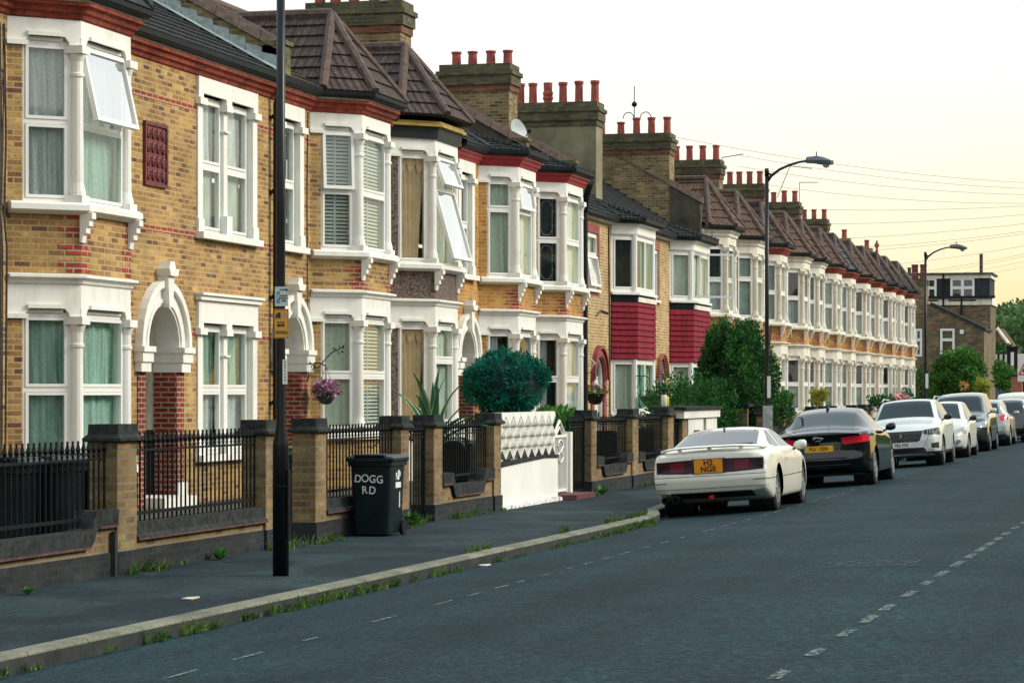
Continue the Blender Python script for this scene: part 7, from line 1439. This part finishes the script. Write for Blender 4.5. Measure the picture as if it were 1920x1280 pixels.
for lab, x, y, s, rr_, m_, n, sz in (('far rounded tree at the right edge, behind the sign', 1905, 655, 215, 3.6, 'leaf_far', 3200, .5), ('paler far tree top touching the sky at the right edge', 1912, 612, 300, 3.4, 'leaf_far', 2200, .6), ('far dark green tree between the fence and the sign', 1888, 690, 190, 2.0, 'leaf', 1500, .35), ('very distant tree just outside the right edge', 1965, 640, 240, 5.5, 'leaf_far', 2400, .6)):
    a, b_, z = at(x, y, s); tree(lab, a, b_, max(2, z - rr_ * .4), lump(a, b_, z, rr_, rr_, rr_ * .8, 14, .38, rn), m_, n, sz, .25)
a, b_, z = at(1880, 715, 150); t = thing('low_fence', 'weathered grey wooden fence below the far bushes', 'fence', (a, b_, 0)); mb = MB(); mb.box(a, a + .1, D(1893, 150), D(1868, 150), 0, HH(718, 150, b_)); mb.build('boards', plain('grey_boards', (.14, .16, .15), .8, .2, 3), t)
sP = 135.; t = thing('brick_gate_pillar', 'red brick gate pillar at the right photo edge', 'pillar', (sP, D(1906, sP), 0)); zP = lambda y: HH(y, sP, D(1906, sP)); mb = MB(); mb.box(sP, sP + .5, D(1916, sP), D(1896, sP), 0, zP(705)); mb.build('brickwork', M['redbrick'], t); mb = MB(); mb.box(sP - .05, sP + .55, D(1918, sP), D(1894, sP), zP(705), zP(702)); mb.build('cap', M['coping'], t)
sP = 125.; t = thing('traffic_sign', 'white board with red-edged warning triangle cut by the right photo edge', 'road sign', (sP, D(1918, sP), 0)); zP = lambda y: HH(y, sP, D(1915, sP)); yA, yB = D(1932, sP), D(1908, sP); mb = MB(); mb.box(sP, sP + .03, yA, yB, zP(715), zP(663)); mb.build('board', M['wplate'], t); ym_ = (yA + yB) / 2 - .0
Gs = lambda a, z, o: (sP - o, a, z); mb = MB(); mb.fprism(Gs, [(yB - .02, zP(703)), (yA + .02, zP(703)), (ym_, zP(680))], .001, .012); tr_ = mb.build('red_triangle', M['redlamp'], t); mb = MB(); mb.fprism(Gs, [(yB - .14, zP(700.5)), (yA + .14, zP(700.5)), (ym_, zP(685.5))], .012, .016); mb.build('triangle_centre', M['wplate'], tr_)
mb = MB(); mb.tube([(sP + .05, ym_, 0), (sP + .05, ym_, zP(664))], .04, 8); mb.build('post', M['iron'], t); mb = MB(); mb.fprism(Gs, [(ym_ - .08, zP(698)), (ym_ + .08, zP(698)), (ym_ + .05, zP(692)), (ym_, zP(690)), (ym_ - .05, zP(692))], .016, .02); mb.build('symbol', M['blk'], tr_)
a, b_, z = at(1898, 680, 145); t = thing('marker_post', 'thin white and yellow marker post at the right edge', 'post', (a, b_, 0)); mb = MB(); mb.box(a, a + .1, b_ - .08, b_ + .08, 0, HH(660, 145, b_)); mb.build('post', M['yellowpaint'], t); mb = MB(); mb.box(a - .01, a, b_ - .08, b_ + .08, HH(685, 145, b_), HH(660, 145, b_)); mb.build('reflector', M['white'], t)
a, b_, z = at(1893, 680, 150); t = thing('dark_shed', 'dark timber shed behind the marker post', 'shed', (a, b_, 0)); mb = MB(); mb.box(a, a + 3, D(1908, 150), D(1888, 150), 0, HH(652, 150, b_)); mb.box(a - .1, a + 3.1, D(1910, 150), D(1886, 150), HH(652, 150, b_), HH(649, 150, b_)); mb.build('boards', M['plastic'], t)
# far wood closing the view
t = MB()
for k in range(2600):
    ang = rn.uniform(-.14, .30); dist = rn.uniform(420, 520); hgt = rn.uniform(0, 1) ** .7 * (9 + 3 * sin(ang * 60)); c = Vector((dist * cos(ang), dist * sin(ang), hgt)); u = Vector((-sin(ang), cos(ang), rn.uniform(-.4, .4))).normalized() * rn.uniform(1, 2.2); v = Vector((rn.uniform(-.4, .4), rn.uniform(-.4, .4), 1)).normalized() * rn.uniform(1, 2.0); t.poly([c - u, c - v, c + u, c + v])
o = t.build('distant_wood', M['leaf_far']); o['kind'] = 'stuff'; o['label'] = 'distant belt of trees closing the end of the street'; o['category'] = 'trees'
# ================================================================== overhead wires
hub = Vector((110, -3.6, 9.6)); t = thing('telegraph_pole', 'wooden telegraph pole on the opposite pavement, wires fanning from it', 'pole', (110, -4.9, 0)); hub = Vector((110, -4.9, 10.4)); mb = MB(); mb.tube([(110, -4.9, 0), (110, -4.9, 10.8)], [.14, .10], 10); mb.build('pole', M['twig'], t); mb = MB(); mb.lathe((110, -4.9, 0), [(.3, 10.35), (.3, 10.45)], 12); mb.build('ring_head', M['iron'], t)
M['wire'] = plain('telephone_wire', (.55, .44, .22), .7, .1, 1)
targ = [(1255, 255, 80, 'to the stack of pots nearest the sky'), (1380, 290, 92, 'to the chimney left of the second lamp head'), (1385, 312, 90, 'passing just under the second lamp head'), (1440, 347, 99, 'to the chimney behind the second lamp post'), (1545, 393, 113, 'to the last big chimney top'), (1550, 420, 114, 'to the last big chimney side'), (1556, 448, 118, 'to the spire right of the last chimney'), (1605, 465, 122, 'to the small far stub chimney'), (1625, 470, 125, 'next to the far stub chimney'), (1668, 497, 130, 'to the ball-finial spire'), (1690, 515, 134, 'to the end of the terrace'), (1742, 512, 168, 'to the left of the corner building'), (1800, 512, 169, 'to the middle of the corner building'), (1850, 513, 169, 'to the right of the corner building')]
for x, y, s, lab in targ:
    a, b_, z = at(x, y, s); P0 = Vector((a, b_, z)); tw = MB(); pts = [P0.lerp(hub, k / 18) - Vector((0, 0, (.9 if s < 105 else .45) * 4 * (k / 18) * (1 - k / 18))) for k in range(19)]; tw.tube(pts, .0075, 4)
    o = tw.build('telephone_wire', M['wire']); tag(o, 'thin overhead wire ' + lab, 'wire', 'overhead telephone wires')
# alarm boxes on the terrace
for k, s in ((10, 93.2), (12, 103.2)): mb = MB(); mb.box(s, s + .22, DW - .75, DW - .6, 3.72, 4.02); mb.build('alarm_box', M['yellowpaint'], roots[k][0])
# ================================================================== the rest of the street around the camera: opposite terrace and houses behind, seen mirrored in glass and car paint
def plain_house():
    t = thing('opposite_house', 'plain yellow brick house of the opposite terrace, outside the photograph', 'house', (0, -11, 0), 'houses of the opposite terrace'); mb = MB(); mb.box(-2.6, 2.6, -19, -11, 0, 6.6); mb.build('wall', M['brick_c'], t)
    mb = MB(); mb.hexa([(-2.6, -19.2, 6.6), (2.6, -19.2, 6.6), (2.6, -10.8, 6.6), (-2.6, -10.8, 6.6), (-2.6, -15.1, 8.9), (2.6, -15.1, 8.9), (2.6, -14.9, 8.9), (-2.6, -14.9, 8.9)]); rf = mb.build('roof', M['tile_dark'], t); mb = MB(); mb.box(2.2, 2.9, -15.8, -14.2, 8.0, 9.8); mb.build('chimney', M['stackbrick'], rf)
    for x, z0, z1 in ((-1.2, 1.0, 3.0), (-1.2, 4.0, 6.0), (1.4, 4.0, 6.0)):
        mb = MB(); mb.box(x - .95, x + .95, -11, -10.3, z0 - .3, z1 + .3); b = mb.build('bay', M['white2'], t); mb = MB(); mb.box(x - .7, x + .7, -10.31, -10.285, z0, z1); mb.build('window', M['cglass'], b)
    mb = MB(); mb.box(.9, 1.9, -11, -10.95, .1, 2.4); mb.build('door', M['door_dark'], t); return t
ph = plain_house()
def clone(o, par=None):
    c = o.copy(); COL.objects.link(c); c.parent = par
    for ch in [q for q in bpy.data.objects if q.parent == o]: clone(ch, c)
    return c
kids = {}
def subtree(o): return [(ch, subtree(ch)) for ch in bpy.data.objects if ch.parent == o]
tr_ = subtree(ph)
def cp(o, sub, par):
    c = o.copy(); COL.objects.link(c); c.parent = par
    for ch, s_ in sub: cp(ch, s_, c)
    return c
ph.location = (-62, -11, 0)
for k in range(1, 29): c = cp(ph, tr_, None); c.location = (-62 + 5.22 * k, -11, 0)
for k in range(13):       # same side of the street, behind the camera
    c = cp(ph, tr_, None); c.location = (22.2 - 5.22 * k, 14.4, 0); c.rotation_euler = (0, 0, pi); c['label'] = 'plain yellow brick house further back on the photographed side, outside the photograph'; c['group'] = 'houses behind the camera'
rq = random.Random(2)
for k, x in enumerate((-30, -12, 8, 26, 47, 66, 80, 92)):
    tree('street tree on the opposite pavement, outside the photograph', x, -6.2, 3.5, lump(x, -6.2, 4.6, 1.7, 1.6, 1.7, 8, .4, rq), 'leaf_b', 1500, .3, .12)['group'] = 'street trees outside the photograph'
